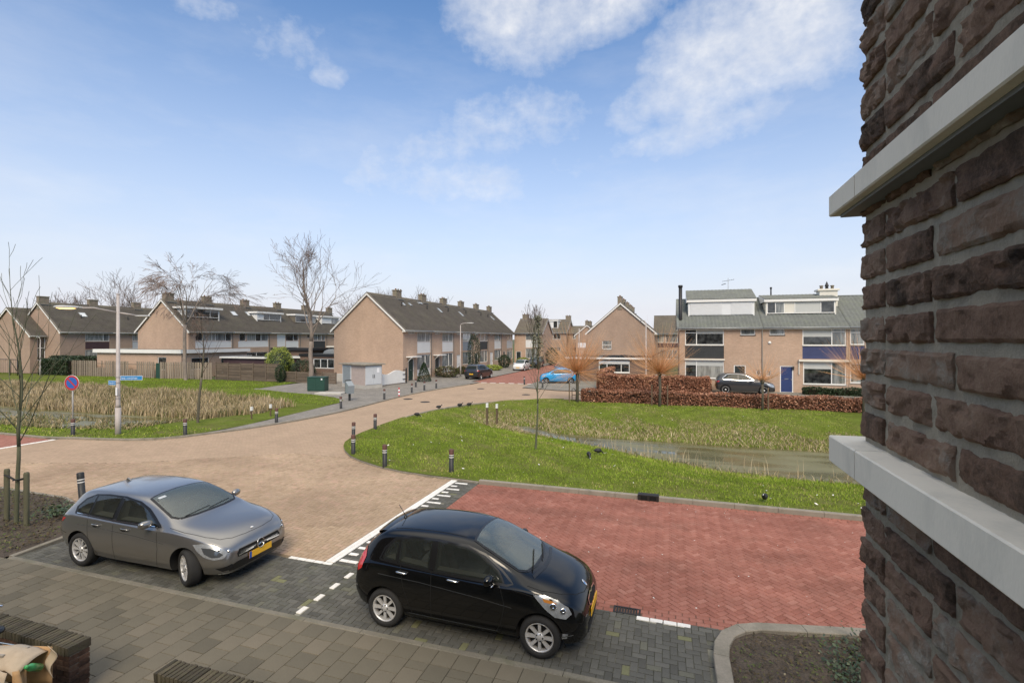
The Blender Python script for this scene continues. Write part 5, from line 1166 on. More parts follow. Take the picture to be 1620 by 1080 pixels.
t = thing('transformer_kiosk', 'small brick transformer kiosk with grey doors and flat overhanging roof', 'kiosk', (-27.9, 37.35, .05), math.radians(-23))
Wk, Dk, Hk = 3.5, 1.75, 2.0
m = MB(); m.box(0, Wk, 0, Dk, .3, Hk); m.build('wall', MT['kiosk_wall'], t); m = MB(); m.box(-.03, Wk + .03, -.03, Dk + .03, -.05, .3); m.build('plinth', MT['concrete'], t)
m = MB(); m.bbox(-.22, Wk + .22, -.22, Dk + .22, Hk, Hk + .12, .03); m.build('roof', MT['kerb_concrete'], t)
m = MB(); m.box(.1, 1.5, -.05, -.001, .32, Hk - .06); m.build('door_frame', MT['light_grey_paint'], t); m = MB(); m.box(.22, 1.38, -.07, -.051, .38, Hk - .14)
for i in range(14): m.box(.24, 1.36, -.078, -.0705, .42 + i * .103, .48 + i * .103)
m.build('door', MT['grey_paint'], t)
m = MB(); m.box(Wk + .001, Wk + .04, .08, Dk - .06, .32, Hk - .05); m.build('door_frame', MT['light_grey_paint'], t)
for i in range(2): m = MB(); m.box(Wk + .041, Wk + .06, .14 + i * .75, .86 + i * .75, .36, Hk - .1); d = m.build('door', MT['light_grey_paint'], t); m = MB(); m.box(Wk + .061, Wk + .09, .78 + i * .16, .82 + i * .16, .9, 1.2); m.build('handle', MT['bollard_black'], d)
m = MB(); m.box(Wk + .061, Wk + .066, 1.2, 1.45, 1.35, 1.75); m.build('label_plate', MT['sign_white'], t)
t = thing('garden_wall', 'low white wavy garden gate wall on the side of the middle gable', 'wall', (-24.9, 37.5, .05), math.radians(83))
m = MB(); n = 30; top = [(i / n * 4.6, 1.02 + .12 * math.sin(i / n * 11) + .25 * (i / n)) for i in range(n + 1)]
for (a, b) in zip(top, top[1:]): m.prism([(a[0], .1), (b[0], .1), (b[0], b[1]), (a[0], a[1])], -.06, .06, 'y')
m.build('panel', MT['white_paint'], t, fix=True)
for x in (.8, 4.7):
    m = MB(); m.box(x - .05, x + .05, -.16, -.065, 0, 1.45); p_ = m.build('gate_post', MT['bollard_black'], t)
    for z in (.4, .85, 1.25): m = MB(); m.box(x - .5, x - .05, -.12, -.07, z, z + .05); m.build('hinge_strap', MT['bollard_black'], p_)
t = thing('garden_wall', 'low pale block wall left of the transformer kiosk', 'wall', (-33.5, 42.0, .05)); m = MB(); m.bbox(0, 4.2, 0, .2, 0, .75, .02); m.build('wall', MT['concrete'], t)
# ---------------------------------------------------------------- near garden walls
brickmat('garden_brick', (.085, .045, .032), (.13, .07, .045), (.045, .038, .03), .21, .06, .01, var=.3, vs=3, bump=.012)
pm('coping_brick', (.062, .05, .035), .95, tint=True, tamp=.45, var=.4, vscale=9, bump=.01, bscale=70, mot=(.085, .09, .035), motamp=.6, motscale=5)
def garden_wall(label, x0, x1):
    t = thing('garden_wall', label, 'wall', (x0, 3.91, 0)); m = MB(); L_ = x1 - x0
    m.box(.012, L_ - .012, .012, .2, 0, .585); m.build('core', MT['joint_grey'], t)
    nb = 0; pit = .0615; cours = 9; me = {}
    def brick(ax0, ax1, ay0, ay1, z0, z1):
        mb = MB(); j = lambda: random.uniform(-.003, .003); mb.bbox(ax0 + .004 + j(), ax1 - .004 + j(), ay0 + j(), ay1 + j(), z0 + .004, z1 - .004 + j() * .5, .006); mb.build('brick', MT['garden_near_brick'], t)
    for c in range(cours):
        z = c * pit + .03
        if z < .0: continue
        off = .105 * (c % 2)
        xx = L_ if x1 < -6 else 0; sgn = -1 if x1 < -6 else 1
        k = 0; a = 0
        while a < 1.6 and a < L_:
            l = (.105 if c % 2 and k == 0 else .215); p = (L_ - a - l, L_ - a) if sgn < 0 else (a, a + l)
            brick(p[0], p[1], 0, .1, z, z + pit); a += l; k += 1
        # end face header or stretcher
        e = (L_ - .1, L_) if sgn < 0 else (0, .1)
        brick(e[0] - (.001 if sgn > 0 else -.001), e[1] - (.001 if sgn > 0 else -.001), .103, .215, z, z + pit)
    t2 = 0; x = 0
    n = int(L_ / .06); vis = []
    meshes = []
    for k in range(10):
        mb = MB(); mb.bbox(.003, .051, -.012, .235, -.1, 0, .005, col=random.random())
        mb.v = [(a + random.uniform(-.003, .003), b + random.uniform(-.004, .004), c_ + random.uniform(-.003, .003)) for a, b, c_ in mb.v]; meshes.append(mb.mesh('coping_brick', MT['coping_brick']))
    for i in range(n):
        xx = L_ - (i + 1) * .06 if x1 < -6 else i * .06
        o = bpy.data.objects.new('coping_brick', random.choice(meshes)); o.location = (xx, 0, .69 + random.uniform(-.004, .004)); o.rotation_euler = (random.uniform(-.02, .02), 0, random.uniform(-.02, .02)); link(o, t)
        if i > 55: break
    return t
# near brick material (shared with the window pier)
def nearbrick(name, ramp, mortar=False):
    m = bpy.data.materials.new(name); m.use_nodes = True; t = m.node_tree; L = t.links.new; b = t.nodes['Principled BSDF']
    b.inputs['Roughness'].default_value = .92; b.inputs['Specular IOR Level'].default_value = .25
    tc = _n(t, 'ShaderNodeTexCoord'); oi = _n(t, 'ShaderNodeObjectInfo'); ad = _n(t, 'ShaderNodeVectorMath', operation='ADD'); mu = _n(t, 'ShaderNodeMath', operation='MULTIPLY'); mu.inputs[1].default_value = 37
    L(oi.outputs['Random'], mu.inputs[0]); L(tc.outputs['Object'], ad.inputs[0]); L(mu.outputs[0], ad.inputs[1])
    n = _n(t, 'ShaderNodeTexNoise'); n.inputs['Scale'].default_value = 16; n.inputs['Detail'].default_value = 9; n.inputs['Roughness'].default_value = .68; L(ad.outputs[0], n.inputs[0])
    n2 = _n(t, 'ShaderNodeTexNoise'); n2.inputs['Scale'].default_value = 160; n2.inputs['Detail'].default_value = 9; n2.inputs['Roughness'].default_value = .8; L(ad.outputs[0], n2.inputs[0])
    a1 = _n(t, 'ShaderNodeMath', operation='MULTIPLY_ADD'); a1.inputs[1].default_value = .45; L(oi.outputs['Random'], a1.inputs[0]); L(n.outputs[0], a1.inputs[2])
    a2 = _n(t, 'ShaderNodeMath', operation='MULTIPLY_ADD'); a2.inputs[1].default_value = .6; L(n2.outputs[0], a2.inputs[0]); L(a1.outputs[0], a2.inputs[2])
    mr = _n(t, 'ShaderNodeMapRange'); mr.inputs['From Min'].default_value = .62; mr.inputs['From Max'].default_value = 1.42; L(a2.outputs[0], mr.inputs[0])
    cr = _n(t, 'ShaderNodeValToRGB'); el = cr.color_ramp.elements
    while len(el) < len(ramp): el.new(.5)
    for e, (p, c) in zip(el, ramp): e.position = p; e.color = col4(c)
    L(mr.outputs[0], cr.inputs[0]); L(cr.outputs[0], b.inputs['Base Color'])
    bs = _n(t, 'ShaderNodeMath', operation='MULTIPLY_ADD'); bs.inputs[1].default_value = .45; L(n2.outputs[0], bs.inputs[0]); L(n.outputs[0], bs.inputs[2])
    bp = _n(t, 'ShaderNodeBump'); bp.inputs['Distance'].default_value = .014; bp.inputs['Strength'].default_value = 1; L(bs.outputs[0], bp.inputs['Height']); L(bp.outputs[0], b.inputs['Normal'])
    MT[name] = m
nearbrick('near_brick', [(0, (.05, .038, .028)), (.2, (.14, .092, .062)), (.42, (.28, .172, .115)), (.66, (.38, .25, .168)), (.86, (.40, .33, .255)), (1, (.52, .47, .38))])
nearbrick('near_mortar', [(0, (.34, .295, .215)), (.5, (.52, .455, .34)), (1, (.64, .57, .44))])
nearbrick('garden_near_brick', [(0, (.02, .014, .011)), (.3, (.05, .03, .022)), (.55, (.085, .048, .034)), (.8, (.12, .072, .05)), (1, (.15, .12, .095))])
pm('stone_band', (.88, .80, .65), .8, var=.05, vscale=5, bump=.0003, bscale=260, mot=(.46, .44, .37), motamp=.3, motscale=11, stretch=(1, 1, .5), spec=.3)
garden_wall('left garden wall with mossy brick on edge coping and end pier', -11.5, -6.69)
garden_wall('right garden wall of the same mossy brick, cut off by the frame', -5.33, -2.0)
# ---------------------------------------------------------------- our building: rough brick pier with stone bands
from mathutils import noise as mnoise
bd = thing('brick_building', 'rough dark brick pier with pale stone bands at the right edge', 'building', (.345, 1.085, 0))
# local axes: x into the wall (+x), y towards the far corner is 0 and negative back to the camera
def rough_brick(y0, y1, z0, z1, depth=.06, end=False, seed=0, prot=0.0):
    """hand moulded brick: face grid displaced by layered noise"""
    ly = y1 - y0; lz = z1 - z0; ny = max(4, int(ly / .0052)); nz = max(4, int(lz / .0048)); vs = []; g = .0
    edge_off = [mnoise.noise(Vector((seed, i * .9, 3))) for i in range(8)]
    amp_ = random.choice([.35, .55, .8, 1.0, 1.0])
    def surf(u, v):
        y = y0 + ly * u; z = z0 + lz * v
        e = min(u * ly, (1 - u) * ly, v * lz, (1 - v) * lz)
        r = .0042 * (1 - min(1, e / .005)) ** 2 + .004 * max(0, mnoise.noise(Vector((seed * 3, y * 55, z * 55)))) * (1 - min(1, e / .012))
        p = Vector((seed * 3.7, y * 16, z * 16)); q = Vector((seed * 1.3, y * 45 + 3, z * 60))
        d = .0028 * mnoise.noise(p) + .0026 * mnoise.noise(p * 2.3 + Vector((5, 1, 2))) + .0030 * mnoise.noise(q) + .0022 * mnoise.noise(q * 2.2)
        d -= .0045 * max(0, 1 - abs(mnoise.noise(Vector((seed * 5.1, y * 30 + z * 18, z * 34 - y * 12)))) * 7) * (.5 + mnoise.noise(p * 1.7))
        cr_ = mnoise.noise(Vector((seed * 2.1, y * 22 + z * 30, z * 26 - y * 9))); tt = min(1, max(0, (-.16 - cr_) / .05)); d -= .0058 * tt; c2 = mnoise.noise(Vector((seed * 7.7, y * 38 - z * 12, z * 44 + 2))); d -= .0035 * min(1, max(0, (-.22 - c2) / .04))
        yy = y + .0028 * mnoise.noise(Vector((seed, z * 60, 9))); zz = z + .0022 * mnoise.noise(Vector((y * 45, seed, 4 + v)))
        return (min(.0008, -(prot + d * amp_ + .0042)) + r, yy, zz)
    for j in range(nz + 1):
        for i in range(ny + 1): vs.append(surf(i / ny, j / nz))
    W1 = ny + 1; fs = [(j * W1 + i, j * W1 + i + 1, (j + 1) * W1 + i + 1, (j + 1) * W1 + i) for j in range(nz) for i in range(ny)]
    # skirts back into the wall
    ring = [i for i in range(ny + 1)] + [j * W1 + ny for j in range(1, nz + 1)] + [nz * W1 + i for i in range(ny - 1, -1, -1)] + [j * W1 for j in range(nz - 1, 0, -1)]
    b = len(vs); 
    for k in ring: x, y, z = vs[k]; vs.append((depth if not end or True else depth, y, z))
    n = len(ring)
    for k in range(n): fs.append((ring[k], b + k, b + (k + 1) % n, ring[(k + 1) % n]))
    c = Vector((0, (y0 + y1) / 2, (z0 + z1) / 2))
    vs = [(v[0], v[1] - c.y, v[2] - c.z) for v in vs]
    mb = MB(); mb.add(vs, fs, 0, True); o = mb.build('brick', MT['near_brick'], bd, fix=True); o.location = c; o.data.set_sharp_from_angle(angle=math.radians(24))
    return o
PT = .0585; BH = .0455; JT = PT - BH
seed = 1
def course(z, k, y_end=0.0):
    global seed
    hl = .105; g = .013; y = y_end
    # header at the corner, then the bond
    lens = [hl] + ([.215, .215, .215, .215, .215] if k % 2 == 0 else [.16, .215, .215, .215, .215])
    if k % 3 == 1: lens[1] = .155
    for l in lens:
        y1 = y; y0 = y - l
        zj = random.uniform(-.0012, .0012)
        rough_brick(y0 + g / 2 + random.uniform(.0005, .003), y1 - (g / 2 if y < y_end else 0), z + zj, z + BH + zj + random.uniform(-.002, .001), .07, seed=seed, prot=random.uniform(-.0005, .0025)); seed += 1
        y = y0
        if y < -1.0: break
LB1 = CAMH - .191; LB0 = CAMH - .243; UB0 = CAMH + .2425; UB1 = CAMH + .284
z = LB1 + .010; k = 0
while z < UB0 - .01:
    if z + BH > UB0: pass
    course(z, k); z += PT; k += 1
z = UB1 + .008; k = 1
while z < CAMH + .95: course(z, k); z += PT; k += 1
z = LB0 - .010 - BH; k = 1
while z > CAMH - 1.05: course(z, k); z -= PT; k += 1
# mortar bed: displaced sheet recessed behind the faces, with the return of the corner
def mortar(z0, z1):
    ny, nz = 110, int((z1 - z0) / .008); vs = []
    for j in range(nz + 1):
        for i in range(ny + 1):
            y = -1.05 * i / ny - .006; zz = z0 + (z1 - z0) * j / nz
            d = .003 * mnoise.noise(Vector((y * 60, zz * 60, 1))) + .0018 * mnoise.noise(Vector((y * 170, zz * 170, 5)))
            vs.append((.0030 + d * .7, y, zz))
    W1 = ny + 1; fs = [(j * W1 + i, (j + 1) * W1 + i, (j + 1) * W1 + i + 1, j * W1 + i + 1) for j in range(nz) for i in range(ny)]
    mb = MB(); mb.add(vs, fs, 0, True); mb.box(.0125, 2.2, -1.05, -.006, z0, z1, skip='b'); o = mb.build('mortar', MT['near_mortar'], bd)
    return o
mortar(LB1, UB0); mortar(UB1, CAMH + 1.0); mortar(CAMH - 1.1, LB0)
# far return of the pier (faces away from the camera) as ordinary brickwork, and the rest of the block behind the viewer
m = MB(); m.box(.075, 2.2, -.0059, .0, CAMH - 1.1, LB0); m.box(.075, 2.2, -.0059, 0, LB1, UB0); m.box(.075, 2.2, -.0059, 0, UB1, CAMH + 1.0); m.build('return_wall', MT['house_brick_plinth'], bd)
brickmat('block_brick', (.10, .055, .04), (.15, .085, .06), (.15, .145, .13), .21, .06, .01, var=.2, vs=2)
m = MB(); m.box(.02, 2.2, -1.05, -.001, 0, CAMH - 1.101); m.box(.02, 2.2, -1.05, -.001, CAMH + 1.001, 6.8); m.box(.02, 2.2, -1.6, -1.051, 0, 6.8)
m.box(.33, 2.2, -12, -1.601, 0, 6.8); m.box(-34, -4, -16, -6.5, 0, 8.6); m.box(-3.999, .329, -16, -12.001, 0, 6.8); m.box(2.21, 16, -12, -1.2, 0, 6.8); m.build('masonry', MT['block_brick'], bd)
# bands: stones butted with a joint
def band(z0, z1, name='stone_band'):
    q = .0434
    for (ya, yb) in ((-.0975, q), (-1.0, -.1)):
        mb = MB(); b = .0022
        vs = []
        for (x, z) in ((.3, z0), (-q + b, z0), (-q, z0 + b), (-q, z1 - b), (-q + b, z1), (.3, z1 + .004)):
            vs.append((x, ya, z))
        for (x, z) in ((.3, z0), (-q + b, z0), (-q, z0 + b), (-q, z1 - b), (-q + b, z1), (.3, z1 + .004)): vs.append((x, yb, z))
        n = 6; fs = [(i, (i + 1) % n, n + (i + 1) % n, n + i) for i in range(n)] + [tuple(range(n))[::-1], tuple(range(n, 2 * n))]
        mb.add(vs, fs); mb.build(name, MT['stone_band'], bd, fix=True)
    m = MB(); m.box(-q + .004, .3, -.1, -.0975, z0 + .002, z1 - .001); m.build('band_joint', MT['joint_grey'], bd)
band(LB0, LB1); band(UB0, UB1)
m = MB(); m.box(-.028, .2, -.9, .028, UB0 - .006, UB0 - .0002); m.build('drip_edge', MT['lead'], bd)
# ================================================================ cars
def paint(name, c, metal=.0, rough=.35, coat=1.0, flake=0, dirt=.5):
    m = bpy.data.materials.new(name); m.use_nodes = True; t = m.node_tree; L = t.links.new; b = t.nodes['Principled BSDF']
    b.inputs['Base Color'].default_value = col4(c); b.inputs['Metallic'].default_value = metal; b.inputs['Roughness'].default_value = rough
    b.inputs['Coat Weight'].default_value = coat; b.inputs['Coat Roughness'].default_value = .03
    tc = _n(t, 'ShaderNodeTexCoord'); n = _n(t, 'ShaderNodeTexNoise'); n.inputs['Scale'].default_value = 2.5; n.inputs['Detail'].default_value = 7; L(tc.outputs['Object'], n.inputs[0])
    # road film towards the sills
    sp = _n(t, 'ShaderNodeSeparateXYZ'); L(tc.outputs['Object'], sp.inputs[0])
    mr = _n(t, 'ShaderNodeMapRange'); mr.inputs['From Min'].default_value = .62; mr.inputs['From Max'].default_value = .18; mr.inputs['To Min'].default_value = 0; mr.inputs['To Max'].default_value = dirt; L(sp.outputs[2], mr.inputs[0])
    ml = _n(t, 'ShaderNodeMath', operation='MULTIPLY'); L(mr.outputs[0], ml.inputs[0]); L(n.outputs[0], ml.inputs[1])
    mx = _n(t, 'ShaderNodeMix', data_type='RGBA'); L(ml.outputs[0], mx.inputs['Factor']); mx.inputs['A'].default_value = col4(c); mx.inputs['B'].default_value = (.10, .09, .075, 1); L(mx.outputs['Result'], b.inputs['Base Color'])
    r2 = _n(t, 'ShaderNodeMapRange'); r2.inputs['To Min'].default_value = .02; r2.inputs['To Max'].default_value = .16; L(n.outputs[0], r2.inputs[0]); L(r2.outputs[0], b.inputs['Coat Roughness'])
    MT[name] = m; return m
paint('paint_grey', (.27, .262, .25), .8, .30); paint('paint_black', (.004, .0042, .0045), 0, .5, dirt=.08); MT['paint_black'].node_tree.nodes['Principled BSDF'].inputs['Specular IOR Level'].default_value = 0; paint('paint_blue', (.02, .30, .62), .1); paint('paint_white', (.62, .62, .61)); paint('paint_dark', (.03, .033, .038), .3); paint('paint_plum', (.018, .018, .02), .2, dirt=.12); paint('paint_silver', (.35, .36, .37), .7)
pm('car_glass', (.012, .018, .018), .06, coat=0, spec=.12); pm('windscreen', (.035, .055, .052), .05, coat=0, spec=.2, var=.7, vscale=2.2)
pm('trim_black', (.006, .006, .006), .35); pm('gap_black', (.003, .003, .003), .9); pm('tyre', (.018, .018, .018), .85, var=.3, vscale=6); pm('alloy', (.62, .62, .62), .38, metal=.45); pm('chrome', (.75, .76, .77), .12, metal=1)
pm('tail_red', (.5, .02, .02), .15, coat=1); pm('lamp_clear', (.34, .36, .38), .25, coat=.6, metal=.4, var=.35, vscale=14); pm('lamp_dark', (.05, .055, .06), .15, coat=1); pm('plate_yellow', (.75, .42, .02), .4, var=.1, vscale=20); pm('plate_blue', (.02, .08, .35), .4); pm('indicator', (.5, .2, .04), .2, coat=1); pm('underbody', (.006, .006, .006), .95)
def catmull(xs, ys, x):
    """monotone-ish smooth interpolation"""
    xs = np.array(xs); ys = np.array(ys); m = np.gradient(ys, xs); x = np.clip(x, xs[0], xs[-1]); i = np.clip(np.searchsorted(xs, x) - 1, 0, len(xs) - 2)
    h = xs[i + 1] - xs[i]; t = (x - xs[i]) / h
    return ys[i] * (2 * t**3 - 3 * t**2 + 1) + m[i] * h * (t**3 - 2 * t**2 + t) + ys[i + 1] * (-2 * t**3 + 3 * t**2) + m[i + 1] * h * (t**3 - t**2)
def clearglass(name, tint, refl=1.0, sheen=.03):
    m = bpy.data.materials.new(name); m.use_nodes = True; t = m.node_tree; t.nodes.clear(); L = t.links.new
    tr = _n(t, 'ShaderNodeBsdfTransparent'); tr.inputs[0].default_value = col4(tint); gl = _n(t, 'ShaderNodeBsdfGlossy'); gl.inputs['Roughness'].default_value = .015; gl.inputs[0].default_value = (refl, refl, refl, 1)
    fr = _n(t, 'ShaderNodeFresnel'); fr.inputs[0].default_value = 1.75; mx = _n(t, 'ShaderNodeMixShader'); df = _n(t, 'ShaderNodeBsdfDiffuse'); df.inputs[0].default_value = (.42, .5, .46, 1); m0 = _n(t, 'ShaderNodeMixShader'); m0.inputs[0].default_value = sheen; L(tr.outputs[0], m0.inputs[1]); L(df.outputs[0], m0.inputs[2]); L(fr.outputs[0], mx.inputs[0]); L(m0.outputs[0], mx.inputs[1]); L(gl.outputs[0], mx.inputs[2])  # pale diffuse share puts the reflected sky into the glass colour
    o = _n(t, 'ShaderNodeOutputMaterial'); L(mx.outputs[0], o.inputs[0]); MT[name] = m
clearglass('glass_tinted', (.52, .56, .54)); clearglass('glass_front', (.70, .80, .76), 1.0, .16)
pm('seat_fabric', (.12, .12, .125), .9, var=.3, vscale=6); pm('dash_plastic', (.06, .062, .064), .6); pm('cabin_lining', (.20, .195, .18), .9)
class Car:
    def __init__(s, name, label, cat, loc, rz, prof, paintm, axles, wr, wd=.20, scale=(1, 1, 1), group=None, detail=2, steer=0, rim='spoke8', cabin=None):
        s.cabin = cabin
        s.t = thing(name, label, cat, loc, rz, group); s.t['group'] = group if group else s.t.get('group'); 
        if not group: del s.t['group']
        s.prof = [(p[0] * scale[0], p[1] * scale[2], p[2] * scale[2], p[3] * scale[2]) + tuple(q * scale[1] for q in p[4:]) for p in prof]
        s.ax = [a * scale[0] for a in axles]; s.wr = wr; s.detail = detail; s.sc = scale; s.L = s.prof[-1][0]; s.paint = paintm
        s.body()
        if s.cabin: s.interior()
        half = max(p[5] for p in s.prof)
        for k, a in enumerate(s.ax):
            for sd in (-1, 1): s.wheel(a, sd * (half - wd * .5 - .015), wd, sd, steer if k == 1 else 0, rim)
    def body(s):
        P = np.array(s.prof); sec = []
        X = P[:, 0]
        for (x, zb, zs, zt, wl_, wm, ws, wt) in s.prof:
            green = zt - zs > .16
            pts = [(0, zb), (wl_ * .7, zb), (wl_ * .97, zb + .02), (wl_, zb + .07), (wm * .995, zb + (zs - zb) * .38), (wm, zb + (zs - zb) * .68), (ws + (wm - ws) * .35, zs - .045 * min(1, (zs - zb) / .4)), (ws, zs)]
            if green:
                pts += [(ws - .02, zs + .02), (ws + (wt - ws) * .45, zs + (zt - zs) * .45), (wt + .03, zt - (zt - zs) * .16), (wt - .03, zt - (zt - zs) * .045), (wt * .6, zt - .004), (0, zt + .008)]
            else:
                d = zt - zs
                pts += [(ws - .02, zs + .012 * 1), (ws * .9 + wt * .1 - .01, zs + d * .3), (ws * .55 + wt * .45 - .03, zs + d * .55), (wt, zs + d * .8), (wt * .55, zt), (0, zt + .006)]
            sec.append(pts)
        n = len(sec[0]); vs = []; 
        for (row, pts) in zip(s.prof, sec):
            x = row[0]
            for (y, z) in pts: vs.append((x, y, z))
            for (y, z) in pts[1:-1][::-1]: vs.append((x, -y, z))
        m = 2 * n - 2; N = len(sec); fs = []
        for i in range(N - 1):
            for k in range(m): fs.append((i * m + k, i * m + (k + 1) % m, (i + 1) * m + (k + 1) % m, (i + 1) * m + k))
        # caps as ladders
        for i, fl in ((0, False), (N - 1, True)):
            for k in range(n - 1):
                a, b = i * m + k, i * m + k + 1; c = i * m + (m - k - 1) % m if k + 1 < n - 1 else i * m + k + 1; d = i * m + (m - k) % m
                q = [a, b, c, d]; q2 = []
                for v in q:
                    if v not in q2: q2.append(v)
                if len(q2) >= 3: fs.append(tuple(q2 if fl else q2[::-1]))
        mb = MB(); mb.add(vs, fs, 0, True)
        me = mb.mesh('body', [MT[s.paint], MT['underbody']])
        bm = bmesh.new(); bm.from_mesh(me); bmesh.ops.recalc_face_normals(bm, faces=bm.faces)
        bm.to_mesh(me); bm.free()
        ca = me.attributes.new('crease_edge', 'FLOAT', 'EDGE'); vals = np.zeros(len(me.edges), dtype=np.float32); mm = m
        for ei, e_ in enumerate(me.edges):
            a_, b_ = e_.vertices
            if abs(a_ - b_) == mm:
                k_ = a_ % mm; k_ = min(k_, mm - k_)
                if k_ == 7: vals[ei] = .42
                elif k_ == 3: vals[ei] = .5
                elif k_ == 5: vals[ei] = .22
                elif k_ == 10: vals[ei] = .3
        ca.data.foreach_set('value', vals)
        o = bpy.data.objects.new('body', me); link(o, s.t)
        sub = o.modifiers.new('s', 'SUBSURF'); sub.levels = 2; sub.render_levels = 2
        cut = []
        if s.detail >= 1:
            half = max(p[5] for p in s.prof)
            for a in s.ax:
                c = MB(); r = s.wr + .045
                c.lathe([(0, -half - .3), (r, -half - .3), (r, half + .3), (0, half + .3)], 40, M=Matrix.Translation((a, 0, s.wr + .01)) @ Matrix.Rotation(PI / 2, 4, 'X'), m=0, smooth=False)
                cm_ = c.mesh('cut', [MT['underbody']]); bm = bmesh.new(); bm.from_mesh(cm_); bmesh.ops.remove_doubles(bm, verts=bm.verts, dist=1e-5); bmesh.ops.recalc_face_normals(bm, faces=bm.faces); bm.to_mesh(cm_); bm.free()
                co = bpy.data.objects.new('cut', cm_); COL.objects.link(co); cut.append(co); co.matrix_world = s.t.matrix_basis.copy() if False else Matrix.Identity(4)
                co.parent = s.t
        if s.cabin:
            cb = s.cabin; cl = MB(); V = []; kx, ky, kz = s.sc; cb = dict(cb, loft=[(a * kx, b * kz, c * ky) for a, b, c in cb['loft']], side=[[(p[0] * kx, p[1] * kz) for p in g] for g in cb['side']], front=[(p[0] * kx, p[1] * ky) for p in cb['front']], rear=[(p[0] * ky, p[1] * kz) for p in cb['rear']])
            for (x, zt, w) in cb['loft']:
                V += [(x, -w * .9, .42), (x, w * .9, .42), (x, w, .80 if zt > .9 else zt - .1), (x, w * .86, zt), (x, -w * .86, zt), (x, -w, .80 if zt > .9 else zt - .1)]
            n_ = len(cb['loft']); cl.add(V, [(i * 6 + k, i * 6 + (k + 1) % 6, (i + 1) * 6 + (k + 1) % 6, (i + 1) * 6 + k) for i in range(n_ - 1) for k in range(6)] + [tuple(range(6))[::-1], tuple((n_ - 1) * 6 + k for k in range(6))])
            solids = [cl]
            for g in cb['side']: q_ = MB(); q_.prism(g, -1.4, 1.4, 'y'); solids.append(q_)
            q_ = MB(); q_.prism(cb['front'], .93, 1.9, 'z'); solids.append(q_)
            q_ = MB(); q_.prism(cb['rear'], -.5, .85, 'x'); solids.append(q_)
            for q_ in solids:
                cm_ = q_.mesh('cut', [MT['cabin_lining']]); bm = bmesh.new(); bm.from_mesh(cm_); bmesh.ops.recalc_face_normals(bm, faces=bm.faces); bm.to_mesh(cm_); bm.free()
                co = bpy.data.objects.new('cut', cm_); COL.objects.link(co); co.parent = s.t; cut.append(co)
        # first evaluate the uncut surface for projecting details
        bpy.context.view_layer.update(); dg = bpy.context.evaluated_depsgraph_get()
        e = o.evaluated_get(dg); em = e.to_mesh(); s.bvh = BVHTree.FromPolygons([v.co.copy() for v in em.vertices], [tuple(p.vertices) for p in em.polygons]); e.to_mesh_clear()
        for co in cut:
            b = o.modifiers.new('b', 'BOOLEAN'); b.object = co; b.operation = 'DIFFERENCE'; b.solver = 'EXACT'; b.material_mode = 'TRANSFER'
        if cut:
            bpy.context.view_layer.update(); dg = bpy.context.evaluated_depsgraph_get(); nm = bpy.data.meshes.new_from_object(o.evaluated_get(dg)); nm.name = 'body'
            o.modifiers.clear(); o.data = nm
            for co in cut: bpy.data.objects.remove(co)
            # the tunnel between the wheels: close off with a dark tub
            half = max(p[5] for p in s.prof); m2 = MB()
            for a in s.ax: m2.box(a - s.wr - .1, a + s.wr + .1, -half + .32, half - .32, s.prof[5][1] + .02, s.wr * 2 + .12)
            m2.build('wheel_tub', MT['underbody'], s.t)
        s.bodyo = o
        w = o.modifiers.new('wn', 'WEIGHTED_NORMAL') if cut else None
        if w: w.keep_sharp = True
        if cut: o.data.set_sharp_from_angle(angle=math.radians(42))
    def interior(s):
        cb = s.cabin; sx = cb['seats']; w = .36
        for (x, rear) in ((sx[0], 0), (sx[1], 1)):
            for y in (-w, w):
                e = bpy.data.objects.new('seat', None); link(e, s.t); m = MB(); m.bbox(x - .05, x + .42, y - .23, y + .23, .42, .60, .05); m.build('cushion', MT['seat_fabric'], e)
                m = MB(); M = Matrix.Translation((x, y, .55)) @ Matrix.Rotation(-.32, 4, 'Y'); m.bbox(-.10, .04, -.23, .23, 0, .56, .05, M=M); m.build('backrest', MT['seat_fabric'], e)
                m = MB(); m.bbox(-.07, .02, -.12, .12, .60, .76, .04, M=M); m.tube([M @ Vector((-.02, -.05, .5)), M @ Vector((-.02, -.05, .66))], .008, 5); m.build('headrest', MT['seat_fabric'], e)
        x = cb['dash']; m = MB(); m.prism([(x, .45), (x + .05, .88), (x + .12, .945), (x + .75, .93), (x + .75, .45)], -.66, .66, 'y'); m.build('dashboard', MT['dash_plastic'], s.t, fix=True)
        m = MB(); M = Matrix.Translation((x - .10, .34, .86)) @ Matrix.Rotation(-1.15, 4, 'Y'); ring = [M @ Vector((.18 * math.cos(a), .18 * math.sin(a), 0)) for a in np.linspace(0, 2 * PI, 25)]; m.tube(ring, .015, 6, cap=False)
        for a in (0, 2.1, 4.2): m.tube([M @ Vector((0, 0, -.02)), M @ Vector((.17 * math.cos(a), .17 * math.sin(a), 0))], .02, 5)
        m.build('steering_wheel', MT['trim_black'], s.t)
        m = MB(); m.bbox(x + .0, x + .04, -.12, .12, 1.14 if s.L > 4 else 1.17, 1.20 if s.L > 4 else 1.23, .01); m.build('rear_view_mirror', MT['trim_black'], s.t)
    def hit(s, axis, a, b, sd):
        if axis == 'y': o, d = Vector((a, sd * 3, b)), Vector((0, -sd, 0))
        elif axis == 'x': o, d = Vector((sd * 3 + (s.L if sd > 0 else 0), a, b)), Vector((-sd, 0, 0))
        else: o, d = Vector((a, b, 4)), Vector((0, 0, -1))
        h = s.bvh.ray_cast(o, d)
        if h[0] is None:
            q = Vector((a, sd * .8, b)) if axis == 'y' else (Vector((s.L if sd > 0 else 0, a, b)) if axis == 'x' else Vector((a, b, 1)))
            h = s.bvh.find_nearest(q)
        n = h[1]
        if n.dot(d) > 0: n = -n
        return h[0], n
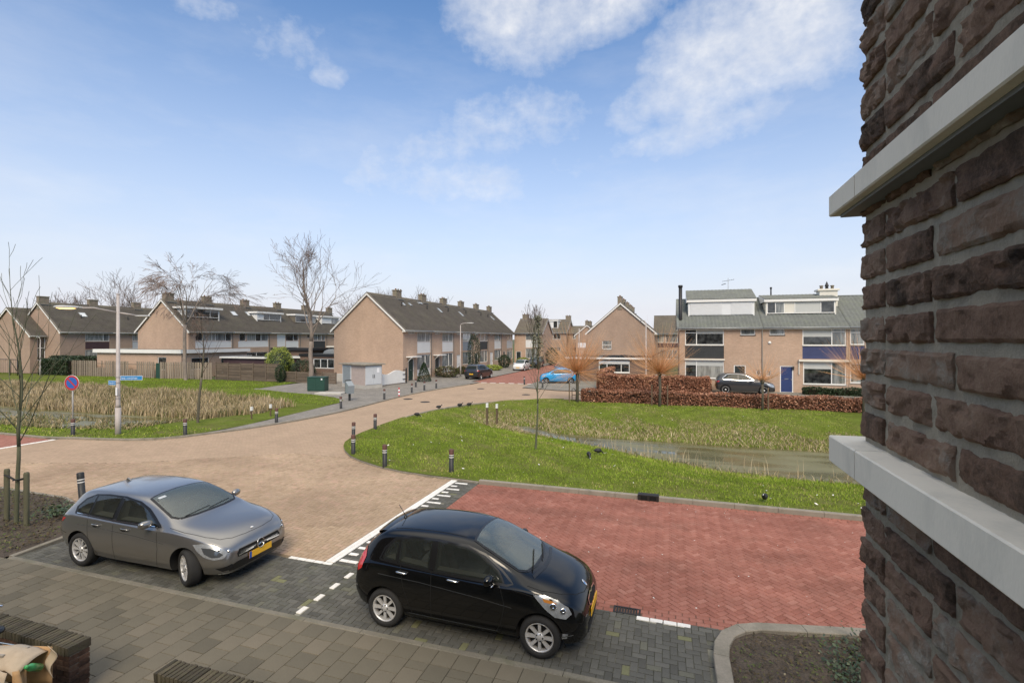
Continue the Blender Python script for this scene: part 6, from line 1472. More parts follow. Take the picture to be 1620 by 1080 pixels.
    def panel(s, name, poly, axis, sd, off, mat, parent=None, step=.07, thick=0, mirror=False):
        """patch with the given outline laid on the bodywork"""
        sx, sy, sz = s.sc
        poly = [((p[0] * (sx if axis in 'yz' else sy)), p[1] * (sz if axis in 'yx' else sy)) for p in poly]
        pts = []; n = len(poly)
        for i in range(n):
            a = Vector(poly[i]); b = Vector(poly[(i + 1) % n]); k = max(1, int((b - a).length / step))
            for j in range(k): pts.append(a + (b - a) * j / k)
        nb = len(pts); xs = [p.x for p in pts]; ys = [p.y for p in pts]; G = []
        x = min(xs) + step * .7
        while x < max(xs):
            y = min(ys) + step * .7
            while y < max(ys): G.append((x, y)); y += step
            x += step
        if G:
            G = np.array(G); G = G[sdist([(p.x, p.y) for p in pts], G) < -step * .3]
        r = delaunay_2d_cdt(pts + [Vector(g) for g in G], [(i, (i + 1) % nb) for i in range(nb)], [list(range(nb))], 1, 1e-6)
        V = []
        for v in r[0]:
            h, nn = s.hit(axis, v[0], v[1], sd); V.append(h + nn * off)
        F = [tuple(f) for f in r[2]]
        # remove wild faces
        F = [f for f in F if max((V[f[i]] - V[f[(i + 1) % len(f)]]).length for i in range(len(f))) < .42]
        mb = MB(); mb.add(V, F, 0, True); me = mb.mesh(name, MT[mat])
        bm = bmesh.new(); bm.from_mesh(me); bmesh.ops.recalc_face_normals(bm, faces=bm.faces)
        if bm.faces:
            f = max(bm.faces, key=lambda q: q.calc_area()); want = {'y': Vector((0, sd, 0)), 'x': Vector((sd, 0, 0)), 'z': Vector((0, 0, 1))}[axis]
            if f.normal.dot(want) < 0: bmesh.ops.reverse_faces(bm, faces=bm.faces)
        bm.to_mesh(me); bm.free()
        return link(bpy.data.objects.new(name, me), parent or s.t)
    def line(s, name, pts, axis, sd, w, mat, off=.002, parent=None, n=None):
        """thin ribbon laid over the bodywork"""
        sx, sy, sz = s.sc; pts = [((p[0] * (sx if axis in 'yz' else sy)), p[1] * (sz if axis in 'yx' else sy)) for p in pts]
        P = []
        for a, b in zip(pts, pts[1:]):
            a = Vector(a); b = Vector(b); k = max(1, int((b - a).length / .05)); P += [a + (b - a) * j / k for j in range(k)]
        P.append(Vector(pts[-1])); H = [s.hit(axis, p.x, p.y, sd) for p in P]; vs = []
        for i, (h, nn) in enumerate(H):
            t_ = (H[min(i + 1, len(H) - 1)][0] - H[max(i - 1, 0)][0]).normalized(); q = t_.cross(nn).normalized() * w / 2; c = h + nn * off
            vs += [c - q, c + q]
        fs = [(2 * i, 2 * i + 1, 2 * i + 3, 2 * i + 2) for i in range(len(H) - 1)]
        mb = MB(); mb.add(vs, fs, 0, True); return mb.build(name, MT[mat], parent or s.t)
    def wheel(s, x, y, wd, sd, steer, rim):
        r = s.wr; M = Matrix.Translation((x, y, r)) @ Matrix.Rotation(steer, 4, 'Z') @ Matrix.Rotation(-sd * PI / 2, 4, 'X')
        e = bpy.data.objects.new('wheel', None); link(e, s.t); h = wd / 2; ri = r * .70
        m = MB(); m.lathe([(ri, -h + .02), (ri + .01, -h), (r - .03, -h), (r - .008, -h + .02), (r, -h + .05), (r, h - .05), (r - .008, h - .02), (r - .03, h), (r - .065, h + .004), (ri + .01, h), (ri, h - .015)], 32, M=M); m.build('tyre', MT['tyre'], e)
        m = MB(); m.lathe([(ri, -h + .02), (ri, h - .015), (ri - .015, h - .012), (ri - .022, h - .035), (ri - .028, -h + .02)], 28, M=M, closed=True); m.build('rim', MT['alloy'], e)
        m = MB(); m.lathe([(0, h - .085), (ri - .03, h - .085)], 20, M=M); m.build('hub_back', MT['underbody'], e)
        if s.detail >= 2:
            ns = 8 if rim == 'spoke8' else 10
            for i in range(ns):
                a = 2 * PI * i / ns; Ms = M @ Matrix.Rotation(a, 4, 'Z'); w0, w1 = (.020, .026) if ns == 8 else (.016, .02); mb = MB()
                w0 *= .5 * r / .28 * 2 * .8; w1 *= .5 * r / .28 * 2 * .8
                if ns == 10: w0 *= .8; w1 *= .9
                vs = [(.03, -w0, h - .03), (.03, w0, h - .03), (ri - .012, w1, h - .022), (ri - .012, -w1, h - .022), (.03, -w0, h - .06), (.03, w0, h - .06), (ri - .012, w1, h - .06), (ri - .012, -w1, h - .06)]
                mid = [(ri * .5, -w0 * .7, h - .018), (ri * .5, w0 * .7, h - .018)]
                vs = [Ms @ Vector(v) for v in vs]; mb.add(vs, [(0, 1, 2, 3), (0, 4, 5, 1), (1, 5, 6, 2), (2, 6, 7, 3), (3, 7, 4, 0)]); mb.build('spoke', MT['alloy'], e, fix=True)
        m = MB(); m.lathe([(0, h - .012), (.028, h - .014), (.06, h - .026), (.062, h - .06)], 16, M=M); m.build('hub_cap', MT['alloy'], e)
        if s.detail >= 2:
            for i in range(5):
                a = 2 * PI * i / 5; m = MB(); m.lathe([(.012, h - .03), (.012, h - .018), (0, h - .018)], 8, M=M @ Matrix.Translation((.045 * math.cos(a), .045 * math.sin(a), 0))); m.build('wheel_bolt', MT['trim_black'], e)
HATCH = [  # x zb zs zt wl wm ws wt
    (0.12, .42, .62, .76, .54, .64, .60, .46), (0.15, .32, .78, .92, .68, .78, .74, .54), (0.21, .27, .90, 1.03, .76, .84, .80, .58), (0.33, .24, .955, 1.20, .80, .875, .835, .58),
    (0.47, .22, .965, 1.345, .81, .885, .845, .585), (0.66, .21, .96, 1.405, .82, .89, .85, .60), (1.10, .20, .945, 1.425, .83, .89, .855, .62), (1.60, .19, .93, 1.435, .84, .89, .86, .63), (2.10, .19, .915, 1.41, .84, .89, .86, .63),
    (2.40, .19, .905, 1.345, .84, .89, .86, .62), (2.70, .19, .90, 1.22, .84, .89, .86, .64), (2.95, .19, .90, 1.10, .84, .89, .855, .68), (3.13, .19, .90, 1.025, .84, .89, .85, .74), (3.35, .19, .885, .985, .84, .89, .845, .66), (3.70, .19, .835, .93, .83, .885, .82, .60),
    (3.98, .19, .77, .865, .79, .86, .77, .54), (4.16, .19, .69, .78, .70, .79, .69, .46), (4.26, .21, .60, .69, .60, .68, .60, .40), (4.30, .27, .52, .60, .50, .56, .50, .34)]
CITY = [
    (0.00, .40, .62, .78, .50, .60, .56, .44), (0.04, .30, .80, .98, .62, .70, .66, .50), (0.12, .26, .90, 1.10, .68, .755, .71, .53), (0.26, .23, .95, 1.26, .72, .785, .75, .545),
    (0.42, .21, .965, 1.40, .74, .79, .76, .56), (0.60, .20, .965, 1.445, .745, .795, .765, .58), (0.95, .19, .95, 1.47, .75, .797, .77, .59), (1.40, .19, .935, 1.478, .75, .797, .77, .60), (1.80, .19, .915, 1.455, .75, .797, .77, .595),
    (2.10, .19, .90, 1.38, .75, .797, .77, .58), (2.38, .19, .895, 1.245, .75, .797, .77, .575), (2.62, .19, .90, 1.115, .75, .797, .765, .60), (2.80, .19, .895, 1.03, .75, .797, .76, .65), (2.98, .19, .87, .975, .745, .79, .75, .56), (3.20, .19, .82, .915, .73, .78, .72, .50),
    (3.38, .19, .755, .845, .69, .74, .67, .46), (3.50, .19, .66, .75, .61, .67, .60, .40), (3.57, .22, .56, .65, .52, .58, .51, .35), (3.595, .28, .48, .56, .43, .49, .43, .30)]
def dress(c, k, side_glass, quarter, bline, front, city):
    """windows, shut lines, lamps and so on for one car; k = detail"""
    L = c.prof[-1][0] / c.sc[0]
    for sd in (-1, 1):
        if c.cabin:
            for g in side_glass[1:]: c.line('window_seal', g + [g[0]], 'y', sd, .05, 'trim_black', .004)
            so_ = side_glass[0]; c.line('window_seal', so_ + [so_[0]], 'y', sd, .03, 'trim_black', .0045)
            for ga, gb in zip(side_glass[1:], side_glass[2:]):
                xa = max(p[0] for p in ga); xb = min(p[0] for p in gb); zt_ = min(max(p[1] for p in ga), max(p[1] for p in gb)); zb_ = max(min(p[1] for p in ga), min(p[1] for p in gb)); c.panel('pillar_trim', [(xa - .01, zb_), (xb + .01, zb_), (xb + .01, zt_), (xa - .01, zt_)], 'y', sd, .005, 'trim_black', step=.05)
        else: c.panel('window_surround', side_glass[0], 'y', sd, .0035, 'trim_black')
        for g in side_glass[1:]: c.panel('side_window', g, 'y', sd, .0075, 'glass_tinted' if c.cabin else 'car_glass')
        if k >= 2:
            for ln in quarter: c.line('panel_gap', ln, 'y', sd, .008, 'gap_black', .0015)
    if c.cabin:
        c.line('windscreen_seal', front['wg'] + [front['wg'][0]], 'z', 1, .075, 'trim_black', .005)
    else: c.panel('windscreen_surround', front['ws'], 'z', 1, .005, 'trim_black', step=.09)
    c.panel('windscreen', front['wg'], 'z', 1, .009, 'glass_front' if c.cabin else 'windscreen', step=.09)
    c.panel('rear_window', front['rw'], 'x', -1, .008, 'glass_tinted' if c.cabin else 'car_glass', step=.08)
def hatch_car(name, label, loc, rz, paintm, scale=(1, 1, 1), detail=2, steer=0, group='parked cars', wr=.315, cat='car', **kw):
    sg = [[(.62, 1.0), (1.0, .985), (2.0, .952), (2.86, .955), (2.72, 1.03), (2.42, 1.20), (2.15, 1.30), (1.75, 1.352), (1.3, 1.352), (.95, 1.325), (.72, 1.24), (.58, 1.10)],
          [(.66, 1.02), (.98, 1.005), (.99, 1.315), (.93, 1.305), (.75, 1.225), (.63, 1.10)], [(1.02, 1.005), (1.64, .985), (1.66, 1.335), (1.3, 1.335), (1.03, 1.318)], [(1.74, .98), (2.78, .972), (2.64, 1.04), (2.38, 1.19), (2.12, 1.285), (1.75, 1.333)]]
    q = [[(1.0, .98), (1.06, .6), (1.2, .34), (1.3, .25)], [(1.70, .95), (1.72, .5), (1.72, .26)], [(2.80, .93), (2.86, .6), (2.80, .28)], [(1.28, .235), (2.82, .245)], [(.12, .66), (.45, .62)], [(3.95, .60), (4.10, .68)]]
    fr = dict(ws=[(3.10, -.62), (3.16, -.3), (3.17, 0), (3.16, .3), (3.10, .62), (2.95, .69), (2.6, .645), (2.25, .60), (2.20, .3), (2.18, 0), (2.20, -.3), (2.25, -.60), (2.6, -.645), (2.95, -.69)],
              wg=[(3.02, -.58), (3.07, -.3), (3.08, 0), (3.07, .3), (3.02, .58), (2.92, .645), (2.6, .605), (2.29, .555), (2.25, .3), (2.23, 0), (2.25, -.3), (2.29, -.555), (2.6, -.605), (2.92, -.645)],
              rw=[(-.56, 1.03), (.56, 1.03), (.52, 1.2), (.46, 1.30), (-.46, 1.30), (-.52, 1.2)])
    cab = dict(loft=[(.55, 1.10, .60), (.85, 1.30, .64), (2.15, 1.29, .66), (2.45, 1.17, .66), (2.85, .97, .68)], side=sg[1:], front=fr['wg'], rear=fr['rw'], seats=(1.0, 1.72), dash=2.42) if detail >= 2 else None
    c = Car(name, label, cat, loc, rz, HATCH, paintm, (.80, 3.50), wr, .21, scale, group, detail, steer, rim='spoke10', cabin=cab)
    dress(c, detail, sg, q, None, fr, False)
    for sd in (-1, 1):
        if detail >= 2:
            c.line('beltline_trim', [(.66, 1.003), (1.0, .99), (1.7, .962), (2.78, .958)], 'y', sd, .016, 'chrome', .009)
            for x in (1.13, 1.88):
                h, n = c.hit('y', x + .1, .845, sd); m = MB(); m.tube([h + Vector((-.10, 0, 0)) + n * .012, h + Vector((-.07, 0, .004)) + n * .034, h + Vector((.07, 0, -.002)) + n * .034, h + Vector((.10, 0, -.006)) + n * .012], [.010, .014, .014, .01], 8); m.build('door_handle', MT[paintm], c.t)
                c.panel('handle_recess', [(x + .1 + .085 * math.cos(a), .84 + .032 * math.sin(a)) for a in np.linspace(0, 2 * PI, 13)[:-1]], 'y', sd, .002, 'gap_black', step=.06)
            c.line('shoulder_shade_line', [(.75, .815), (1.4, .80), (2.3, .76), (3.0, .70)], 'y', sd, .006, 'lamp_dark', .0008)  # dark ribbon paints the shade of a shoulder fold on the smooth side
            c.line('sill_trim', [(1.25, .205), (2.95, .21)], 'y', sd, .018, 'chrome', .006)
        # headlamp and tail lamp
        y = sd
        c.panel('headlamp', [(3.66, .755), (3.84, .775), (4.02, .745), (4.15, .685), (4.235, .60), (4.21, .525), (4.09, .52), (3.92, .57), (3.77, .66)], 'y', sd, .006, 'lamp_clear', step=.045)
        if detail >= 2:
            c.panel('lamp_inner', [(3.84, .715), (4.0, .70), (4.12, .65), (4.19, .585), (4.16, .555), (4.06, .56), (3.92, .62)], 'y', sd, .009, 'lamp_dark', step=.045)
            for yy in (4.0, 4.10):
                h, n = c.hit('y', yy, .90 * .635 + (4.1 - yy) * .4 + .045, sd); m = MB(); m.lathe([(0, .012), (.022, .010), (.026, .0)], 12, M=Matrix.Translation(h + n * .004) @ n.to_track_quat('Z', 'Y').to_matrix().to_4x4()); m.build('projector', MT['chrome'], c.t)
        c.panel('tail_lamp', [(.10, .80), (.16, .90), (.40, .90), (.30, .82)], 'y', sd, .006, 'tail_red', step=.05)
        # mirrors
        h, n = c.hit('y', 2.62, .98, sd); m = MB(); p = h + Vector((0, sd * .02, 0))
        m.tube([p, p + Vector((-.02, sd * .07, .01))], .018, 6); m.build('mirror_arm', MT['trim_black'], c.t)
        vs = []; b0 = p + Vector((-.03, sd * .06, .015)); prs = [(0, .05, .05, 0), (.06, .075, .068, .0), (.14, .078, .066, .0), (.19, .05, .045, .01)]
        m = MB(); n_ = 10; V = []
        for (d, rx, rz_, o_) in prs:
            for kk in range(n_): a = 2 * PI * kk / n_; V.append(b0 + Vector((math.cos(a) * rx * .8 + .02 - d * .15, sd * d, math.sin(a) * rz_ + .03)))
        m.add(V, [(i * n_ + kk, i * n_ + (kk + 1) % n_, (i + 1) * n_ + (kk + 1) % n_, (i + 1) * n_ + kk) for i in range(3) for kk in range(n_)] + [tuple(range(n_)), tuple(30 + kk for kk in range(n_))[::-1]], 0, True); m.build('mirror', MT[paintm], c.t, fix=True)
    # front
    c.panel('grille', [(-.48, .47), (.48, .47), (.50, .53), (.45, .60), (-.45, .60), (-.50, .53)], 'x', 1, .005, 'gap_black', step=.06)
    if detail >= 2:
        for z in (.515, .535, .555): c.line('grille_bar', [(-.44, z), (.44, z)], 'x', 1, .008, 'lamp_dark' if z != .535 else 'chrome', .009)
        c.line('grille_wing', [(-.47, .50), (-.15, .522)], 'x', 1, .022, 'chrome', .012); c.line('grille_wing', [(.15, .522), (.47, .50)], 'x', 1, .022, 'chrome', .012)
        h, n = c.hit('x', 0, .535, 1); Mq = Matrix.Translation(h + Vector((.014, 0, 0))) @ Vector((1, 0, .12)).to_track_quat('Z', 'Y').to_matrix().to_4x4()
        m = MB(); m.lathe([(.078, 0), (.09, .006), (.084, .012), (.074, .006)], 28, M=Mq, closed=True)
        for kk in range(3):
            a = PI / 2 + kk * 2 * PI / 3; Mr = Mq @ Matrix.Rotation(a, 4, 'Z'); m.add([Mr @ Vector(v) for v in ((0, -.011, .004), (0, .011, .004), (.078, 0, .004), (0, 0, .012))], [(0, 2, 3), (3, 2, 1)])
        m.build('star_badge', MT['chrome'], c.t)
        h, n = c.hit('z', 3.98, 0, 1); m = MB(); m.lathe([(0, .006), (.025, .005), (.028, 0)], 14, M=Matrix.Translation(h + n * .002)); m.build('bonnet_badge', MT['sign_white'], c.t)
        c.line('bonnet_gap', [(3.06, -.80), (3.4, -.79), (3.8, -.72), (4.02, -.62), (4.12, -.45), (4.16, -.2), (4.165, 0), (4.16, .2), (4.12, .45), (4.02, .62), (3.8, .72), (3.4, .79), (3.06, .80)], 'z', 1, .008, 'gap_black', .002)
        c.line('wiper', [(3.04, -.5), (3.0, .05)], 'z', 1, .014, 'gap_black', .02); c.line('wiper', [(3.06, -.02), (2.98, .5)], 'z', 1, .014, 'gap_black', .02)
        h, n = c.hit('z', .85, 0, 1); m = MB(); m.prism([(-.08, 0), (.06, 0), (-.05, .055)], -.018, .018, 'y', M=Matrix.Translation(h)); m.build('aerial_fin', MT[paintm], c.t, fix=True)
        c.panel('park_sticker', [(2.34, -.50), (2.40, -.50), (2.40, -.36), (2.34, -.36)], 'z', 1, .0095, 'light_panel', step=.06)
    c.panel('lower_intake', [(-.62, .27), (.62, .27), (.66, .36), (.50, .40), (-.50, .40), (-.66, .36)], 'x', 1, .004, 'trim_black', step=.07)
    for sd in (-1, 1): c.panel('side_intake', [(sd * .55, .30), (sd * .70, .29), (sd * .78, .36), (sd * .60, .40)], 'x', 1, .006, 'gap_black', step=.06)
    c.line('splitter', [(-.72, .245), (-.4, .235), (0, .23), (.4, .235), (.72, .245)], 'x', 1, .028, 'chrome' if detail >= 2 else 'trim_black', .008)
    def plate(x, z, sd):
        h, n = c.hit('x', 0, z, sd); X = h.x + sd * .022; m = MB(); m.box(min(X, X - sd * .01), max(X, X - sd * .01), -.26, .26, z - .055, z + .055); p = m.build('number_plate', MT['plate_yellow'], c.t)
        m = MB(); X2 = X + sd * .001; m.box(min(X2, X2 - sd * .004), max(X2, X2 - sd * .004), (.21 if sd < 0 else -.262) , (.262 if sd < 0 else -.21), z - .056, z + .056); m.build('plate_strip', MT['plate_blue'], p)
    plate(4.3, .40, 1); plate(0, .62, -1)
    return c
def city_car(name, label, loc, rz, paintm, scale=(1, 1, 1), detail=2, group='parked cars', wr=.285, cat='car'):
    sg = [[(.50, 1.03), (.8, 1.01), (1.4, .97), (2.52, .935), (2.60, .96), (2.42, 1.10), (2.16, 1.27), (1.88, 1.365), (1.45, 1.395), (1.0, 1.39), (.72, 1.345), (.56, 1.19)],
          [(.56, 1.05), (.78, 1.035), (.80, 1.325), (.72, 1.31), (.60, 1.17)], [(.82, 1.03), (1.32, .995), (1.34, 1.378), (1.0, 1.37), (.83, 1.335)], [(1.42, .985), (2.46, .955), (2.36, 1.085), (2.12, 1.25), (1.86, 1.345), (1.43, 1.376)]]
    q = [[(.86, 1.0), (.93, .7), (1.02, .45), (1.08, .25)], [(1.375, .97), (1.38, .6), (1.37, .25)], [(2.42, .93), (2.5, .68), (2.44, .4), (2.36, .26)], [(1.06, .235), (2.38, .245)], [(.36, 1.08), (.30, .92), (.28, .86)], [(2.60, .90), (2.85, .86), (3.06, .80)]]
    fr = dict(ws=[(2.80, -.50), (2.86, -.25), (2.87, 0), (2.86, .25), (2.80, .50), (2.66, .60), (2.40, .575), (2.1, .55), (1.92, .50), (1.88, .25), (1.87, 0), (1.88, -.25), (1.92, -.50), (2.1, -.55), (2.4, -.575), (2.66, -.60)],
              wg=[(2.72, -.48), (2.78, -.25), (2.79, 0), (2.78, .25), (2.72, .48), (2.63, .56), (2.40, .54), (2.12, .51), (1.96, .465), (1.93, .25), (1.92, 0), (1.93, -.25), (1.96, -.465), (2.12, -.51), (2.4, -.54), (2.63, -.56)],
              rw=[(-.52, 1.06), (.52, 1.06), (.49, 1.2), (.44, 1.345), (-.44, 1.345), (-.49, 1.2)])
    cab = dict(loft=[(.42, 1.15, .54), (.62, 1.34, .57), (1.85, 1.35, .60), (2.15, 1.20, .60), (2.5, .98, .61)], side=sg[1:], front=fr['wg'], rear=fr['rw'], seats=(.72, 1.38), dash=2.08) if detail >= 2 else None
    c = Car(name, label, cat, loc, rz, CITY, paintm, (.60, 2.985), wr, .18, scale, group, detail, 0, cabin=cab)
    dress(c, detail, sg, q, None, fr, True)
    for sd in (-1, 1):
        if detail >= 2:
            for x in (.80, 1.62):
                h, n = c.hit('y', x + .1, .87, sd); m = MB(); m.tube([h + Vector((-.095, 0, .006)) + n * .012, h + Vector((-.06, 0, .006)) + n * .034, h + Vector((.06, 0, -.002)) + n * .034, h + Vector((.095, 0, -.006)) + n * .012], [.010, .015, .015, .01], 8); m.build('door_handle', MT['chrome'], c.t)
            c.line('crease_shade_line', [(.5, .83), (1.2, .80), (2.1, .72), (2.6, .66)], 'y', sd, .006, 'lamp_dark', .0008)  # body fold suggested by its shade, drawn as a thin dark ribbon
            c.line('sill_line', [(1.0, .30), (2.4, .275)], 'y', sd, .010, 'lamp_dark', .003)
        y = sd
        pl = [(2.90, .87), (3.05, .875), (3.22, .82), (3.36, .74), (3.41, .655), (3.34, .60), (3.20, .62), (3.08, .70), (2.97, .80)]
        c.panel('headlamp', pl, 'y', sd, .006, 'lamp_clear', step=.05)
        if detail >= 2:
            for (x, z, r_) in ((3.17, .725, .045), (3.30, .675, .04)):
                h, n = c.hit('y', x, z, sd); m = MB(); m.lathe([(0, .004), (r_ * .4, .006), (r_ * .9, .016), (r_, .004)], 14, M=Matrix.Translation(h + n * .004) @ n.to_track_quat('Z', 'Y').to_matrix().to_4x4()); m.build('reflector', MT['chrome'], c.t)
            c.panel('indicator', [(3.02, .845), (3.14, .82), (3.22, .785), (3.18, .775), (3.05, .80)], 'y', sd, .009, 'indicator', step=.05)
            c.panel('fog_recess', [(3.27, .30), (3.40, .32), (3.43, .40), (3.36, .43), (3.27, .40)], 'y', sd, .004, 'gap_black', step=.05)
            c.panel('fog_lamp', [(3.285, .32), (3.35, .33), (3.37, .40), (3.30, .405)], 'y', sd, .008, 'lamp_clear', step=.04)
            c.line('fog_trim', [(3.28, .355), (3.43, .385)], 'y', sd, .012, 'chrome', .014)
        c.panel('tail_lamp', [(.12, .80), (.20, .86), (.24, 1.02), (.20, 1.13), (.10, 1.10), (.06, .92)], 'y', sd, .008, 'tail_red', step=.05)
        h, n = c.hit('y', 2.32, .96, sd); m = MB(); p = h + Vector((0, sd * .02, 0)); m.tube([p, p + Vector((-.01, sd * .07, .0))], .02, 6); m.build('mirror_arm', MT['trim_black'], c.t)
        b0 = p + Vector((-.01, sd * .05, .01)); n_ = 10; V = []
        for (d, rx, rz_) in [(0, .05, .045), (.05, .08, .07), (.13, .08, .07), (.18, .045, .04)]:
            for kk in range(n_): a = 2 * PI * kk / n_; V.append(b0 + Vector((math.cos(a) * rx * .8 - d * .12, sd * d, math.sin(a) * rz_ + .03)))
        m = MB(); m.add(V, [(i * n_ + kk, i * n_ + (kk + 1) % n_, (i + 1) * n_ + (kk + 1) % n_, (i + 1) * n_ + kk) for i in range(3) for kk in range(n_)] + [tuple(range(n_)), tuple(30 + kk for kk in range(n_))[::-1]], 0, True); m.build('mirror', MT[paintm], c.t, fix=True)
        if detail >= 2: m = MB(); m.tube([b0 + Vector((.05, sd * .03, -.03)), b0 + Vector((.045, sd * .15, -.025))], .009, 6); m.build('mirror_trim', MT['chrome'], c.t)
    if detail >= 2:
        c.panel('grille', [(-.27, .60), (-.18, .565), (.18, .565), (.27, .60), (.24, .66), (.1, .68), (-.1, .68), (-.24, .66)], 'x', 1, .005, 'gap_black', step=.05)
        gl = [(-.27, .60), (-.18, .565), (-.05, .56), (0, .575), (.05, .56), (.18, .565), (.27, .60), (.24, .66), (.06, .682), (0, .665), (-.06, .682), (-.24, .66), (-.27, .60)]
        c.line('grille_surround', gl, 'x', 1, .02, 'chrome', .012)
        h, n = c.hit('z', 3.47, 0, 1); m = MB(); m.lathe([(0, .008), (.045, .006), (.055, 0)], 18, M=Matrix.Translation(h + n * .003) @ n.to_track_quat('Z', 'Y').to_matrix().to_4x4() @ Matrix.Scale(1.0, 4, (0, 1, 0)) @ Matrix.Scale(.6, 4, (1, 0, 0))); m.build('oval_badge', MT['chrome'], c.t)
        c.line('bonnet_gap', [(2.80, -.70), (3.0, -.68), (3.25, -.58), (3.42, -.42), (3.50, -.2), (3.51, 0), (3.50, .2), (3.42, .42), (3.25, .58), (3.0, .68), (2.80, .70)], 'z', 1, .008, 'gap_black', .002)
        c.line('wiper', [(2.80, -.42), (2.66, .12)], 'z', 1, .016, 'gap_black', .025); c.line('wiper', [(2.84, .0), (2.70, .48)], 'z', 1, .016, 'gap_black', .025)
        c.panel('scuttle', [(2.86, -.55), (2.93, -.2), (2.94, 0), (2.93, .2), (2.86, .55), (2.82, .5), (2.88, .25), (2.89, 0), (2.88, -.25), (2.82, -.5)], 'z', 1, .004, 'trim_black', step=.06)
        h, n = c.hit('z', .52, 0, 1); m = MB(); m.lathe([(.035, 0), (.02, .03), (0, .035)], 10, M=Matrix.Translation(h)); m.tube([h + Vector((0, 0, .02)), h + Vector((-.12, 0, .19))], .006, 5); m.build('roof_aerial', MT['trim_black'], c.t)
        for yy in (-.46, .46): c.line('roof_channel', [(.62, yy), (1.2, yy), (1.8, yy)], 'z', 1, .012, 'gap_black', .002)
        # spoiler
        V = []; 
        for (x, dz) in ((.52, .008), (.42, .006), (.34, -.02), (.35, -.05), (.46, -.04)):
            for yy in np.linspace(-.50, .50, 9): h, n = c.hit('z', .50, yy, 1); V.append((x, yy, h.z + dz - .02 * abs(yy)))
        fs = [(i * 9 + j, i * 9 + j + 1, (i + 1) * 9 + j + 1, (i + 1) * 9 + j) for i in range(4) for j in range(8)]; m = MB(); m.add(V, fs, 0, True); m.build('rear_spoiler', MT[paintm], c.t, fix=True)
        c.panel('lower_intake', [(-.42, .27), (.42, .27), (.38, .40), (-.38, .40)], 'x', 1, .004, 'gap_black', step=.07)
    for (z, sd) in ((.47, 1), (.60, -1)):
        h, n = c.hit('x', 0, z, sd); X = h.x + sd * .02; m = MB(); m.box(min(X, X - sd * .01), max(X, X - sd * .01), -.26, .26, z - .055, z + .055); m.build('number_plate', MT['plate_yellow'], c.t)
    return c
# local x is forward; y is left; the near side (towards the camera) is local -y when heading +x
city_car('parked_car', 'black five door city car with chrome handles parked in the grey bay', (-4.66, 7.19, .0), 0.0, 'paint_black', (1, 1, .965))
hatch_car('parked_car', 'grey metallic hatchback with orange plate parked beside the tree bed', (-11.42, 7.24, .0), 0.012, 'paint_grey', (.97, 1, .985), steer=-.42)
hatch_car('parked_car', 'dark hatchback seen from behind in front of the middle terrace', (-19.85, 47.7, 0), PI / 2 - .05, 'paint_plum', (1.0, 1.0, 1.12), 1)
city_car('parked_car', 'small white car facing the camera on the left of the red street', (-19.4, 66.6, 0), -PI / 2, 'paint_white', (1, 1.02, 1), 1)
hatch_car('parked_car', 'dark estate car parked behind the small white car', (-19.5, 75.0, 0), -PI / 2, 'paint_dark', (1.05, 1.02, 1.15), 1)
city_car('parked_car', 'bright blue small car parked beside the first orange willow', (-8.7, 47.7, 0), PI + .28, 'paint_blue', (1.0, 1.02, 1.0), 1)
hatch_car('parked_car', 'white hatchback parked behind the bright blue car', (-6.9, 53.0, 0), PI + .05, 'paint_white', (1.0, 1.0, 1.0), 1)
hatch_car('parked_car', 'dark car half hidden behind the roof of the blue car', (-12.2, 60.5, 0), -PI / 2, 'paint_dark', (1.0, 1.0, 1.02), 1)
hatch_car('parked_car', 'white car farthest left in the distant row at the street end', (-20.0, 95, 0), -PI / 2 - .2, 'paint_white', (1, 1, 1.1), 1)
hatch_car('parked_car', 'silver car in the middle of the distant row at the street end', (-16.6, 91, 0), -PI / 2 - .1, 'paint_silver', (1, 1, 1.05), 1)
hatch_car('parked_car', 'pale car farthest right in the distant row at the street end', (-14.2, 86, 0), -PI / 2, 'paint_silver', (1, 1, 1.1), 1)
suv = hatch_car('parked_car', 'dark grey compact crossover parked in front of the right hand houses', (3.3, 42.25, 0.04), 0.0, 'paint_dark', (1.0, 1.0, 1.13), 1, wr=.34)
for sd in (-1,): suv.line('window_trim', [(.62, 1.0), (1.0, .985), (2.0, .952), (2.86, .955), (2.42, 1.22), (2.15, 1.32), (1.75, 1.372), (1.3, 1.372), (.95, 1.345), (.60, 1.11), (.62, 1.0)], 'y', sd, .03, 'chrome', .012)
# ================================================================ trees and hedges
pm('bark', (.10, .085, .062), .95, var=.35, vscale=7, stretch=(1, 1, .3), bump=.01, bscale=40, mot=(.10, .12, .05), motamp=.5, motscale=3)
pm('bark_green', (.095, .10, .06), .95, var=.3, vscale=9, stretch=(1, 1, .3), bump=.006, bscale=60)
pm('bark_birch', (.22, .18, .15), .9, var=.4, vscale=4, stretch=(1, 1, .5), bump=.006, bscale=30)
pm('twig', (.12, .085, .065), .9, var=.2); pm('twig_birch', (.20, .145, .12), .9, var=.2); pm('twig_far', (.17, .13, .115), .95, var=.2); pm('willow_twig', (.62, .34, .17), .75, tint=True, tamp=.35)
pm('beech_leaf', (0, 0, 0), .75, ramp=[(0, (.13, .055, .032)), (.4, (.30, .13, .075)), (.75, (.43, .21, .125)), (1, (.58, .34, .22))], var=.25, vscale=1.3)
pm('hedge_leaf', (0, 0, 0), .55, ramp=[(0, (.01, .022, .008)), (.6, (.022, .045, .014)), (1, (.05, .08, .025))], var=.25, vscale=1.5)
pm('clip_leaf', (0, 0, 0), .6, ramp=[(0, (.10, .15, .02)), (.5, (.24, .30, .04)), (1, (.42, .42, .08))], var=.25, vscale=2)
pm('grey_leaf', (0, 0, 0), .7, ramp=[(0, (.10, .11, .07)), (.6, (.19, .19, .13)), (1, (.30, .29, .20))], var=.25, vscale=2)
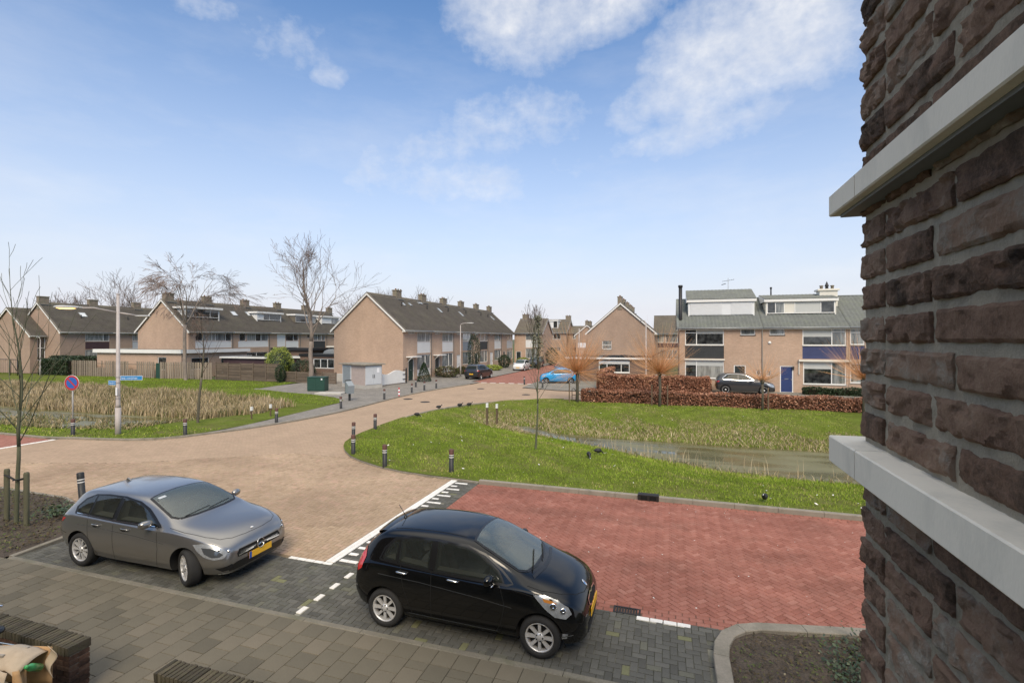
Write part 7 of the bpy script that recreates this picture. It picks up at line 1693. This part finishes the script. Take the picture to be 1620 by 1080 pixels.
def grow(rs, start, d, length, rad, depth, out, maxd, spread, up, droop=0, nb=(2, 4), wig=.12, ratio=(.55, .8), minr=.004, seg=4, twn=0):
    """recursive branching; out collects (points, radii, depth)"""
    p = Vector(start); d = Vector(d).normalized(); pts = [p.copy()]; rd = [rad]
    for i in range(seg):
        d = (d + Vector((rs.uniform(-wig, wig), rs.uniform(-wig, wig), rs.uniform(-wig, wig) + up * .12 - droop * .25))).normalized(); p = p + d * length / seg; pts.append(p.copy()); rd.append(max(minr, rad * (1 - .45 * (i + 1) / seg)))
    out.append((pts, rd, depth))
    if depth >= maxd: return
    k = rs.randint(*nb)
    for i in range(k):
        f = rs.uniform(.35, 1.0) if i else 1.0; idx = min(seg, max(1, int(f * seg + .5))); b = pts[idx]
        ax = d.orthogonal().normalized(); ax.rotate(Matrix.Rotation(rs.uniform(0, 2 * PI), 3, d)); nd = (d + ax * math.tan(rs.uniform(spread * .5, spread)) * (1 if i else .5)).normalized()
        grow(rs, b, nd, length * rs.uniform(*ratio), rd[idx] * (.75 if i == 0 else .6), depth + 1, out, maxd, spread, up, droop, nb, wig, ratio, minr, seg)
def tree(name, label, loc, h, rad, seed=1, levels=4, trunk=.35, spread=.6, up=.5, droop=0, lean=(0, 0), bark='bark', twig='twig', group=None, nb=(2, 4), leaders=1, wig=.1, ratio=(.55, .8), minr=.006, buds=0, stems=None, side=0):
    rs = random.Random(seed); t = thing(name, label, 'tree', loc, 0, group)
    out = []; th = h * trunk; pts = [Vector((0, 0, -.1))]; rd = [rad * 1.25]; d = Vector((lean[0], lean[1], 1)).normalized(); p = Vector((0, 0, 0)); n = 7
    for i in range(n):
        d = (d + Vector((rs.uniform(-wig, wig) * .4, rs.uniform(-wig, wig) * .4, .05))).normalized(); pts.append(p.copy()); rd.append(rad * (1.05 - .3 * i / n)); p = p + d * th / (n - 1)
    m = MB(); m.tube(pts, rd, 8); 
    rest = h - th
    if leaders == 1:
        # one leader running on with side branches
        q = pts[-1]; lr = rd[-1]; ns = 10; lp = [q.copy()]; lrd = [lr]
        for i in range(ns):
            d = (d + Vector((rs.uniform(-wig, wig) * .7, rs.uniform(-wig, wig) * .7, .12))).normalized(); q = q + d * rest / ns; lp.append(q.copy()); lrd.append(max(minr, lr * (1 - .93 * (i + 1) / ns)))
        m.tube(lp, lrd, 7)
        nbr = side or 16
        for i in range(nbr):
            f = (i + .5) / nbr * .93; k = f * ns; a = int(k); b = lp[a].lerp(lp[min(ns, a + 1)], k - a); an = i * 2.4 + rs.uniform(-.4, .4); e = Vector((math.cos(an), math.sin(an), math.tan(up) * rs.uniform(.7, 1.3)))
            grow(rs, b, e, rest * (.42 * (1 - f) + .10) * rs.uniform(.7, 1.15), max(minr, lrd[a] * .38), 1, out, levels - 1, spread, .4, droop, nb, wig * 1.2, ratio, minr)
    else:
        for i in range(leaders):
            an = 2 * PI * i / leaders + rs.uniform(-.4, .4); e = Vector((math.cos(an) * math.sin(spread * .8), math.sin(an) * math.sin(spread * .8), 1)); grow(rs, pts[-1], e, rest * .5 * rs.uniform(.85, 1.15), rd[-1] * .6, 1, out, levels, spread, up, droop, nb, wig, ratio, minr)
    for (pp, rr, dp) in out:
        if rr[0] > .022 and dp <= 2: m.tube(pp, rr, 5, cap=False)
    m.build('trunk', MT[bark], t)
    c = MB()
    for (pp, rr, dp) in out:
        if not (rr[0] > .022 and dp <= 2): c.tube(pp, rr, 3, cap=False, smooth=False)
        if buds and dp >= levels - 1:
            for _ in range(buds):
                b = rs.choice(pp[1:]); s_ = rs.uniform(.02, .045); v = [b + Vector((rs.uniform(-s_, s_), rs.uniform(-s_, s_), rs.uniform(-s_ * 1.6, s_))) for _ in range(3)]; c.add(v, [(0, 1, 2)])
    c.build('crown', MT[twig], t); return t
# sapling on the left with its two stakes
tr = tree('street_tree', 'slender bare young tree tied between two stakes in the left bed', (-14.4, 7.36, .04), 5.9, .046, 11, 3, .30, .5, 1.1, 0, (.02, 0), 'bark_green', 'bark_green', nb=(1, 2), wig=.12, minr=.0045, side=26, ratio=(.5, .7))
for (x, y, l) in ((-14.78, 7.38, 'left wooden stake beside the young tree in the left bed'), (-13.98, 7.33, 'right wooden stake beside the young tree in the left bed')):
    t = thing('tree_stake', l, 'stake', (x, y, 0), 0, 'tree stakes by the left young tree'); m = MB(); m.lathe([(.052, -.2), (.052, .3), (.055, 1.22), (.045, 1.26), (0, 1.27)], 10); m.build('post', MT['stake_wood'], t)
    m = MB(); m.tube([(0, 0, 1.12), ((-14.4 - x) * .93, (7.36 - y) * .8, 1.03)], .018, 6); m.tube([(0, -.05, 1.14), ((-14.4 - x) * .93, -.05, 1.05)], .014, 6); m.build('rubber_tie', MT['rubber'], t)
tree('street_tree', 'thin bare young tree standing on the island near the water', (-5.0, 18.65, .0), 3.6, .04, 23, 3, .50, .5, 1.0, 0, (0, 0), 'bark_green', 'bark_green', nb=(1, 3), wig=.1, minr=.0045, side=16)
tree('street_tree', 'thin straight bare tree on the left bank before the reeds', (-22.75, 18.9, .0), 5.6, .065, 35, 3, .42, .5, .95, 0, (0, 0), 'bark', 'twig', nb=(1, 3), minr=.006, side=14)
tree('birch_tree', 'leaning birch with drooping twigs before the left terrace gable', (-47.6, 38.2, 0), 12.8, .18, 41, 6, .45, .55, .6, .6, (-.03, 0), 'bark_birch', 'twig_birch', nb=(3, 4), leaders=4, minr=.012, ratio=(.6, .8), wig=.18)
tree('bare_tree', 'large bare tree with pale trunk beside the green cabinet', (-32.1, 38.4, 0), 12.0, .22, 58, 5, .34, .6, 1.1, .0, (-.03, 0), 'bark_birch', 'twig_birch', nb=(2, 4), leaders=1, minr=.010, buds=3, wig=.24, ratio=(.55, .8), side=22)
# far crowns above the roofs
fg = 'bare trees behind the left roofs'
for i, (x, y, h, s_, lb) in enumerate([(-112, 66, 11.5, 3, 'bare tree top above the far left roof edge'), (-103, 70, 11.8, 4, 'bare tree top beside the sapling, behind the far left roof'), (-95, 82, 11.5, 5, 'bare tree top over the far left ridge between two chimneys'), (-67, 98, 11.2, 6, 'broad bare tree top above the left terrace, left half'), (-58, 96, 11.8, 7, 'broad bare tree top above the left terrace, right half'), (-50, 92, 10.6, 8, 'bare tree top just left of the middle gable')]):
    tree('bare_tree', lb, (x, y, 0), h, .3, s_ * 7, 5, .3, .8, .6, 0, (0, 0), 'bark', 'twig_far', fg, nb=(3, 4), leaders=5, minr=.022, ratio=(.62, .85), wig=.15)
tree('bare_tree', 'bare tree with greenish ivy column standing before the corner house', (-19.2, 70, 0), 8.5, .16, 91, 4, .35, .4, 1.2, 0, (0, 0), 'bark_green', 'twig_far', nb=(2, 3), minr=.02, side=22)
def foliage(name, C, n, size, mat, parent, tint=None, squash=1, up=.6, stuff=True):
    """leaf quads spread through a list of (x,y,z) samples"""
    P = np.asarray(C); return leaves(name, P[:, :2], P[:, 2], size, MT[mat], tint if tint is not None else np.clip(rng.normal(.5, .25, len(P)), 0, 1), None, up, parent)
def shell(n, rx, ry, rz, zc, inner=.75, bumps=.12, cut=0):
    u = rng.normal(size=(n, 3)); u /= np.linalg.norm(u, axis=1)[:, None]; r = rng.uniform(inner, 1.0, n) * (1 + bumps * np.sin(u[:, 0] * 7 + 2) * np.sin(u[:, 1] * 6 + u[:, 2] * 5)); P = u * r[:, None] * [rx, ry, rz] + [0, 0, zc]
    return P[P[:, 2] > cut]
t = thing('clipped_bush', 'round clipped golden green bush behind the board fence', 'bush', (-39.0, 41.8, 0)); foliage('foliage', shell(9000, 1.45, 1.45, 1.75, 1.75), 0, .06, 'clip_leaf', t, up=.9); m = MB(); m.lathe([(0, .2), (1.1, .6), (1.25, 1.8), (.9, 2.8), (0, 3.2)], 14); m.build('core', MT['hedge_leaf'], t)
t = thing('dark_bush', 'dark round evergreen bush right of the golden clipped bush', 'bush', (-36.2, 42.0, 0)); foliage('foliage', shell(5000, 1.3, 1.2, 1.1, 1.1), 0, .06, 'hedge_leaf', t, up=.9)
t = thing('dark_bush', 'ivy clad post bush at the end of the low board fence', 'bush', (-36.3, 39.0, 0)); foliage('foliage', shell(2500, .55, .5, .9, .9), 0, .05, 'hedge_leaf', t, up=.9)
t = thing('conifer', 'small dark conical conifer beside the first front door', 'bush', (-23.4, 44.2, 0)); q = rng.random(4200); a = rng.uniform(0, 2 * PI, 4200); r = (1 - q) ** .7 * .75 * rng.uniform(.75, 1.05, 4200); foliage('foliage', np.stack([np.cos(a) * r, np.sin(a) * r, .1 + q * 1.9], 1), 0, .05, 'hedge_leaf', t, up=.9)
for (x, y, rx, h, l, mt) in ((-23.6, 50.0, 1.5, 1.3, 'brown leafless shrub mound in front of the second white panel', 'dead_leaf'), (-23.9, 58.6, .9, 5.0, 'tall ivy column climbing the terrace between two units', 'hedge_leaf'), (-23.3, 69, 1.0, 2.0, 'dark rounded shrub before the fifth terrace unit', 'hedge_leaf'), (-22.8, 77, 1.2, 1.3, 'yellow green low shrub near the small white car', 'clip_leaf'), (-22.9, 63, 1.3, .8, 'low green garden hedge behind the dark hatchback', 'clip_leaf'), (-18.3, 78.5, 1.2, 3.0, 'dark shrub beside the corner house', 'hedge_leaf'), (-24.0, 55, .7, 1.0, 'small brown shrub below the second window', 'dead_leaf')):
    t = thing('garden_shrub', l, 'bush', (x, y, 0)); foliage('foliage', shell(2600, rx, rx * .8, h / 2, h / 2), 0, .08, mt, t, up=.9)
# ivy tree column (greenish) in front of the corner house
t = thing('ivy_tree', 'grey green ivy covered tree at the end of the middle terrace', 'tree', (-17.9, 68.0, 0)); foliage('crown', np.concatenate([shell(1500, 1.1, 1.0, 2.8, 3.4, .3, .3), shell(500, .7, .6, .6, 7.2, .3, .3), shell(300, .5, .4, .5, 6.2, .2, .3)]), 0, .11, 'grey_leaf', t, up=1.0); m = MB(); m.tube([(0, 0, 0), (.1, 0, 4), (0, 0, 7.4)], [.2, .14, .05], 7); m.build('trunk', MT['bark_green'], t)
# hedges
def hedge(label, x0, x1, y0, y1, h, mat, n, size, ang=0, z0=0, dens=None):
    t = thing('hedge', label, 'hedge', (x0, y0, z0), ang); L_ = x1 - x0; D = y1 - y0
    nf = int(n * .55); a = [np.stack([rng.uniform(0, L_, nf), rng.uniform(-.05, .14, nf), rng.uniform(0.03, h, nf)], 1), np.stack([rng.uniform(0, L_, n // 3), rng.uniform(0, D, n // 3), h + rng.uniform(-.1, .05, n // 3)], 1), np.stack([rng.choice([0, L_], n // 10) + rng.uniform(-.05, .05, n // 10), rng.uniform(0, D, n // 10), rng.uniform(0.03, h, n // 10)], 1)]
    P = np.concatenate(a); P[:, 2] += .05 * np.sin(P[:, 0] * 2.3) * (P[:, 2] > h * .6) + rng.normal(0, .02, len(P)); P[:, 1] += .06 * np.sin(P[:, 0] * 3.1)
    foliage('foliage', P, 0, size, mat, t, up=.9)
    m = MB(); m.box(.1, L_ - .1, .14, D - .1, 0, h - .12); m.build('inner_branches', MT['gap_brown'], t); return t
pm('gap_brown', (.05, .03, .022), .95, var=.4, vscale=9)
hedge('low copper beech hedge along the far bank in front of the path', -5.7, 15.5, 33.2, 33.85, .85, 'beech_leaf', 26000, .06)
hedge('taller copper beech hedge in front of the broad gable house', -5.5, 2.9, 40.9, 41.9, 1.3, 'beech_leaf', 15000, .07)
hedge('copper beech hedge side running back beside the parked cars', -5.9, -5.1, 41.9, 49, 1.5, 'beech_leaf', 5000, .08)
hedge('low green hedge below the blue panelled window', 9.8, 15, 42.7, 43.4, .55, 'hedge_leaf', 5000, .06)
hedge('dark green clipped hedge behind the left lawn', -73.3, -62.8, 40.6, 42.2, 2.15, 'hedge_leaf', 9000, .09)
hedge('dark evergreen hedge by the gate at the far left', -71.5, -66.5, 38.6, 40.4, 1.9, 'hedge_leaf', 6000, .09)
hedge('small dark hedge beside the red street on the right', 1.2, 3.2, 43.0, 44.0, 1.0, 'beech_leaf', 2500, .07)
t = thing('hand_rail', 'small metal hoop rail at the left end of the low beech hedge', 'rail', (-6.35, 33.2, .05)); m = MB(); m.tube([(0, 0, 0), (0, 0, .85), (.1, 0, .9), (.9, .1, .15)], .025, 6); m.tube([(0, 0, .45), (.5, .05, .45)], .02, 6); m.build('rail', MT['dark_metal'], t)
# pollard willows
def willow(label, x, y, hh, n, L0, L1, seed, thick=.013, low=-.25, tr=.09):
    rs = random.Random(seed); t = thing('pollard_willow', label, 'tree', (x, y, float(lawn_z([(x, y)])[0])), 0, 'orange pollard willows along the beech hedge')
    m = MB(); m.tube([(0, 0, -.2), (.02, 0, hh * .5), (0, .02, hh - .1)], [tr * 1.1, tr * .9, tr], 9); m.lathe([(0, hh - .22), (tr * 1.3, hh - .15), (tr * 2.0, hh), (tr * 1.5, hh + .14), (0, hh + .2)], 10); m.build('trunk', MT['bark'], t)
    c = MB()
    for i in range(n):
        a = rs.uniform(0, 2 * PI); e = rs.triangular(low, 1.45, .5); d = Vector((math.cos(a) * math.cos(e), math.sin(a) * math.cos(e), math.sin(e))); L_ = rs.uniform(L0, L1) * (.62 + .38 * max(0, math.sin(e)) ** .7 if e > 0 else .55)
        p = Vector((0, 0, hh)) + d * tr * 1.2; pts = [p.copy()]; rd = [thick]; k = 4
        for j in range(k): d = (d + Vector((rs.uniform(-.07, .07), rs.uniform(-.07, .07), .10 if e > .1 else .03))).normalized(); p = p + d * L_ / k; pts.append(p.copy()); rd.append(thick * (1 - .8 * (j + 1) / k))
        c.tube(pts, rd, 3, cap=False, smooth=False, col=rs.random())
        if rs.random() < .5:
            q = pts[2]; dd = (d + Vector((rs.uniform(-.5, .5), rs.uniform(-.5, .5), .1))).normalized(); c.tube([q, q + dd * L_ * .4], [thick * .6, thick * .2], 3, cap=False, smooth=False, col=rs.random())
    c.build('crown', MT['willow_twig'], t); return t
willow('fullest orange pollard willow at the left end of the hedge', -5.95, 32.9, 2.05, 620, 1.6, 3.9, 1, .0095, -.75, .11)
willow('orange pollard willow in front of the slim lamp pole', -.62, 32.4, 2.1, 480, 1.5, 3.7, 2, .009, -.5)
willow('thinner orange pollard willow in front of the parked crossover', 5.25, 32.6, 1.75, 130, 1.0, 2.3, 3, .0075, -.3, .07)
willow('orange pollard willow nearest the brick pier', 10.45, 32.7, 2.0, 330, 1.4, 3.4, 4, .0085, -.4, .08)
for (x, l) in ((-6.4, 'beside the fullest willow'), (-1.1, 'left of the second willow'), (5.55, 'right of the thin willow'), (-.15, 'right of the second willow')):
    t = thing('tree_stake', 'thin wooden tree stake ' + l, 'stake', (x, 32.5, -.1), 0, 'stakes beside the willows'); m = MB(); m.lathe([(.04, -.3), (.04, 1.5), (0, 1.52)], 8); m.build('post', MT['wood_post'], t)
# ================================================================ water birds
def coot(label, x, y, rz, s_=1.0, graze=False, z=None):
    z = float(lawn_z([(x, y)])[0]) + .0 if z is None else z
    t = thing('water_bird', label, 'bird', (x, y, z), rz, 'black coots on the grass'); mb = MB(); n = 10
    hz_ = (.12, .10) if graze else (.30, .30)
    prof = [(-.19, .17, .01, .01), (-.15, .175, .045, .04), (-.07, .18, .085, .085), (.03, .17, .09, .10), (.10, .18, .07, .085), (.14, .20 if not graze else .15, .045, .05), (.165, .25 if not graze else .12, .03, .034), (.19, .29 if not graze else .09, .034, .036), (.22, .295 if not graze else .07, .03, .03), (.245, .29 if not graze else .055, .006, .006)]
    V = []
    for (x_, z_, ry, rz_) in prof:
        for k in range(n): a = 2 * PI * k / n; V.append((x_ * s_, math.cos(a) * ry * s_, (z_ + math.sin(a) * rz_) * s_))
    mb.add(V, [(i * n + k, i * n + (k + 1) % n, (i + 1) * n + (k + 1) % n, (i + 1) * n + k) for i in range(len(prof) - 1) for k in range(n)], 0, True); mb.build('body', MT['feather_black'], t, fix=True)
    hx, hzz = (.235, .29) if not graze else (.235, .055); m = MB(); m.tube([(hx * s_, 0, hzz * s_ + .012), ((hx + .05) * s_, 0, (hzz - .012) * s_)], [.014 * s_, .004], 6); m.build('beak', MT['sign_white'], t)
    m = MB()
    for sy in (-.03, .03): m.tube([(.0, sy * s_, .10 * s_), (-.01, sy * s_, .0), (.05 * s_, sy * 1.3 * s_, .004)], .007 * s_, 5)
    m.build('legs', MT['bird_leg'], t)
pm('feather_black', (.012, .012, .014), .6); pm('bird_leg', (.25, .27, .2), .7)
coot('black coot close to the kerb near the right edge of the verge', 2.35, 14.25, -1.9, .8)
coot('black coot grazing near the water, upper one of the near pair', -2.75, 19.9, .4, .95, True)
coot('black coot grazing near the water, lower one of the near pair', -2.9, 18.5, -1.2, .9, True)
coot('black coot on the far island slope, left of the other three', -13.35, 24.4, .3, .95, True)
coot('black coot on the far island slope by the road edge', -13.4, 27.2, .6, .95)
coot('black coot among the pair walking by the road curve, left one', -12.75, 28.9, .5, .95)
coot('black coot among the pair walking by the road curve, right one', -12.35, 29.5, .5, .95)
# ================================================================ bicycle with pannier bag, bottom left
pm('canvas', (.42, .34, .25), .85, var=.14, vscale=6, bump=.002, bscale=120, mot=(.30, .23, .16), motamp=.4, motscale=7); pm('canvas_tan', (.42, .26, .13), .85, var=.15, vscale=8); pm('bottle_green', (.05, .30, .09), .25, var=.2); pm('strap_grey', (.30, .27, .23), .8)
def P3(px, py, z):
    d = py - HZ; t_ = FPX * (CAMH - z) / d; X = (px - 810) / FPX * t_; return Vector((X * math.cos(ANG) - t_ * math.sin(ANG), X * math.sin(ANG) + t_ * math.cos(ANG), z))
bag = thing('pannier_bag', 'beige canvas pannier bag with open flap and green bottle', 'bag', tuple(P3(30, 1060, .78)), .25)
def cloth(name, U, V_, f, mat, parent, thick=.006):
    vs = [f(u / U, v / V_) for v in range(V_ + 1) for u in range(U + 1)]; fs = [(v * (U + 1) + u, v * (U + 1) + u + 1, (v + 1) * (U + 1) + u + 1, (v + 1) * (U + 1) + u) for v in range(V_) for u in range(U)]
    mb = MB(); mb.add(vs, fs, 0, True); o = mb.build(name, MT[mat], parent); s_ = o.modifiers.new('s', 'SOLIDIFY'); s_.thickness = thick; return o
def flap(u, v):
    x = -.36 + .54 * u; y = -.20 + .34 * v; z = .18 + .05 * math.sin(v * PI) + .012 * math.sin(u * 9 + v * 4) - .05 * (1 - v) ** 2 - (.08 * max(0, u - .8) / .2 * (1 - .3 * v)); return (x, y, z)
cloth('flap', 14, 10, flap, 'canvas', bag)
def frontp(u, v): x = -.38 + .52 * u; return (x, -.215 - .05 * math.sin(v * PI) - .02 * math.sin(u * 8), .145 - .42 * v + .008 * math.sin(u * 11))
cloth('front_panel', 12, 9, frontp, 'canvas', bag)
def sidep(u, v): return (.155 + .05 * math.sin(v * PI) * math.sin(u * PI) + .03 * math.sin(u * 7), -.2 + .12 * u, .13 - .36 * v - .05 * u)
cloth('side_gusset', 8, 8, sidep, 'canvas_tan', bag)
def sidew(u, v): return (.20 + .10 * u * (1 - .3 * v) + .02 * math.sin(v * 8), .12 - .02 * u + .02 * math.sin(v * 6), .20 - .28 * v - .05 * u)
cloth('open_wing', 6, 9, sidew, 'canvas', bag)
def backp(u, v): return (-.36 + .58 * u, .15, .17 - .4 * v)
cloth('back_panel', 8, 6, backp, 'canvas_tan', bag)
for (x0, y0) in ((-.22, -.10), (-.10, .04)): m = MB(); z_ = .235; m.bbox(x0, x0 + .15, y0, y0 + .025, z_ - .035, z_ - .012, .004); m.build('strap_loop', MT['strap_grey'], bag)
t = thing('water_bottle', 'green plastic bottle poking out of the beige pannier bag', 'bottle', tuple(Vector(bag.location) + Vector((.235, -.01, .09)))); m = MB(); Mb = Matrix.Rotation(.9, 4, 'X') @ Matrix.Rotation(.5, 4, 'Y'); m.lathe([(0, -.16), (.036, -.15), (.038, 0), (.038, .03), (.03, .06), (.014, .09), (.014, .1)], 14, M=Mb); m.build('body', MT['bottle_green'], t); m = MB(); m.lathe([(.018, .1), (.018, .125), (0, .127)], 12, M=Mb); m.build('cap', MT['bottle_green'], t)
bk = thing('bicycle', 'bicycle rear with chrome rack rail standing behind the pannier bag', 'bicycle', tuple(P3(-30, 1060, .0) * Vector((1, 1, 0)) if False else (bag.location.x - .35, bag.location.y + .2, 0)), .1)
m = MB(); R_ = .34
m.lathe([(R_ - .02, -.018), (R_, 0), (R_ - .02, .018), (R_ - .035, 0)], 32, closed=True, M=Matrix.Translation((-.1, 0, R_)) @ Matrix.Rotation(PI / 2, 4, 'X')); m.build('wheel', MT['tyre'], bk)
m = MB(); m.lathe([(R_ - .02, -.018), (R_, 0), (R_ - .02, .018), (R_ - .035, 0)], 32, closed=True, M=Matrix.Translation((-1.15, 0, R_)) @ Matrix.Rotation(PI / 2, 4, 'X')); m.build('wheel', MT['tyre'], bk)
m = MB(); m.tube([(-.1, 0, R_), (-.45, 0, .9), (-.95, 0, .85), (-1.15, 0, R_)], .018, 8); m.tube([(-.45, 0, .9), (-.6, 0, .32), (-.95, 0, .85)], .018, 8); m.tube([(-.1, 0, R_), (-.6, 0, .32)], .014, 8); m.build('frame', MT['dark_metal'], bk)
m = MB(); m.tube([(-.55, -.06, .80), (.12, -.06, .80), (.16, 0, .80), (.12, .06, .80), (-.55, .06, .80)], .012, 8); m.tube([(-.1, .03, R_), (.0, .06, .8)], .01, 6); m.build('rack', MT['chrome'], bk)
m = MB(); m.tube([(-.95, 0, .85), (-.93, 0, 1.05), (-.9, -.25, 1.08), (-.75, -.3, 1.06)], .013, 8); m.tube([(-.93, 0, 1.05), (-.9, .25, 1.08), (-.75, .3, 1.06)], .013, 8); m.build('handlebar', MT['chrome'], bk)
m = MB(); m.lathe([(0, .98), (.11, .97), (.12, .94), (.05, .9), (0, .9)], 12, M=Matrix.Translation((-.45, 0, 0))); m.build('saddle', MT['trim_black'], bk)
# metal rim glint of the wheel on the wall side is left to the light
for o in list(bpy.data.meshes):
    if o.users == 0: bpy.data.meshes.remove(o)
